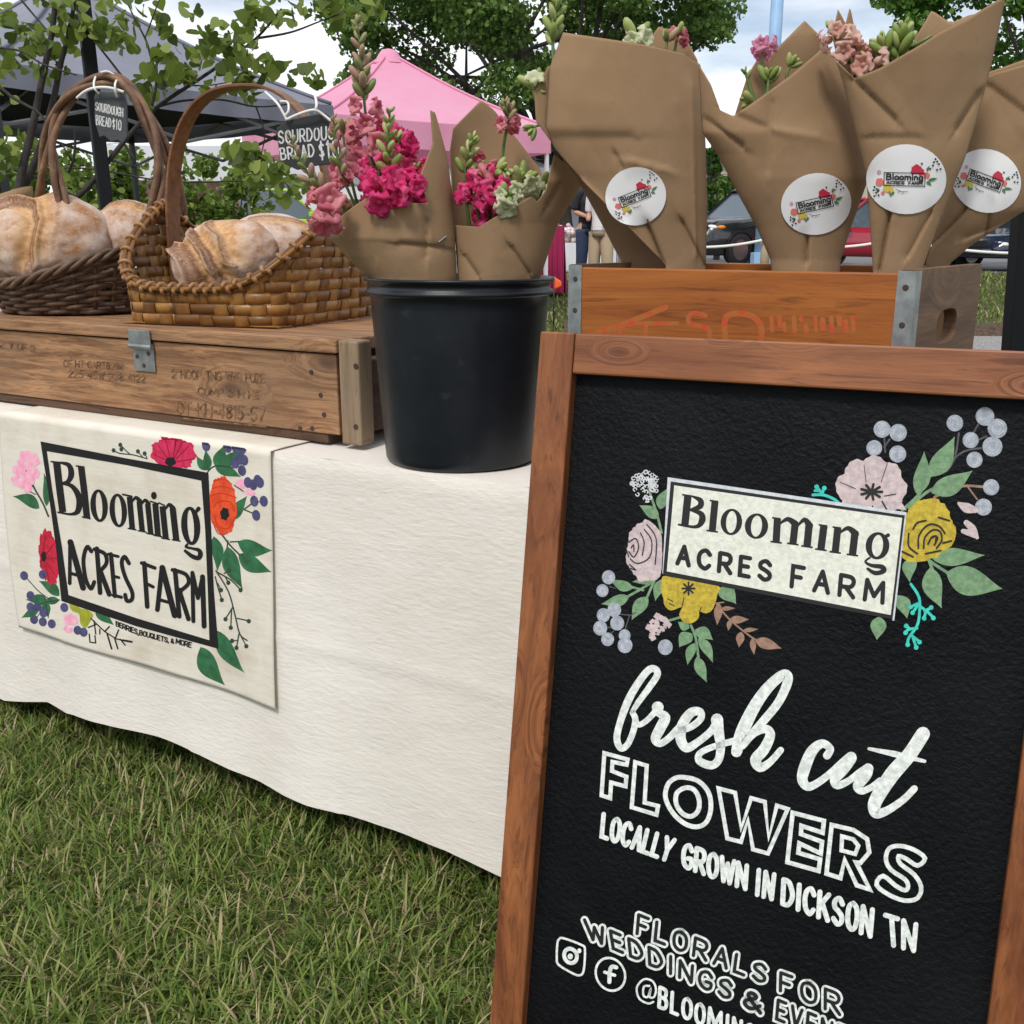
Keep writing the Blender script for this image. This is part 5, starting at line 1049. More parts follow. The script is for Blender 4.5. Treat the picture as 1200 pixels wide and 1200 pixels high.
def sticker(par, S, c, rx, ry, rot, lift=.0022, sc_=None):
    c = np.array(c, float); mb = MB(); o = lift; n = 36
    def el(f, a): x, y = rx * f * math.cos(a), ry * f * math.sin(a); return (c[0] + x * math.cos(rot) - y * math.sin(rot), c[1] + x * math.sin(rot) + y * math.cos(rot))
    vv = [S(c[0], c[1], o)]; ff = []
    for i in range(1, 7):
        for k in range(n): vv.append(S(*el(i / 6, 2 * math.pi * k / n), o))
    ff = [(0, 1 + k, 1 + (k + 1) % n) for k in range(n)] + [(1 + (i - 1) * n + k, 1 + i * n + k, 1 + i * n + (k + 1) % n, 1 + (i - 1) * n + (k + 1) % n) for i in range(1, 6) for k in range(n)]
    mb.add(vv, ff); st = mb.build('sticker', P_wht, par, smooth=True)
    k_ = (sc_ or rx) / 47.0; cr, sr = math.cos(rot), math.sin(rot)
    def q(x, y): x, y = x * k_, y * k_ * (ry / rx) * 1.12; return (c[0] + x * cr - y * sr, c[1] + x * sr + y * cr)
    ps = {kk: Paint(S, fine=2.5, lift=lift + (.0007 if kk != 'k' else .0010)) for kk in SK}
    for kk, (x, y), a in (('c', (-31, 4), 5), ('v', (-32, -8), 2.6), ('y', (-22, 11), 5.2), ('y', (-18, 13), 4), ('c', (-27, 17), 2.4), ('r', (12, -12), 6.2), ('r', (17, -9), 4.5), ('r', (8, -9), 3), ('c', (24, -5), 4)): ps[kk].bloom(q(x, y), a * k_, a * k_, 5, .12, seed=int(x + 50), raw=True)
    for (a, b, w_) in (((-20, 14), (-17, 22), 2.4), ((26, 1), (37, -2), 4), ((24, 2), (30, 7), 4), ((-36, 12), (-30, 14), 3), ((24, -10), (27, -17), 3), ((-14, 15), (-17, 20), 3)): ps['g'].leaf(q(*a), q(*b), w_ * k_, raw=True)
    for (x, y) in ((-37, 10), (-38, 14), (-35, 17), (-32, 20), (-37, 21), (-33, 15), (18, -19), (32, -21), (36, -22), (34, -25), (38, -19), (31, -17), (28, -13), (36, -12), (40, -13)): ps['k'].ell(q(x, y), 1.25 * k_, 1.25 * k_, n=8, raw=True)
    P = ps['k']; P.stroke([q(-26, -7.5), q(22, -7.5), q(22, 8), q(-26, 8)], 1.0 * k_, closed=True, raw=True)
    P.text('Blooming', q(-23, -6), q(19.5, -6), q(19.5, .8), q(-23, .8), 1.65 * k_, raw=True); P.text('ACRES', q(-23, 3), q(-2, 3), q(-2, 6), q(-23, 6), 1.05 * k_, raw=True); P.text('FARM', q(3, 3), q(19, 3), q(19, 6), q(3, 6), 1.05 * k_, raw=True)
    P.stroke([q(-12, 12), q(-6, 15), q(2, 15)], .6 * k_, raw=True); P.stroke([q(-9, 16), q(-7, 14)], .6 * k_, raw=True); P.stroke([q(-4, 17), q(-3, 15)], .6 * k_, raw=True)
    for kk, p_ in ps.items(): p_.build({'k': 'printed_lettering', 'r': 'printed_flower', 'c': 'printed_flower', 'y': 'printed_flower', 'g': 'printed_leaves', 'v': 'printed_flower'}[kk], SK[kk], st)
    return st
GB = 'brown paper flower bouquets'
def bouquet(label, base): return thing('bouquet', label, 'bouquet', base, 0, GB)

# ---- bouquet left in the crate
Y1 = 1.565
t1 = bouquet('broad paper-wrapped bouquet with square top and tilted round sticker, leftmost in the crate', at(790, 420, Y1))
Lf = [(784, 420), (780, 310), (735, 264), (684, 213), (649, 173), (640, 150), (644, 80), (660, 38)]; Rf = [(818, 420), (827, 310), (829, 240), (826, 150), (821, 76), (817, 74)]
W1 = Wrap([(655, 30), (644, 80), (640, 150), (660, 200), (690, 250), (725, 305), (760, 420)], [(820, 30), (821, 77), (826, 150), (829, 240), (827, 310), (820, 420)], Y1, .5, 0, [(760, 264, 778, 310, .012, 7), (684, 213, 735, 264, -.006, 12), (722, 180, 730, 196, .006, 5), (735, 187, 785, 200, -.005, 8), (800, 260, 826, 312, .008, 8), (640, 160, 740, 160, .004, 14), (812, 100, 816, 300, -.005, 6)], 1)
mb = MB(); W1.sheet(mb, Lf, Rf, [(660, 38), (748, 51), (801, 63), (817, 74)], [(784, 420), (818, 420)], off=.004)
mb.build('paper_front', M_paper, t1, smooth=True, solid=.0007)
mb = MB(); W1.sheet(mb, [(745, 420), (727, 305), (705, 262), (681, 218), (650, 172), (628, 142), (626, 108), (642, 78)], [(818, 420), (826, 310), (826, 240), (821, 150), (818, 76), (817, 70)], [(642, 78), (700, 62), (764, 52), (764, 42), (772, 31), (790, 37), (804, 45), (817, 70)], [(745, 420), (818, 420)], side=1)
mb.build('paper_back', M_paper, t1, smooth=True, solid=.0007)
sticker(t1, lambda x, y, o: W1.S(x, y, o + .0045), (745, 230), 36, 34, -.38)
snapdragon(t1, [(745, 160), (745, 80), (746, 38)], Y1, 'white', (.7, .9), .022, 3, nf=3, nb=3, bs=.02); snapdragon(t1, [(790, 140), (790, 70), (795, 38)], Y1, 'rose', (.80, 1), .013, 4, nf=3, nb=3, bs=.014); snapdragon(t1, [(778, 140), (780, 70), (782, 45)], Y1 - .01, 'rose', (.9, 1), .012, 5, M_budp, nf=0, nb=5, bs=.014)
snapdragon(t1, [(690, 170), (656, 110), (648, 60), (652, 10), (654, -20)], Y1 + .05, 'white', (.5, .55), .014, 14, M_bud, nf=0, nb=20, bs=.017); snapdragon(t1, [(680, 190), (640, 120), (626, 92)], Y1 + .03, 'white', (.6, .85), .018, 15, nf=0, nb=8, bs=.018); snapdragon(t1, [(690, 200), (640, 150), (622, 152)], Y1 + .02, 'white', (.8, .85), .016, 16, nf=0, nb=7, bs=.014); snapdragon(t1, [(690, 150), (632, 112), (630, 105)], Y1 + .02, 'white', (.8, .85), .016, 17, nf=1, nb=5, bs=.018)
# ---- second bouquet
Y2 = 1.475
t2 = bouquet('paper-wrapped bouquet with one pointed peak and a pink bloom, second from left in crate', at(945, 420, Y2))
W2 = Wrap([(819, 60), (823, 155), (841, 181), (865, 227), (887, 267), (903, 304), (915, 420)], [(968, 40), (986, 80), (1006, 150), (1018, 208), (998, 264), (985, 304), (975, 420)], Y2, .5, 0, [(947, 276, 946, 306, .010, 5), (859, 132, 900, 150, .005, 10), (900, 150, 960, 160, -.004, 10), (905, 120, 900, 200, .004, 12), (830, 140, 870, 170, .006, 8)], 12)
mb = MB(); W2.sheet(mb, [(915, 420), (903, 304), (887, 267), (865, 227), (841, 181), (823, 155), (819, 76)], [(975, 420), (985, 304), (998, 264), (1018, 208), (1006, 150), (986, 80), (966, 50)], [(819, 76), (833, 99), (844, 129), (859, 136), (887, 117), (927, 88), (959, 61), (966, 50)], [(915, 420), (975, 420)], nu=84)
mb.build('paper_front', M_paper, t2, smooth=True, solid=.0007)
mb = MB(); W2.sheet(mb, [(915, 420), (903, 304), (887, 267), (865, 227), (850, 195), (862, 132)], [(975, 420), (985, 304), (996, 264), (1010, 208), (998, 150), (982, 80), (967, 47)], [(862, 132), (876, 88), (889, 67), (905, 62), (943, 24), (955, 36), (967, 47)], [(915, 420), (975, 420)], side=1)
mb.build('paper_back', M_paper, t2, smooth=True, solid=.0007)
sticker(t2, W2.S, (956.5, 239), 41.5, 36, -.22)
snapdragon(t2, [(902, 150), (897, 100), (893, 72), (895, 50)], Y2 + .01, 'pink', (.86, .99), .0165, 5, nf=3, nb=0, bs=.010, budm=M_budp); snapdragon(t2, [(905, 150), (900, 110), (902, 85)], Y2, 'white', (.8, .8), .02, 6, nf=0, nb=8, bs=.016); snapdragon(t2, [(930, 130), (922, 90), (930, 72)], Y2 + .02, 'white', (.8, .8), .02, 9, nf=0, nb=9, bs=.012); snapdragon(t2, [(890, 150), (880, 120), (876, 118)], Y2, 'white', (.5, .5), .02, 10, nf=0, nb=3, bs=.016)
snapdragon(t2, [(890, 140), (876, 92), (872, 82)], Y2 + .02, 'white', (.5, .5), .012, 11, nf=0, nb=5, bs=.008)
# ---- third bouquet, tall with a corner running out of the picture
Y3 = 1.385
t3 = bouquet('tall paper-wrapped bouquet with long swept corner and blush blossoms, sticker facing straight out', at(1052, 420, Y3))
W3 = Wrap([(970, -10), (977, 56), (991, 107), (1015, 203), (1020, 267), (1023, 313), (1030, 420)], [(1181, -10), (1163, 69), (1156, 99), (1140, 155), (1130, 187), (1103, 253), (1081, 315), (1072, 420)], Y3, .45, -.01, [(1044, 250, 1031, 318, .012, 5), (1091, 250, 1064, 300, .008, 6), (1001, 92, 1050, 140, .006, 7), (1120, 150, 1145, 110, .010, 7), (1020, 160, 1075, 160, .003, 8), (1156, 99, 1128, 200, -.006, 8)], 23)
mb = MB(); W3.sheet(mb, [(1030, 420), (1023, 313), (1020, 267), (1015, 203), (991, 107), (979, 70)], [(1072, 420), (1081, 315), (1103, 253), (1130, 187), (1140, 155), (1156, 99), (1163, 69), (1179, -6)], [(979, 70), (1001, 92), (1033, 79), (1071, 57), (1103, 37), (1135, 21), (1179, -6)], [(1030, 420), (1072, 420)], nu=84)
mb.build('paper_front', M_paper, t3, smooth=True, solid=.0007)
mb = MB(); W3.sheet(mb, [(1030, 420), (1023, 313), (1020, 267), (1015, 203), (991, 107), (975, 42)], [(1072, 420), (1081, 315), (1103, 253), (1130, 187), (1140, 155), (1156, 99), (1163, 69), (1172, 10)], [(975, 42), (982, 11), (991, 28), (996, 8), (1006, 55), (1068, 52), (1092, 12), (1114, 27), (1135, 18), (1172, 10)], [(1030, 420), (1072, 420)], side=1, nu=50)
mb.build('paper_back', M_paper, t3, smooth=True, solid=.0007)
sticker(t3, W3.S, (1062, 210), 47, 41, 0.02)
snapdragon(t3, [(1020, 150), (1005, 90), (985, 50), (975, 32)], Y3 + .01, 'blush', (.45, .98), .021, 7, nf=9, nb=2, bs=.012); snapdragon(t3, [(1030, 130), (1020, 90), (1018, 66)], Y3, 'blush', (.6, .98), .022, 8, nf=7, nb=1, bs=.01)
snapdragon(t3, [(1040, 130), (1052, 70), (1060, 28)], Y3 + .01, 'white', (.55, .55), .02, 12, nf=0, nb=16, bs=.020); snapdragon(t3, [(1040, 120), (1040, 70), (1030, 45)], Y3 + .01, 'white', (.6, .6), .02, 13, nf=1, nb=8, bs=.018)
mb = MB(); mb.tube([at(1062, 60, Y3 + .01), at(1078, 50, Y3), at(1092, 42, Y3 - .01)], .0022, 6); mb.build('cut_stem', M_stem, t3, smooth=True)
# ---- fourth bouquet, right edge
Y4 = 1.50
t4 = bouquet('paper-wrapped bouquet at right end of the crate with its sticker tilted clockwise', at(1105, 420, Y4))
W4 = Wrap([(1135, 60), (1130, 180), (1105, 250), (1085, 308), (1085, 420)], [(1290, 40), (1260, 150), (1200, 247), (1137, 288), (1112, 310), (1118, 420)], Y4, .45, 0, [(1132, 246, 1090, 290, .010, 7), (1190, 255, 1130, 280, .008, 7), (1162, 240, 1150, 300, .006, 6), (1160, 100, 1200, 130, .004, 10)], 34)
mb = MB(); W4.sheet(mb, [(1085, 420), (1085, 308), (1105, 250), (1130, 180), (1150, 92)], [(1118, 420), (1112, 310), (1137, 288), (1200, 247), (1262, 150), (1285, 66)], [(1150, 92), (1167, 85), (1200, 76), (1285, 66)], [(1085, 420), (1118, 420)], nu=84)
mb.build('paper_front', M_paper, t4, smooth=True, solid=.0007)
mb = MB(); W4.sheet(mb, [(1085, 420), (1085, 308), (1105, 250), (1130, 180), (1160, 84)], [(1118, 420), (1112, 310), (1137, 288), (1200, 247), (1262, 150), (1283, 50)], [(1160, 84), (1200, 70), (1240, 52), (1283, 50)], [(1085, 420), (1118, 420)], side=1)
mb.build('paper_back', M_paper, t4, smooth=True, solid=.0007)
sticker(t4, W4.S, (1156, 212), 41, 37, .36)
snapdragon(t4, [(1200, 200), (1235, 90), (1240, 30)], Y4, 'blush', (.55, .9), .02, 44, nf=6, nb=5)
# ---- left bouquet in the bucket
Y5 = 1.665
t5 = bouquet('bouquet of hot pink snapdragons in low paper wrap, left one in the bucket', at(480, 430, Y5))
W5 = Wrap([(386, 200), (387, 279), (405, 300), (431, 325), (462, 372)], [(533, 120), (531, 234), (535, 324), (530, 372)], Y5, .60, 0, [(470, 285, 520, 290, .006, 10), (500, 260, 500, 300, .007, 8), (400, 275, 420, 318, -.005, 8), (430, 235, 440, 300, .003, 15)], 45)
mb = MB(); W5.sheet(mb, [(462, 372), (431, 325), (405, 300), (387, 279)], [(530, 372), (535, 324), (531, 234), (523, 180), (510, 132), (504, 129)], [(387, 279), (390, 262), (405, 249), (420, 238), (435, 229), (455, 234), (480, 238), (501, 238), (496, 222), (490, 210), (493, 203), (507, 168), (504, 129)], [(462, 372), (530, 372)], nu=110, nv=80)
mb.build('paper_front', M_paper, t5, smooth=True, solid=.0007)
mb = MB(); W5.sheet(mb, [(462, 372), (431, 325), (405, 300), (390, 279)], [(530, 372), (534, 324), (530, 260), (529, 234)], [(390, 279), (405, 262), (440, 240), (480, 232), (529, 234)], [(462, 372), (530, 372)], side=1)
mb.build('paper_back', M_paper, t5, smooth=True, solid=.0007)
mb = MB(); a_ = W5.S(514, 284, .002); b_ = W5.S(523, 277, .002); mb.tube([a_, b_], .0011, 5); mb.build('staple', M_zinc, t5)
D5 = [([(470, 320), (452, 240), (436, 190), (428, 130), (424, 80), (418, 20)], 1.60, 'rose', (.36, .66), .026, 51, 12, 22, M_budp, .020),
      ([(480, 320), (472, 240), (462, 190), (452, 150)], 1.63, 'hot', (.25, .98), .031, 52, 22, 3, None, .014), ([(485, 320), (478, 250), (470, 200), (466, 160)], 1.60, 'hot', (.25, .95), .029, 57, 18, 3, None, .014),
      ([(470, 330), (462, 240), (455, 180), (457, 128)], 1.56, 'hot', (.42, .55), .020, 53, 3, 18, M_bud, .019), ([(490, 330), (492, 250), (488, 195)], 1.59, 'hot', (.3, .98), .030, 54, 18, 2, None, .012), ([(465, 330), (450, 240), (440, 180)], 1.60, 'hot', (.4, .98), .030, 62, 16, 2, None, .012), ([(480, 330), (470, 240), (462, 215)], 1.57, 'hot', (.55, .98), .030, 63, 10, 0, None, .012),
      ([(455, 330), (420, 250), (398, 195), (390, 135)], 1.57, 'rose', (.5, .62), .018, 55, 3, 12, M_budp, .016), ([(450, 330), (400, 240), (370, 218), (338, 158)], 1.56, 'rose', (.60, .62), .018, 56, 0, 16, M_budp, .017), ([(455, 330), (425, 260), (405, 180), (402, 145)], 1.62, 'rose', (.45, .9), .024, 58, 8, 5, M_budp, .016)]
for pth, Y, c, tf, sz, sd_, nf, nb, bmt, bs in D5: snapdragon(t5, pth, Y + .05, c, tf, sz, sd_, bmt, nf, nb, bs=bs, dY=1.66 - Y)
snapdragon(t5, [(450, 320), (400, 250), (378, 241)], 1.60, 'rose', (.86, 1), .028, 59, nf=5, nb=0, dY=.09); snapdragon(t5, [(480, 320), (455, 240), (448, 220)], 1.60, 'hot', (.82, 1), .030, 60, nf=5, nb=0, dY=.09); snapdragon(t5, [(490, 320), (485, 250), (480, 215)], 1.60, 'hot', (.7, 1), .024, 61, nf=5, nb=0, dY=.09)
mb = MB(); rr = random.Random(9)
for i in range(26): c = at(382 + rr.gauss(0, 6), 268 + rr.gauss(0, 4), 1.62 + rr.uniform(-.01, .01)); mb.ell(c, (.0028, .0028, .0018), nu=6, nv=4)
lc = mb.build('lace_flower', PM['lace'], t5, smooth=True)
# ---- right bouquet in the bucket
Y6 = 1.672
t6 = bouquet('bouquet of pink and pale green snapdragons in peaked paper, right one in the bucket', at(580, 430, Y6))
W6 = Wrap([(526, 110), (527, 180), (530, 240), (537, 324), (540, 372)], [(690, 110), (684, 213), (655, 262), (634, 322), (608, 372)], Y6, .60, 0, [(545, 300, 560, 322, .006, 8), (600, 290, 620, 320, .006, 8), (640, 240, 655, 215, .006, 6)], 56)
mb = MB(); W6.sheet(mb, [(540, 372), (537, 324), (534, 264)], [(608, 372), (634, 322), (655, 260), (684, 213), (668, 196), (649, 181)], [(534, 264), (548, 265), (561, 266), (579, 255), (600, 243), (621, 231), (630, 236), (640, 222), (649, 181)], [(540, 372), (608, 372)], nu=96)
mb.build('paper_front', M_paper, t6, smooth=True, solid=.0007)
mb = MB(); W6.sheet(mb, [(540, 372), (537, 324), (531, 250), (527, 177)], [(608, 372), (634, 322), (655, 255), (633, 198)], [(527, 177), (531, 150), (564, 117), (579, 129), (606, 163), (633, 198)], [(540, 372), (608, 372)], side=1, nu=40)
mb.build('paper_back', M_paper, t6, smooth=True, solid=.0007)
for pth, Y, c, tf, sz, sd_, nf, nb, bmt, bs in [([(580, 330), (575, 240), (568, 205)], 1.60, 'hot', (.3, .98), .030, 71, 12, 1, None, .01), ([(570, 330), (560, 250), (555, 225)], 1.58, 'hot', (.6, 1), .024, 72, 6, 0, None, .01), ([(585, 330), (582, 250), (578, 220)], 1.585, 'hot', (.6, 1), .026, 77, 6, 0, None, .01), ([(580, 330), (572, 230), (567, 192)], 1.62, 'rose', (.62, .98), .025, 73, 7, 1, None, .01), ([(590, 330), (588, 200), (595, 140), (592, 118)], 1.62, 'rose', (.55, .68), .018, 74, 3, 12, M_budp, .015), ([(560, 330), (545, 215), (556, 158)], 1.60, 'white', (.5, .55), .02, 75, 0, 12, M_bud, .018), ([(590, 330), (580, 210), (600, 205)], 1.59, 'white', (.6, .6), .02, 76, 0, 9, M_bud, .018),
      ([(600, 330), (604, 250), (615, 205)], 1.57, 'white', (.62, .95), .021, 78, 5, 6, M_bud, .02), ([(600, 330), (625, 250), (641, 210)], 1.60, 'white', (.68, .98), .022, 79, 5, 2, M_bud, .016), ([(590, 330), (590, 250), (596, 230)], 1.565, 'white', (.8, 1), .020, 80, 3, 3, M_bud, .016)]:
    snapdragon(t6, pth, Y + .05, c, tf, sz, sd_, bmt, nf, nb, bs=bs, dY=1.66 - Y)
# ============================================================ poles of the stall's own canopy
M_pole = mat('black_powder_coat', (.006, .0065, .008), rough=.5, spec=.2)
def pole(label, a, b, wd):
    a, b = Vector(a), Vector(b); t = thing('canopy_pole', label, 'pole', (b.x, b.y, b.z)); d = (a - b)
    mb = MB(); q = d.to_track_quat('Z', 'Y').to_matrix()
    mb.box((a + b) / 2, (wd, wd, d.length), q); mb.build('pole', M_pole, t, bevel=.004)
    MB().box(b + Vector((0, 0, .006)), (wd * 2.6, wd * 2.6, .012)).build('foot_plate', M_pole, t, bevel=.003)
p0, p1 = at(97, 0, 3.46), at(124, 240, 3.42); dd = (p1 - p0); g_ = p0 + dd * ((0 - p0.z) / dd.z)
pole('black square canopy pole behind the bread baskets', p0 - dd * .9, g_, .040)
p0, p1 = at(1204, 230, 2.25), at(1191, 400, 2.25); dd = (p1 - p0); g_ = p0 + dd * ((0 - p0.z) / dd.z)
pole('black canopy pole at the right edge beyond the wooden crate', p0 - dd * 3.2, g_, .046)

# ============================================================ far things
def ground_at(x, y): return gz(x, y)
M_tgrey = mat('grey_canopy_cloth', (.23, .235, .285), (.19, .195, .24), scale=1.5, rough=.8, trans=.08, bump=[(3, .3, .03)]); M_tshade = mat('shaded_canopy_cloth', (.05, .053, .062), (.035, .037, .045), scale=2, rough=.85, bump=[(3, .3, .03)], trans=.05)  # the second cloth carries the roof's underside shade in its colour
M_tpink = mat('pink_canopy_cloth', (.86, .42, .57), (.83, .36, .52), scale=1.5, rough=.75, trans=.3, bump=[(4, .3, .03)]); M_twhite = mat('white_canopy_cloth', (.80, .81, .84), (.74, .75, .79), scale=2, rough=.8, trans=.15, bump=[(4, .3, .02)]); M_tblue = mat('pale_blue_canopy_cloth', (.55, .62, .76), (.5, .57, .7), scale=2, rough=.8, trans=.15)
M_leg = mat('white_steel_leg', (.7, .7, .72), metal=.3, rough=.4); M_truss = mat('dull_steel_truss', (.22, .22, .23), metal=.4, rough=.5); M_legd = mat('black_steel_leg', (.03, .03, .033), rough=.5)
def tent(label, c, rz, sx, sy, eave, peak, mroof, mval, mleg, val=.28, truss=False, shade_sheet=None, walls=()):
    z0 = ground_at(c[0], c[1]); t = thing('canopy_tent', label, 'tent', (c[0], c[1], z0), rz)
    cs = [(-sx, -sy), (sx, -sy), (sx, sy), (-sx, sy)]; mb = MB(); n = 10
    for i in range(4):
        a, b = Vector((*cs[i], eave)), Vector((*cs[(i + 1) % 4], eave)); ap = Vector((0, 0, peak))
        def f(u, v, a=a, b=b): q = a.lerp(b, u).lerp(ap, v); q.z -= .07 * math.sin(math.pi * v) * (1 - .3 * math.sin(math.pi * u)) + .03 * math.sin(math.pi * u) * (1 - v); return q
        mb.grid(f, n, n)
    mb.build('roof', mroof, t, local=True, smooth=True)
    if shade_sheet: l_ = MB(); l_.v = [(x * .992, y * .992, z - .02) for x, y, z in mb.v]; l_.f = list(mb.f); l_.mi = list(mb.mi); l_.build('roof_shade_sheet', shade_sheet, t, local=True, smooth=True)  # shade under the roof, made as an added dark sheet
    mb = MB()
    for i in range(4):
        a = Vector((*cs[i], eave)); pp = [a.lerp(Vector((0, 0, peak)), v) - Vector((0, 0, .07 * math.sin(math.pi * v) - .012)) for v in np.linspace(0, 1, 11)]; mb.tube(pp, .016, 6)
    mb.lathe([(.20, peak - .13), (.13, peak - .02), (.09, peak + .03), (0, peak + .05)], 10, cap0=False, cap1=False)
    mb.build('hip_seams', mroof, t, local=True, smooth=True)
    mb = MB()
    for i in range(4):
        a, b = Vector((*cs[i], eave)), Vector((*cs[(i + 1) % 4], eave))
        def f(u, v, a=a, b=b): q = a.lerp(b, u); o = Vector((q.x, q.y, 0)).normalized() * (.012 + .012 * math.sin(u * 40 + a.x) * v); q.z -= val * v + .03 * math.sin(math.pi * u); return q + o
        mb.grid(f, 40, 3)
    mb.build('valance', mval, t, local=True, smooth=True)
    for (x, y) in cs: MB().bx(x * .985 - .02, x * .985 + .02, y * .985 - .02, y * .985 + .02, 0, eave).build('leg', mleg, t, local=True)
    if truss:
        mb = MB()
        for i in range(4):
            a, b = Vector((*cs[i], eave)) * 1, Vector((*cs[(i + 1) % 4], eave)); a = Vector((a.x * .98, a.y * .98, eave - .06)); b = Vector((b.x * .98, b.y * .98, eave - .06)); m_ = a.lerp(b, .5)
            for (p, q) in ((a, m_), (m_, b)):
                lo = Vector((0, 0, -.32)); mb.tube([p, q + lo], .014, 5); mb.tube([p + lo, q], .014, 5)
        for (x, y) in cs: mb.tube([Vector((x * .98, y * .98, eave - .3)), Vector((0, 0, peak - .55))], .014, 5)
        mb.build('truss', M_truss, t, local=True)
    for (i, m_) in walls:
        a, b = Vector((*cs[i], 0)), Vector((*cs[(i + 1) % 4], 0)); mb = MB()
        def f(u, v, a=a, b=b): q = a.lerp(b, u); o = Vector((q.x, q.y, 0)).normalized() * (.03 * math.sin(u * 46) + .02 * math.sin(u * 17)); return Vector((q.x, q.y, .05 + (eave - .1) * v)) + o
        mb.grid(f, 90, 4); mb.build('side_curtain', m_, t, local=True, smooth=True)
    return t
tent('grey canopy tent with dark underside and white truss behind the bread', (-3.50, 8.80), R(53), 1.43, 1.43, 2.16, 3.05, M_tgrey, M_tgrey, M_legd, .15, truss=True, shade_sheet=M_tshade)
tent('pale blue white canopy tent cut off by the left edge', (-4.86, 6.0), R(53), 1.3, 1.3, 1.98, 2.65, M_tblue, M_tblue, M_leg, .22, walls=((0, M_twhite),))
tent('bright pink canopy tent with a pointed peak behind the snapdragons', (-1.55, 13.9), R(32), 1.46, 1.46, 2.34, 3.27, M_tpink, M_tpink, M_leg, .30)
tent('far pink curtained stall behind the basket handle', (-5.6, 18.4), R(8), .78, .9, 2.5, 2.9, M_tpink, M_tpink, M_leg, .2, walls=((0, M_tpink), (1, M_tpink)))
tent('white canopy tent with low white valance behind the black price tag', (-4.25, 17.4), R(-6), 1.75, 1.2, 2.05, 2.6, M_twhite, M_twhite, M_leg, .5)
tent('white canopy tent under and beyond the pink one', (.9, 26), R(5), 1.9, 1.5, 2.2, 2.9, M_twhite, M_twhite, M_leg, .35, walls=((2, M_twhite),))
# draped white stall tables behind
def stall_table(label, c, rz, sx, sy, h, m):
    z0 = ground_at(c[0], c[1]); t = thing('stall_table', label, 'table', (c[0], c[1], z0), rz); mb = MB()
    mb.grid(lambda u, v: Vector((sx * (2 * u - 1), sy * (2 * v - 1), h)), 4, 2)
    for i, (a, b) in enumerate((((-sx, -sy), (sx, -sy)), ((sx, -sy), (sx, sy)), ((sx, sy), (-sx, sy)), ((-sx, sy), (-sx, -sy)))):
        mb.grid(lambda u, v, a=a, b=b: Vector((a[0] + (b[0] - a[0]) * u, a[1] + (b[1] - a[1]) * u, h - (h - .04) * v)) + Vector((a[1] - b[1], b[0] - a[0], 0)).normalized() * -(.03 * v * (1 + math.sin(u * 24))), 40, 4)
    mb.build('table_cover', m, t, local=True, smooth=True); return t
stall_table('white draped stall table seen between the two baskets', (-4.0, 12.2), R(-8), .55, .35, .95, M_twhite)
stall_table('crimson draped stall table seen right of the bucket', (.60, 15.9), R(4), .15, .3, 1.0, mat('crimson_cloth', (.30, .012, .07), rough=.8))
t_ = stall_table('flower stall table with pastel bunches seen between paper bouquets', (1.15, 19.6), R(0), .75, .35, .55, M_twhite)
mb = MB(); rr = random.Random(5)
for i in range(240): mb.ell((1.15 + rr.uniform(-.7, .7), 19.6 + rr.uniform(-.3, .3), ground_at(0, 19.6) + .58 + rr.uniform(0, .28)), .045, nu=6, nv=4)
fb = mb.build('flower_bunches', mat('pastel_blooms', (.6, .4, .45), rough=.7, isl=[(0, (.65, .45, .52)), (.3, (.75, .7, .65)), (.55, (.25, .33, .18)), (.8, (.5, .15, .25)), (1, (.8, .78, .8))]), None, base=(1.15, 19.6, ground_at(0, 19.6) + .555)); tag(fb, 'pastel flower bunches massed on the far stall table', 'flowers', kind='stuff')

# ---- foliage
def leaf_cloud(centres, n_leaf, size, seed, heart=False, up=.35):
    """many small folded leaves through the given clumps: (centre, radius, weight)"""
    g = np.random.default_rng(seed); W_ = np.array([c[2] for c in centres], float); W_ /= W_.sum(); idx = g.choice(len(centres), n_leaf, p=W_)
    C_ = np.array([c[0] for c in centres])[idx]; Rr = np.array([c[1] if hasattr(c[1], '__len__') else (c[1],) * 3 for c in centres])[idx]
    d = g.normal(size=(n_leaf, 3)); d /= np.linalg.norm(d, axis=1)[:, None]; P_ = C_ + d * Rr * (g.random(n_leaf) ** .45)[:, None]
    nrm = g.normal(size=(n_leaf, 3)) + np.array([0, 0, up]) + d * .4; nrm /= np.linalg.norm(nrm, axis=1)[:, None]
    a = np.cross(nrm, g.normal(size=(n_leaf, 3))); a /= np.linalg.norm(a, axis=1)[:, None]; b = np.cross(nrm, a); s_ = size * g.uniform(.65, 1.25, n_leaf)[:, None]
    prof = [(-.5, 0, 0), (-.28, .36, .07), (.15, .30, .06), (.55, 0, -.05), (.15, -.30, .06), (-.28, -.36, .07)] if not heart else [(-.36, 0, 0), (-.46, .10, .03), (-.47, .24, .06), (-.38, .38, .09), (-.20, .47, .11), (.02, .43, .09), (.22, .30, .05), (.40, .13, -.03), (.56, 0, -.10), (.40, -.13, -.03), (.22, -.30, .05), (.02, -.43, .09), (-.20, -.47, .11), (-.38, -.38, .09), (-.47, -.24, .06), (-.46, -.10, .03)]
    k = len(prof); V = np.concatenate([P_ + a * s_ * q[0] + b * s_ * q[1] + nrm * s_ * q[2] for q in prof]).reshape(k, n_leaf, 3).transpose(1, 0, 2).reshape(-1, 3)
    return V, np.arange(n_leaf * k).reshape(n_leaf, k), k
def leafm(name, a, b, c, d, tr=.3): return mat(name, b, rough=.5, spec=.3, trans=tr, isl=[(0, a), (.4, b), (.75, c), (1, d)])
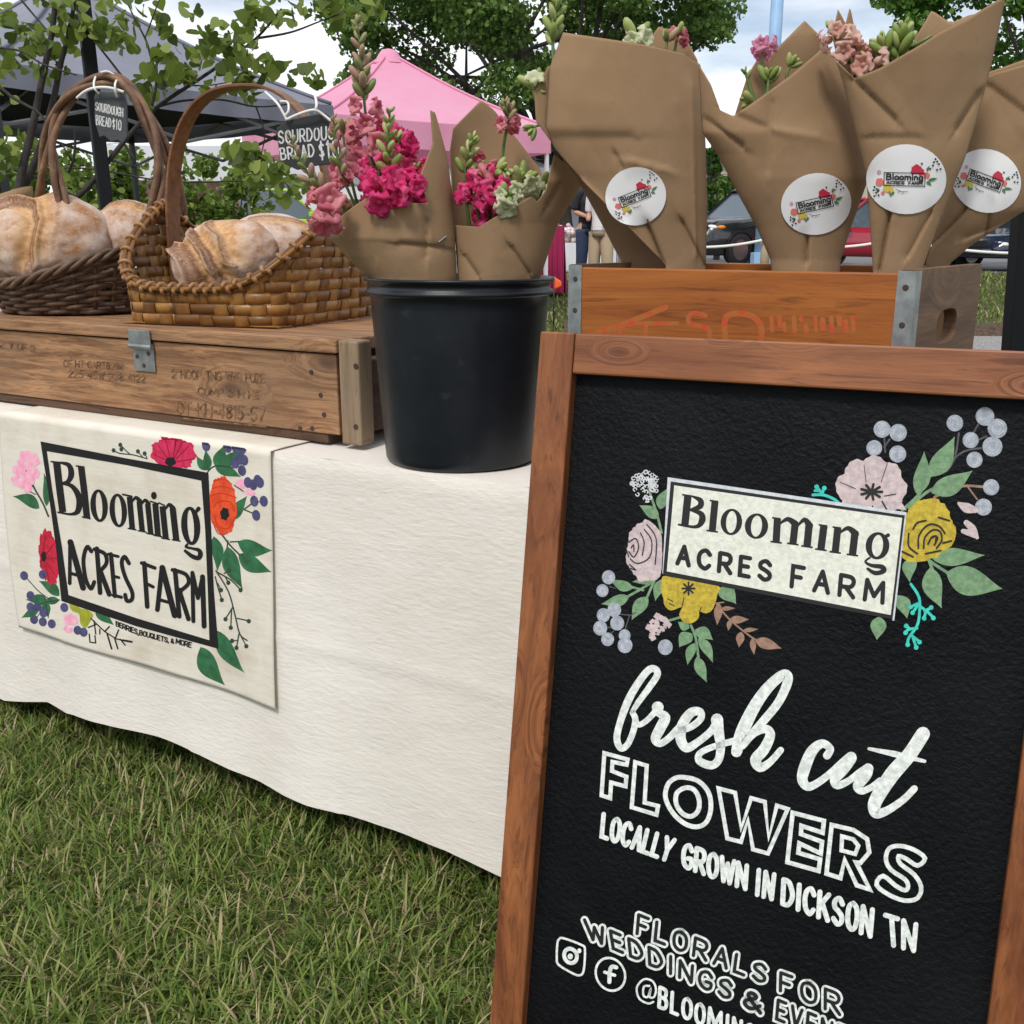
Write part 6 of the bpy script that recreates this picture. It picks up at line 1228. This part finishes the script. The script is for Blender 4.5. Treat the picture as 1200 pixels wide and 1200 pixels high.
M_l1 = leafm('elm_leaves', (.06, .115, .024), (.11, .20, .037), (.165, .28, .06), (.24, .35, .10), .42); M_l2 = leafm('bright_tree_leaves', (.04, .11, .014), (.08, .19, .024), (.13, .26, .04), (.20, .33, .07), .35); M_l3 = leafm('shrub_leaves', (.08, .14, .02), (.14, .23, .035), (.22, .32, .06), (.30, .38, .10), .4); M_l4 = leafm('redbud_leaves', (.07, .105, .02), (.14, .205, .035), (.23, .31, .055), (.32, .37, .10), .48)
M_bark = mat('grey_brown_bark', (.09, .075, .06), (.045, .036, .03), scale=14, rough=.9, stretch=(1, 1, .3), bump=[(30, .8, .02)])
def tree(label, base, crown_c, crown_r, nclump, nleaf, size, m, seed, trunk_r=.2, limbs=9, gap=.55, name='tree', spread=1.0):
    rr = random.Random(seed); z0 = base[2]; t = thing(name, label, 'tree', base); cl = []
    cc = Vector(crown_c); cr = Vector(crown_r)
    for i in range(nclump):
        while True:
            u = Vector((rr.uniform(-1, 1), rr.uniform(-1, 1), rr.uniform(-1, 1)))
            if .25 < u.length < 1: break
        u = u.normalized() * u.length ** .6; r_ = rr.uniform(.07, .20) * min(cr) * spread; cl.append((tuple(cc + Vector((u.x * cr.x, u.y * cr.y, u.z * cr.z))), (r_ * 1.3, r_ * 1.3, r_ * .8), r_ ** 2))
    mb = MB(); b = Vector(base); fork = b.lerp(cc, .45); fork = b.lerp(cc, .2); fork.z = b.z + min(1.6, (cc.z - b.z) * .3)
    mb.tube(smoothpts([b - Vector((0, 0, .1)), b.lerp(fork, .5) + Vector((rr.uniform(-.1, .1), 0, 0)), fork], 5), [trunk_r * (1.15 - .35 * i / 10) for i in range(11)], 9)
    tips = rr.sample(cl, min(limbs, len(cl)))
    for q in tips:
        e = Vector(q[0]); m_ = fork.lerp(e, .5) + Vector((rr.uniform(-.2, .2), rr.uniform(-.2, .2), .25)) * .6; pp = smoothpts([fork - Vector((0, 0, .1)), m_, e], 6); mb.tube(pp, [trunk_r * .32 * (1 - .85 * i / (len(pp) - 1)) + .008 for i in range(len(pp))], 6)
        for k in range(3):
            q2 = Vector(rr.choice(cl)[0])
            if (q2 - m_).length < cr.length * .5: mb.tube([m_, m_.lerp(q2, .5) + Vector((0, 0, .08)), q2], [trunk_r * .22, trunk_r * .14, trunk_r * .05], 5)
    mb.build('trunk', M_bark, t, smooth=True)
    V, F, k = leaf_cloud(cl, nleaf, size, seed); fast_mesh('crown', V, F, m, t, nside=k); return t
tree('tall airy green tree with several dark limbs behind the pink tent', (1.4, 25, .46), (.2, 25.5, 6.6), (4.7, 3.2, 4.0), 230, 80000, .115, M_l1, 5, .24, 34)
tree('spreading green tree above the right hand bouquets', (11.2, 21.5, .46), (10.4, 21.5, 5.0), (3.1, 2.8, 3.1), 150, 50000, .115, M_l2, 8, .2, 14)
tree('small green tree low behind the gap between the tall bouquets', (6.0, 31, .46), (5.95, 31, 3.2), (1.3, 1.0, 1.6), 40, 8000, .15, M_l2, 9, .09, 7)
tree('distant green tree over the beige building', (9.5, 47, .46), (9.5, 47, 3.6), (4, 2.5, 2.3), 40, 9000, .30, M_l1, 12, .2, 9)
hc = [(-5.9, 13.6), (-5.1, 13.2), (-4.4, 14.0), (-6.8, 14.2), (-3.9, 14.6)]
for i, (x, y) in enumerate(hc):
    rr = random.Random(i); t = thing('shrub', ['sunlit yellow green shrub left of the black pole', 'sunlit yellow green shrub right behind the black pole', 'yellow green shrub under the grey tent near the pink curtain', 'yellow green shrub behind the large loaf at the left', 'low yellow green shrub farther right under the grey tent'][i], 'shrub', (x, y, gz(x, y)), 0, 'shrubs under the grey tent')
    cl = [((x + rr.gauss(0, .26), y + rr.gauss(0, .25), .5 + rr.random() * 1.55), rr.uniform(.14, .28), 1) for _ in range(20)]; V, F, k = leaf_cloud(cl, 1900, .095, 20 + i); fast_mesh('foliage', V, F, M_l3, t, nside=k)
    mb = MB()
    for q in cl[:8]: mb.tube([(x, y, 0), ((x + q[0][0]) / 2, (y + q[0][1]) / 2, q[0][2] * .6), q[0]], [.022, .014, .005], 5)
    mb.build('stems', M_bark, t)
# ---- young redbud whose branches arch over the bread
YB = 3.35
rb = thing('redbud_tree', 'young redbud tree with thin dark branches and heart leaves arching over the bread baskets', 'tree', tuple(at(15, 330, YB).xy) + (0,))
br = [([(15, 700), (14, 330), (22, 222), (38, 150), (50, 90), (62, 30), (66, -40)], .026, .010, 0), ([(20, 235), (45, 180), (62, 120), (70, 80), (80, 40), (92, -20)], .020, .008, .05), ([(-20, 85), (12, 112), (32, 124), (45, 132), (60, 150)], .008, .005, -.1), ([(-20, 180), (20, 200), (52, 212), (90, 232)], .009, .006, .1), ([(15, 325), (60, 240), (85, 190), (88, 150)], .012, .005, .2), ([(85, 190), (72, 168)], .006, .003, .2), ([(60, 250), (100, 222), (150, 160), (185, 125), (245, 85), (300, 45), (330, 10)], .015, .004, .1),
      ([(178, 124), (183, 95), (175, 60), (170, 45), (158, 22), (150, 5)], .007, .003, 0), ([(170, 45), (182, 12), (190, -10)], .004, .002, 0), ([(145, 92), (125, 66), (110, 48)], .006, .003, 0), ([(185, 125), (215, 118), (260, 117), (300, 125), (340, 122)], .006, .003, .1), ([(245, 85), (262, 70), (275, 58)], .004, .002, .1), ([(300, 45), (340, 38), (375, 25), (420, 8)], .006, .002, .05), ([(220, 100), (245, 100), (275, 95)], .004, .002, .1), ([(40, 197), (110, 198), (200, 213), (300, 211)], .005, .004, .6), ([(-10, 55), (25, 60), (50, 75), (90, 88)], .005, .003, -.1), ([(25, 0), (40, 18), (55, 35)], .005, .003, -.1), ([(290, 215), (310, 200), (335, 215), (350, 232)], .003, .0015, .15), ([(300, 125), (310, 160), (300, 200)], .004, .002, .15)]
mb = MB()
for pth, r0, r1, dy in br:
    pp = smoothpts([tuple(at(x, y, YB + dy)) for x, y in pth], 5); mb.tube(pp, [.68 * (r0 + (r1 - r0) * i / (len(pp) - 1)) for i in range(len(pp))], 6)
mb.build('trunk', mat('dark_redbud_bark', (.055, .045, .042), (.03, .025, .024), scale=20, rough=.85, bump=[(60, .6, .004)]), rb, smooth=True)
cl = []
for x, y, r_, n in ((72, 18, 22, 9), (30, 45, 26, 12), (62, 55, 20, 8), (8, 70, 18, 8), (88, 35, 16, 6), (130, 20, 26, 12), (122, 45, 18, 8), (150, 42, 14, 5), (165, 8, 18, 6), (190, 32, 12, 5), (184, 62, 15, 6), (205, 78, 16, 7), (216, 88, 12, 5), (192, 95, 14, 7), (170, 105, 12, 5), (170, 112, 8, 3), (252, 50, 18, 9), (266, 42, 14, 6), (290, 22, 16, 8), (280, 92, 22, 12), (248, 104, 10, 3), (302, 14, 12, 5), (322, 14, 13, 6), (346, 10, 12, 5), (308, 86, 16, 8), (330, 80, 15, 8), (366, 90, 10, 5), (395, 18, 18, 8), (412, 14, 12, 5), (385, 8, 8, 4), (18, 178, 15, 8), (8, 22, 14, 6), (46, 126, 6, 2), (50, 75, 18, 7), (310, 192, 14, 8), (325, 204, 15, 8), (285, 182, 14, 7), (300, 205, 14, 7), (340, 230, 10, 5), (270, 180, 10, 4), (350, 215, 9, 4), (60, 200, 10, 3), (5, 195, 14, 6), (28, 160, 8, 3), (112, 8, 16, 5), (222, 8, 10, 2), (5, 110, 10, 3), (440, 0, 14, 4), (290, 60, 12, 5), (235, 70, 10, 4)):
    cl.append((tuple(at(x, y, YB + .04)), (r_ * .0029, .16, r_ * .0029), n))
V, F, k = leaf_cloud(cl, 740, .041, 77, heart=True, up=.1); fast_mesh('leaves', V, F, M_l4, rb, nside=k)

# ---- blue lamp pole, rope fence
M_bluep = mat('pale_blue_paint', (.30, .48, .70), (.26, .42, .62), scale=4, rough=.5)
YP = 19.0; a, b = at(911, 0, YP), at(892, 310, YP)
tp = thing('utility_pole', 'pale blue painted steel pole behind the second bouquet', 'pole', (b.x, b.y, .4))
MB().tube([Vector((b.x - .02, b.y, .4)), a.lerp(b, .5), a + (a - b) * .7], [.125, .115, .10], 12).build('shaft', M_bluep, tp, smooth=True); MB().box((b.x - .02, b.y, .62), (.30, .30, .44)).build('base_box', M_bluep, tp, bevel=.01)
M_pst = mat('pale_timber_post', (.48, .38, .26), (.36, .27, .18), scale=8, stretch=(1, 1, .2), rough=.85); M_rope = mat('white_rope', (.72, .70, .66), rough=.85)
rp = thing('rope_fence', 'low rope fence on pale wooden posts before the parked cars', 'fence', (3.9, 16.6, gz(0, 16.6)))
pxs = [(1.9, 16.6), (3.98, 16.6), (5.95, 16.6), (8.5, 15.2), (11.0, 15.2)]
for x, y in pxs: mb = MB(); mb.lathe([(.075, 0), (.075, .80), (.06, .83), (0, .84)], 12, c=(x, y, gz(x, y) - .02), cap1=False); mb.build('post', M_pst, rp, smooth=True)
mb = MB()
for (x0, y0), (x1, y1) in zip(pxs, pxs[1:]): mb.tube([Vector((x0 + (x1 - x0) * t, y0 + (y1 - y0) * t - .08, gz(0, y0 + (y1 - y0) * t) + .74 - .5 * t * (1 - t))) for t in np.linspace(0, 1, 14)], .022, 6)
mb.build('rope', M_rope, rp, smooth=True)
cq = at(652, 333, 13.0); gq = gz(0, 13.0)
tcn_ = thing('marker_flag', 'small orange marker flag on a thin stake seen between bucket and crate', 'flag', (cq.x, cq.y, gq))
MB().tube([(cq.x - .03, cq.y, gq), (cq.x - .03, cq.y, cq.z + .10)], .008, 6).build('stake', M_legd, tcn_, smooth=True)
mb = MB(); mb.grid(lambda u, v: Vector((cq.x - .022 + .085 * u, cq.y + .012 * math.sin(u * 5), cq.z - .08 + .17 * v + (.06 - .12 * v) * u)), 6, 4); mb.build('flag', mat('safety_orange', (.85, .12, .02), rough=.6), tcn_, smooth=True, solid=.002)

# ---- beige building
bl = thing('building', 'long beige industrial building behind the parked cars', 'building', (14, 60, .46))
M_beige = mat('beige_cladding', (.50, .46, .38), (.45, .41, .34), scale=2, rough=.8); MB().bx(2, 34, 60, 74, .3, 5.2).build('wall', M_beige, bl); MB().bx(1.6, 34.4, 59.6, 74.4, 5.202, 5.6).build('roof', mat('pale_roof', (.62, .60, .54), rough=.7), bl)
for x in range(5, 33, 5): MB().bx(x, x + 1.6, 59.95, 60.02, 1.8, 3.2).build('window', mat('dark_glass', (.03, .035, .04), rough=.1), bl)
bl2 = thing('building', 'white low building far behind the flower stall', 'building', (-4, 55, .46)); MB().bx(-16, 1.6, 55, 66, .3, 4.6).build('wall', M_twhite, bl2); MB().bx(-16.3, 1.9, 54.7, 66.3, 4.602, 4.95).build('roof', mat('grey_roof', (.4, .4, .42), rough=.7), bl2)
for x in (-13, -9, -5, -1): MB().bx(x, x + 1.4, 54.95, 55.02, 1.5, 3.0).build('window', mat('dim_glass', (.05, .06, .07), rough=.1), bl2)

# ---- cars
M_tyre = mat('tyre_rubber', (.02, .02, .021), rough=.8); M_rim = mat('alloy_rim', (.5, .5, .52), metal=.9, rough=.3); M_glass = mat('car_glass', (.10, .13, .16), rough=.06, spec=.8); M_lamp = mat('headlamp_glass', (.78, .78, .76), rough=.12, spec=.8); M_amb = mat('amber_lens', (.8, .25, .03), rough=.2); M_tail = mat('red_lens', (.5, .02, .02), rough=.2); M_blk = mat('black_trim', (.015, .015, .016), rough=.5)
def car(label, p, rz, mpaint, L_=4.6, Wd=1.82, H_=1.45, suv=False):
    t = thing('parked_car', label, 'car', p, rz, 'cars parked beyond the rope fence'); h = Wd / 2; bl_ = .58 * H_ + (.08 if suv else 0); hood = bl_ - (.06 if suv else .12)
    # body: sections along x (front = +x): x, z bottom, z top, half width
    sec = [(L_ / 2, .38, hood * .66, h * .74), (L_ / 2 - .07, .28, hood - .17, h * .86), (L_ / 2 - .32, .24, hood - .04, h * .96), (L_ / 2 - .9, .24, hood, h), (L_ / 2 - 1.35, .24, bl_, h), (0, .22, bl_ + .02, h), (-L_ / 2 + .9, .24, bl_ + .03, h), (-L_ / 2 + .25, .26, bl_ - (0 if suv else .06), h * .96), (-L_ / 2 + .05, .32, bl_ - .18, h * .88), (-L_ / 2, .42, bl_ - .3, h * .78)]
    mb = MB(); vv = []; n = 12
    for x, zb, zt, w_ in sec:
        for (fy, fz) in ((-.86, 0), (-.97, .12), (-1, .45), (-.985, .75), (-.93, .93), (-.80, 1), (.80, 1), (.93, .93), (.985, .75), (1, .45), (.97, .12), (.86, 0)): vv.append((x, w_ * fy, zb + (zt - zb) * fz))
    mb.add(vv, [(i * n + k, i * n + (k + 1) % n, (i + 1) * n + (k + 1) % n, (i + 1) * n + k) for i in range(len(sec) - 1) for k in range(n)] + [tuple(range(n)), tuple(range((len(sec) - 1) * n + n - 1, (len(sec) - 1) * n - 1, -1))])
    mb.build('body', mpaint, t, local=True, smooth=True)
    rb_ = -L_ / 2 + (.12 if suv else .75); x0, x1, x2, x3 = L_ / 2 - 1.3, L_ / 2 - 2.05, rb_ + (.25 if suv else .65), rb_
    mb = MB(); cab = [(x0, bl_ - .02, h * .90), (x1, H_ - .05, h * .72), (x2, H_ - .05, h * .72), (x3, bl_ - .02, h * .90)]
    mb.add([(x, s_ * w_, z) for x, z, w_ in cab for s_ in (-1, 1)], [(0, 2, 3, 1), (4, 6, 7, 5), (0, 6, 4, 2), (1, 3, 5, 7), (2, 4, 5, 3)]); mb.build('window', M_glass, t, local=True)
    mb = MB(); mb.add([(x, s_ * w_, z) for x, z, w_ in ((x1 + .12, H_ - .07, h * .74), (x1, H_ - .03, h * .70), ((x1 + x2) / 2, H_, h * .66), (x2, H_ - .03, h * .70), (x2 - .12, H_ - .07, h * .74)) for s_ in (-1, 1)], [(i * 2, i * 2 + 2, i * 2 + 3, i * 2 + 1) for i in range(4)]); mb.build('roof', mpaint, t, local=True, smooth=True, solid=.04)
    mb = MB()
    for s_ in (-1, 1):
        for (xa, za, xb, zb) in ((x0, bl_, x1, H_ - .04), (x3, bl_, x2, H_ - .04)): mb.tube([(xa, s_ * h * .905, za), (xb, s_ * h * .725, zb)], .035, 6)
        xm = (x1 + x2) / 2; mb.tube([(xm, s_ * h * .915, bl_), (xm, s_ * h * .73, H_ - .04)], .04, 6)
    mb.build('pillars', mpaint, t, local=True)
    for sx in (L_ / 2 - .85, -L_ / 2 + .85):
        for s_ in (-1, 1):
            M = Matrix.Rotation(R(90), 3, 'X'); y = s_ * (h - .10); r_ = .37 if suv else .33
            MB().lathe([(r_ * .62, -.11), (r_ * .95, -.11), (r_, -.08), (r_, .08), (r_ * .95, .11), (r_ * .62, .11)], 24, c=(sx, y, r_), M=M, cap0=False, cap1=False).build('wheel', M_tyre, t, local=True, smooth=True)
            w_ = [o for o in t.children if o.name.startswith('wheel')][-1] if False else None
            MB().lathe([(0, -.09), (r_ * .62, -.10), (r_ * .62, .10), (0, .09)], 16, c=(sx, y, r_), M=M, cap0=False, cap1=False).build('rim', M_rim, t, local=True)
            MB().lathe([(r_ * 1.02, -.02), (r_ * 1.14, -.02), (r_ * 1.14, .02), (r_ * 1.02, .02)], 24, c=(sx, s_ * (h + .0), r_), M=M, cap0=False, cap1=False).build('wheel_arch', M_blk, t, local=True)
    for s_ in (-1, 1):
        MB().ell((L_ / 2 - .19, s_ * h * .66, hood - .20), (.12, .24, .07), nu=12, nv=8).build('headlight', M_lamp, t, local=True, smooth=True)
        MB().ell((L_ / 2 - .33, s_ * h * .90, hood - .20), (.12, .08, .05), nu=10, nv=6).build('indicator', M_amb, t, local=True, smooth=True)
        MB().ell((-L_ / 2 + .08, s_ * h * .72, bl_ - .22), (.08, .2, .1), nu=10, nv=6).build('tail_light', M_tail, t, local=True, smooth=True)
        MB().box((x0 - .25, s_ * (h + .10), bl_ + .07), (.12, .2, .13)).build('mirror', mpaint, t, local=True, bevel=.03)
    MB().bx(L_ / 2 - .06, L_ / 2 - .012, -h * .5, h * .5, .40, .58).build('grille', M_blk, t, local=True, bevel=.01)
    return t
def paint(n, c): return mat(n, c, rough=.25, spec=.6, coat=.8)
car('black sport utility car seen between the first two big bouquets', (6.0, 25.5, .468), R(-150), paint('black_car_paint', (.012, .013, .016)), 4.7, 1.9, 1.78, True)
car('crimson car seen between the second and third big bouquets', (8.0, 23.8, .468), R(178), paint('crimson_car_paint', (.38, .012, .035)), 4.6, 1.82, 1.5)
car('dark navy car with its headlight showing at the right edge', (11.15, 21.6, .468), R(-160), paint('navy_car_paint', (.018, .026, .055)), 4.7, 1.85, 1.42)
car('lime green off-road car far behind between the baskets', (-5.9, 27.5, .468), R(20), paint('lime_car_paint', (.32, .62, .02)), 4.2, 1.85, 1.8, True)

# ---- two people at the flower stall
M_skin = mat('skin', (.50, .28, .19), rough=.55); M_hair = mat('dark_hair', (.02, .014, .01), rough=.6)
def person(label, p, rz, mtop, mleg, arm):
    t = thing('person', label, 'person', p, rz); H = 1.72
    J = {'hip': (0, 0, .93), 'chest': (0, 0, 1.25), 'sh': (0, 0, 1.43), 'neck': (0, 0, 1.50), 'head': (0, .01, 1.62), 'top': (0, .0, 1.71)}
    vs_ = []; es = []; rs = []
    def v(q, r_): vs_.append(q); rs.append(r_); return len(vs_) - 1
    a = v(J['hip'], .145); b = v((0, 0, 1.10), .125); c = v(J['chest'], .15); d = v(J['sh'], .10); e = v(J['neck'], .055); f = v((0, -.01, 1.60), .088); g = v((0, 0, 1.66), .078); es += [(a, b), (b, c), (c, d), (d, e), (e, f), (f, g)]
    for s_ in (-1, 1):
        k = [v((s_ * .17, 0, 1.42), .062), v((s_ * .23, .02, 1.15), .045), v((s_ * (.23 - .1 * arm), -.20 * arm, .98 + .10 * arm), .034), v((s_ * (.2 - .1 * arm), -.28 * arm, .92 + .14 * arm), .036)]; es += [(d, k[0])] + list(zip(k, k[1:]))
        l = [v((s_ * .095, 0, .86), .105), v((s_ * .11, -.02, .48), .068), v((s_ * .115, .02, .09), .045), v((s_ * .12, -.12, .04), .042)]; es += [(a, l[0])] + list(zip(l, l[1:]))
    me = bpy.data.meshes.new('body'); me.from_pydata(vs_, es, []); o = bpy.data.objects.new('body', me); COL.objects.link(o); o.parent = t
    sk = o.modifiers.new('skin', 'SKIN'); o.modifiers.new('sub', 'SUBSURF').render_levels = 2
    for i, r_ in enumerate(rs): me.skin_vertices[0].data[i].radius = (r_, r_)
    me.skin_vertices[0].data[0].use_root = True; me.materials.append(M_skin)
    # garments follow the body a little proud of it
    def garment(name, chain, m, ex=.016):
        mb = MB()
        for pts, rr_ in chain: mb.tube(smoothpts(pts, 5), [q + ex for q in np.interp(np.linspace(0, 1, 5 * (len(pts) - 1) + 1), np.linspace(0, 1, len(pts)), rr_)], 12)
        mb.build(name, m, t, local=True, smooth=True)
    garment('shirt', [([(0, 0, .90), (0, 0, 1.10), (0, 0, 1.30), (0, 0, 1.46)], [.15, .135, .165, .10])] + [([(s_ * .10, 0, 1.44), (s_ * .18, 0, 1.40), (s_ * .225, .02, 1.18)], [.07, .066, .052]) for s_ in (-1, 1)], mtop)
    garment('trousers', [([(0, 0, .82), (0, 0, .96)], [.145, .145])] + [([(s_ * .085, 0, .88), (s_ * .11, -.02, .48), (s_ * .115, .02, .07)], [.105, .075, .058]) for s_ in (-1, 1)], mleg)
    mb = MB(); mb.ell((0, .02, 1.655), (.088, .10, .085)); mb.build('hair', M_hair, t, local=True, smooth=True)
    mb = MB()
    for s_ in (-1, 1): mb.ell((s_ * .032, -.082, 1.615), (.011, .008, .008), nu=8, nv=6)
    mb.build('eyes', M_hair, t, local=True); mb = MB(); mb.ell((0, -.094, 1.59), (.013, .02, .018), nu=8, nv=6); mb.build('nose', M_skin, t, local=True, smooth=True)
    for s_ in (-1, 1): MB().ell((s_ * .12, -.05, .035), (.048, .14, .04), nu=10, nv=6).build('shoe', M_blk, t, local=True, smooth=True)
    return t
M_denim = mat('blue_denim', (.03, .05, .10), rough=.85); M_khaki = mat('khaki_twill', (.46, .36, .24), rough=.85); M_dksh = mat('dark_shirt', (.02, .022, .028), rough=.8); M_ltsh = mat('pale_shirt', (.72, .72, .74), rough=.8)
def put(px, Y): q = at(px, 280, Y); return (q.x, Y, gz(q.x, Y))
person('person in dark shirt and blue jeans at the far flower stall', put(689, 16.6), R(20), M_dksh, M_denim, 1)
person('person in pale shirt and khaki trousers at the far flower stall', put(705, 16.2), R(-30), M_ltsh, M_khaki, 1)

# ============================================================ lawn blades
M_blade = mat('grass_blades', (.08, .14, .03), rough=.5, spec=.25, trans=.35, c3=(.33, .29, .14), scale3=5, lo3=.60, hi3=1.05, isl=[(0, (.05, .095, .016)), (.30, (.125, .195, .034)), (.58, (.20, .275, .056)), (.79, (.29, .335, .09)), (.84, (.36, .31, .15)), (.92, (.52, .44, .25)), (1, (.28, .22, .11))])
def blades(n, xr, yr, hmin, hmax, wd, seed, keep):
    g = np.random.default_rng(seed); x = g.uniform(*xr, n); y = g.uniform(*yr, n); k = keep(x, y, g); x, y = x[k], y[k]; n = len(x)
    cl = np.array([noise.noise((a * 5, b * 5, 0)) for a, b in zip(x, y)]); c2 = np.array([noise.noise((a * 14, b * 14, 7)) for a, b in zip(x, y)])
    h = (hmin + (hmax - hmin) * g.random(n) ** 1.6) * (1 + .5 * cl + .5 * c2).clip(.4, 1.7); an = g.uniform(0, 6.283, n) ; ln = g.uniform(.25, 1.25, n) * h
    flat = g.random(n) < .30; h[flat] *= .32; ln[flat] *= 1.7
    dx, dy = np.cos(an), np.sin(an); px_, py_ = -dy, dx; w_ = wd * g.uniform(.6, 1.4, n); z = np.zeros(n); rows = []
    for t, wf in ((0, .8), (.4, 1), (.75, .7), (1, .06)):
        cx = x + dx * ln * t ** 1.7; cy = y + dy * ln * t ** 1.7; cz = z + h * (t * 1.15 - .22 * t ** 2.4) - .004
        for s_ in (-1, 1): rows.append(np.stack([cx + px_ * w_ * wf * s_, cy + py_ * w_ * wf * s_, cz], 1))
    V = np.stack(rows, 1).reshape(-1, 3); b0 = (np.arange(n) * 8)[:, None]; F = np.concatenate([b0 + np.array([[0, 1, 3, 2]]), b0 + np.array([[2, 3, 5, 4]]), b0 + np.array([[4, 5, 7, 6]])], 1).reshape(-1, 4)
    return V, F
def keepA(x, y, g):
    lx = (x - T0.x) * E1.x + (y - T0.y) * E1.y; ly = (x - T0.x) * E2.x + (y - T0.y) * E2.y
    cz = np.abs(x) < .62 * y + .25
    return (ly < .35) & cz
Va, Fa = blades(120000, (-1.75, .45), (.55, 2.75), .016, .055, .0017, 3, keepA)
Vb, Fb = blades(24000, (.0, 13), (12.3, 19.3), .03, .09, .009, 4, lambda x, y, g: np.ones(len(x), bool))
Vb[:, 2] += np.array([gz(0, q) for q in Vb[:, 1]])
tag(fast_mesh('grass', np.concatenate([Va, Vb]), np.concatenate([Fa, Fb + len(Va)]), M_blade), 'short mixed green and straw lawn grass', kind='stuff')
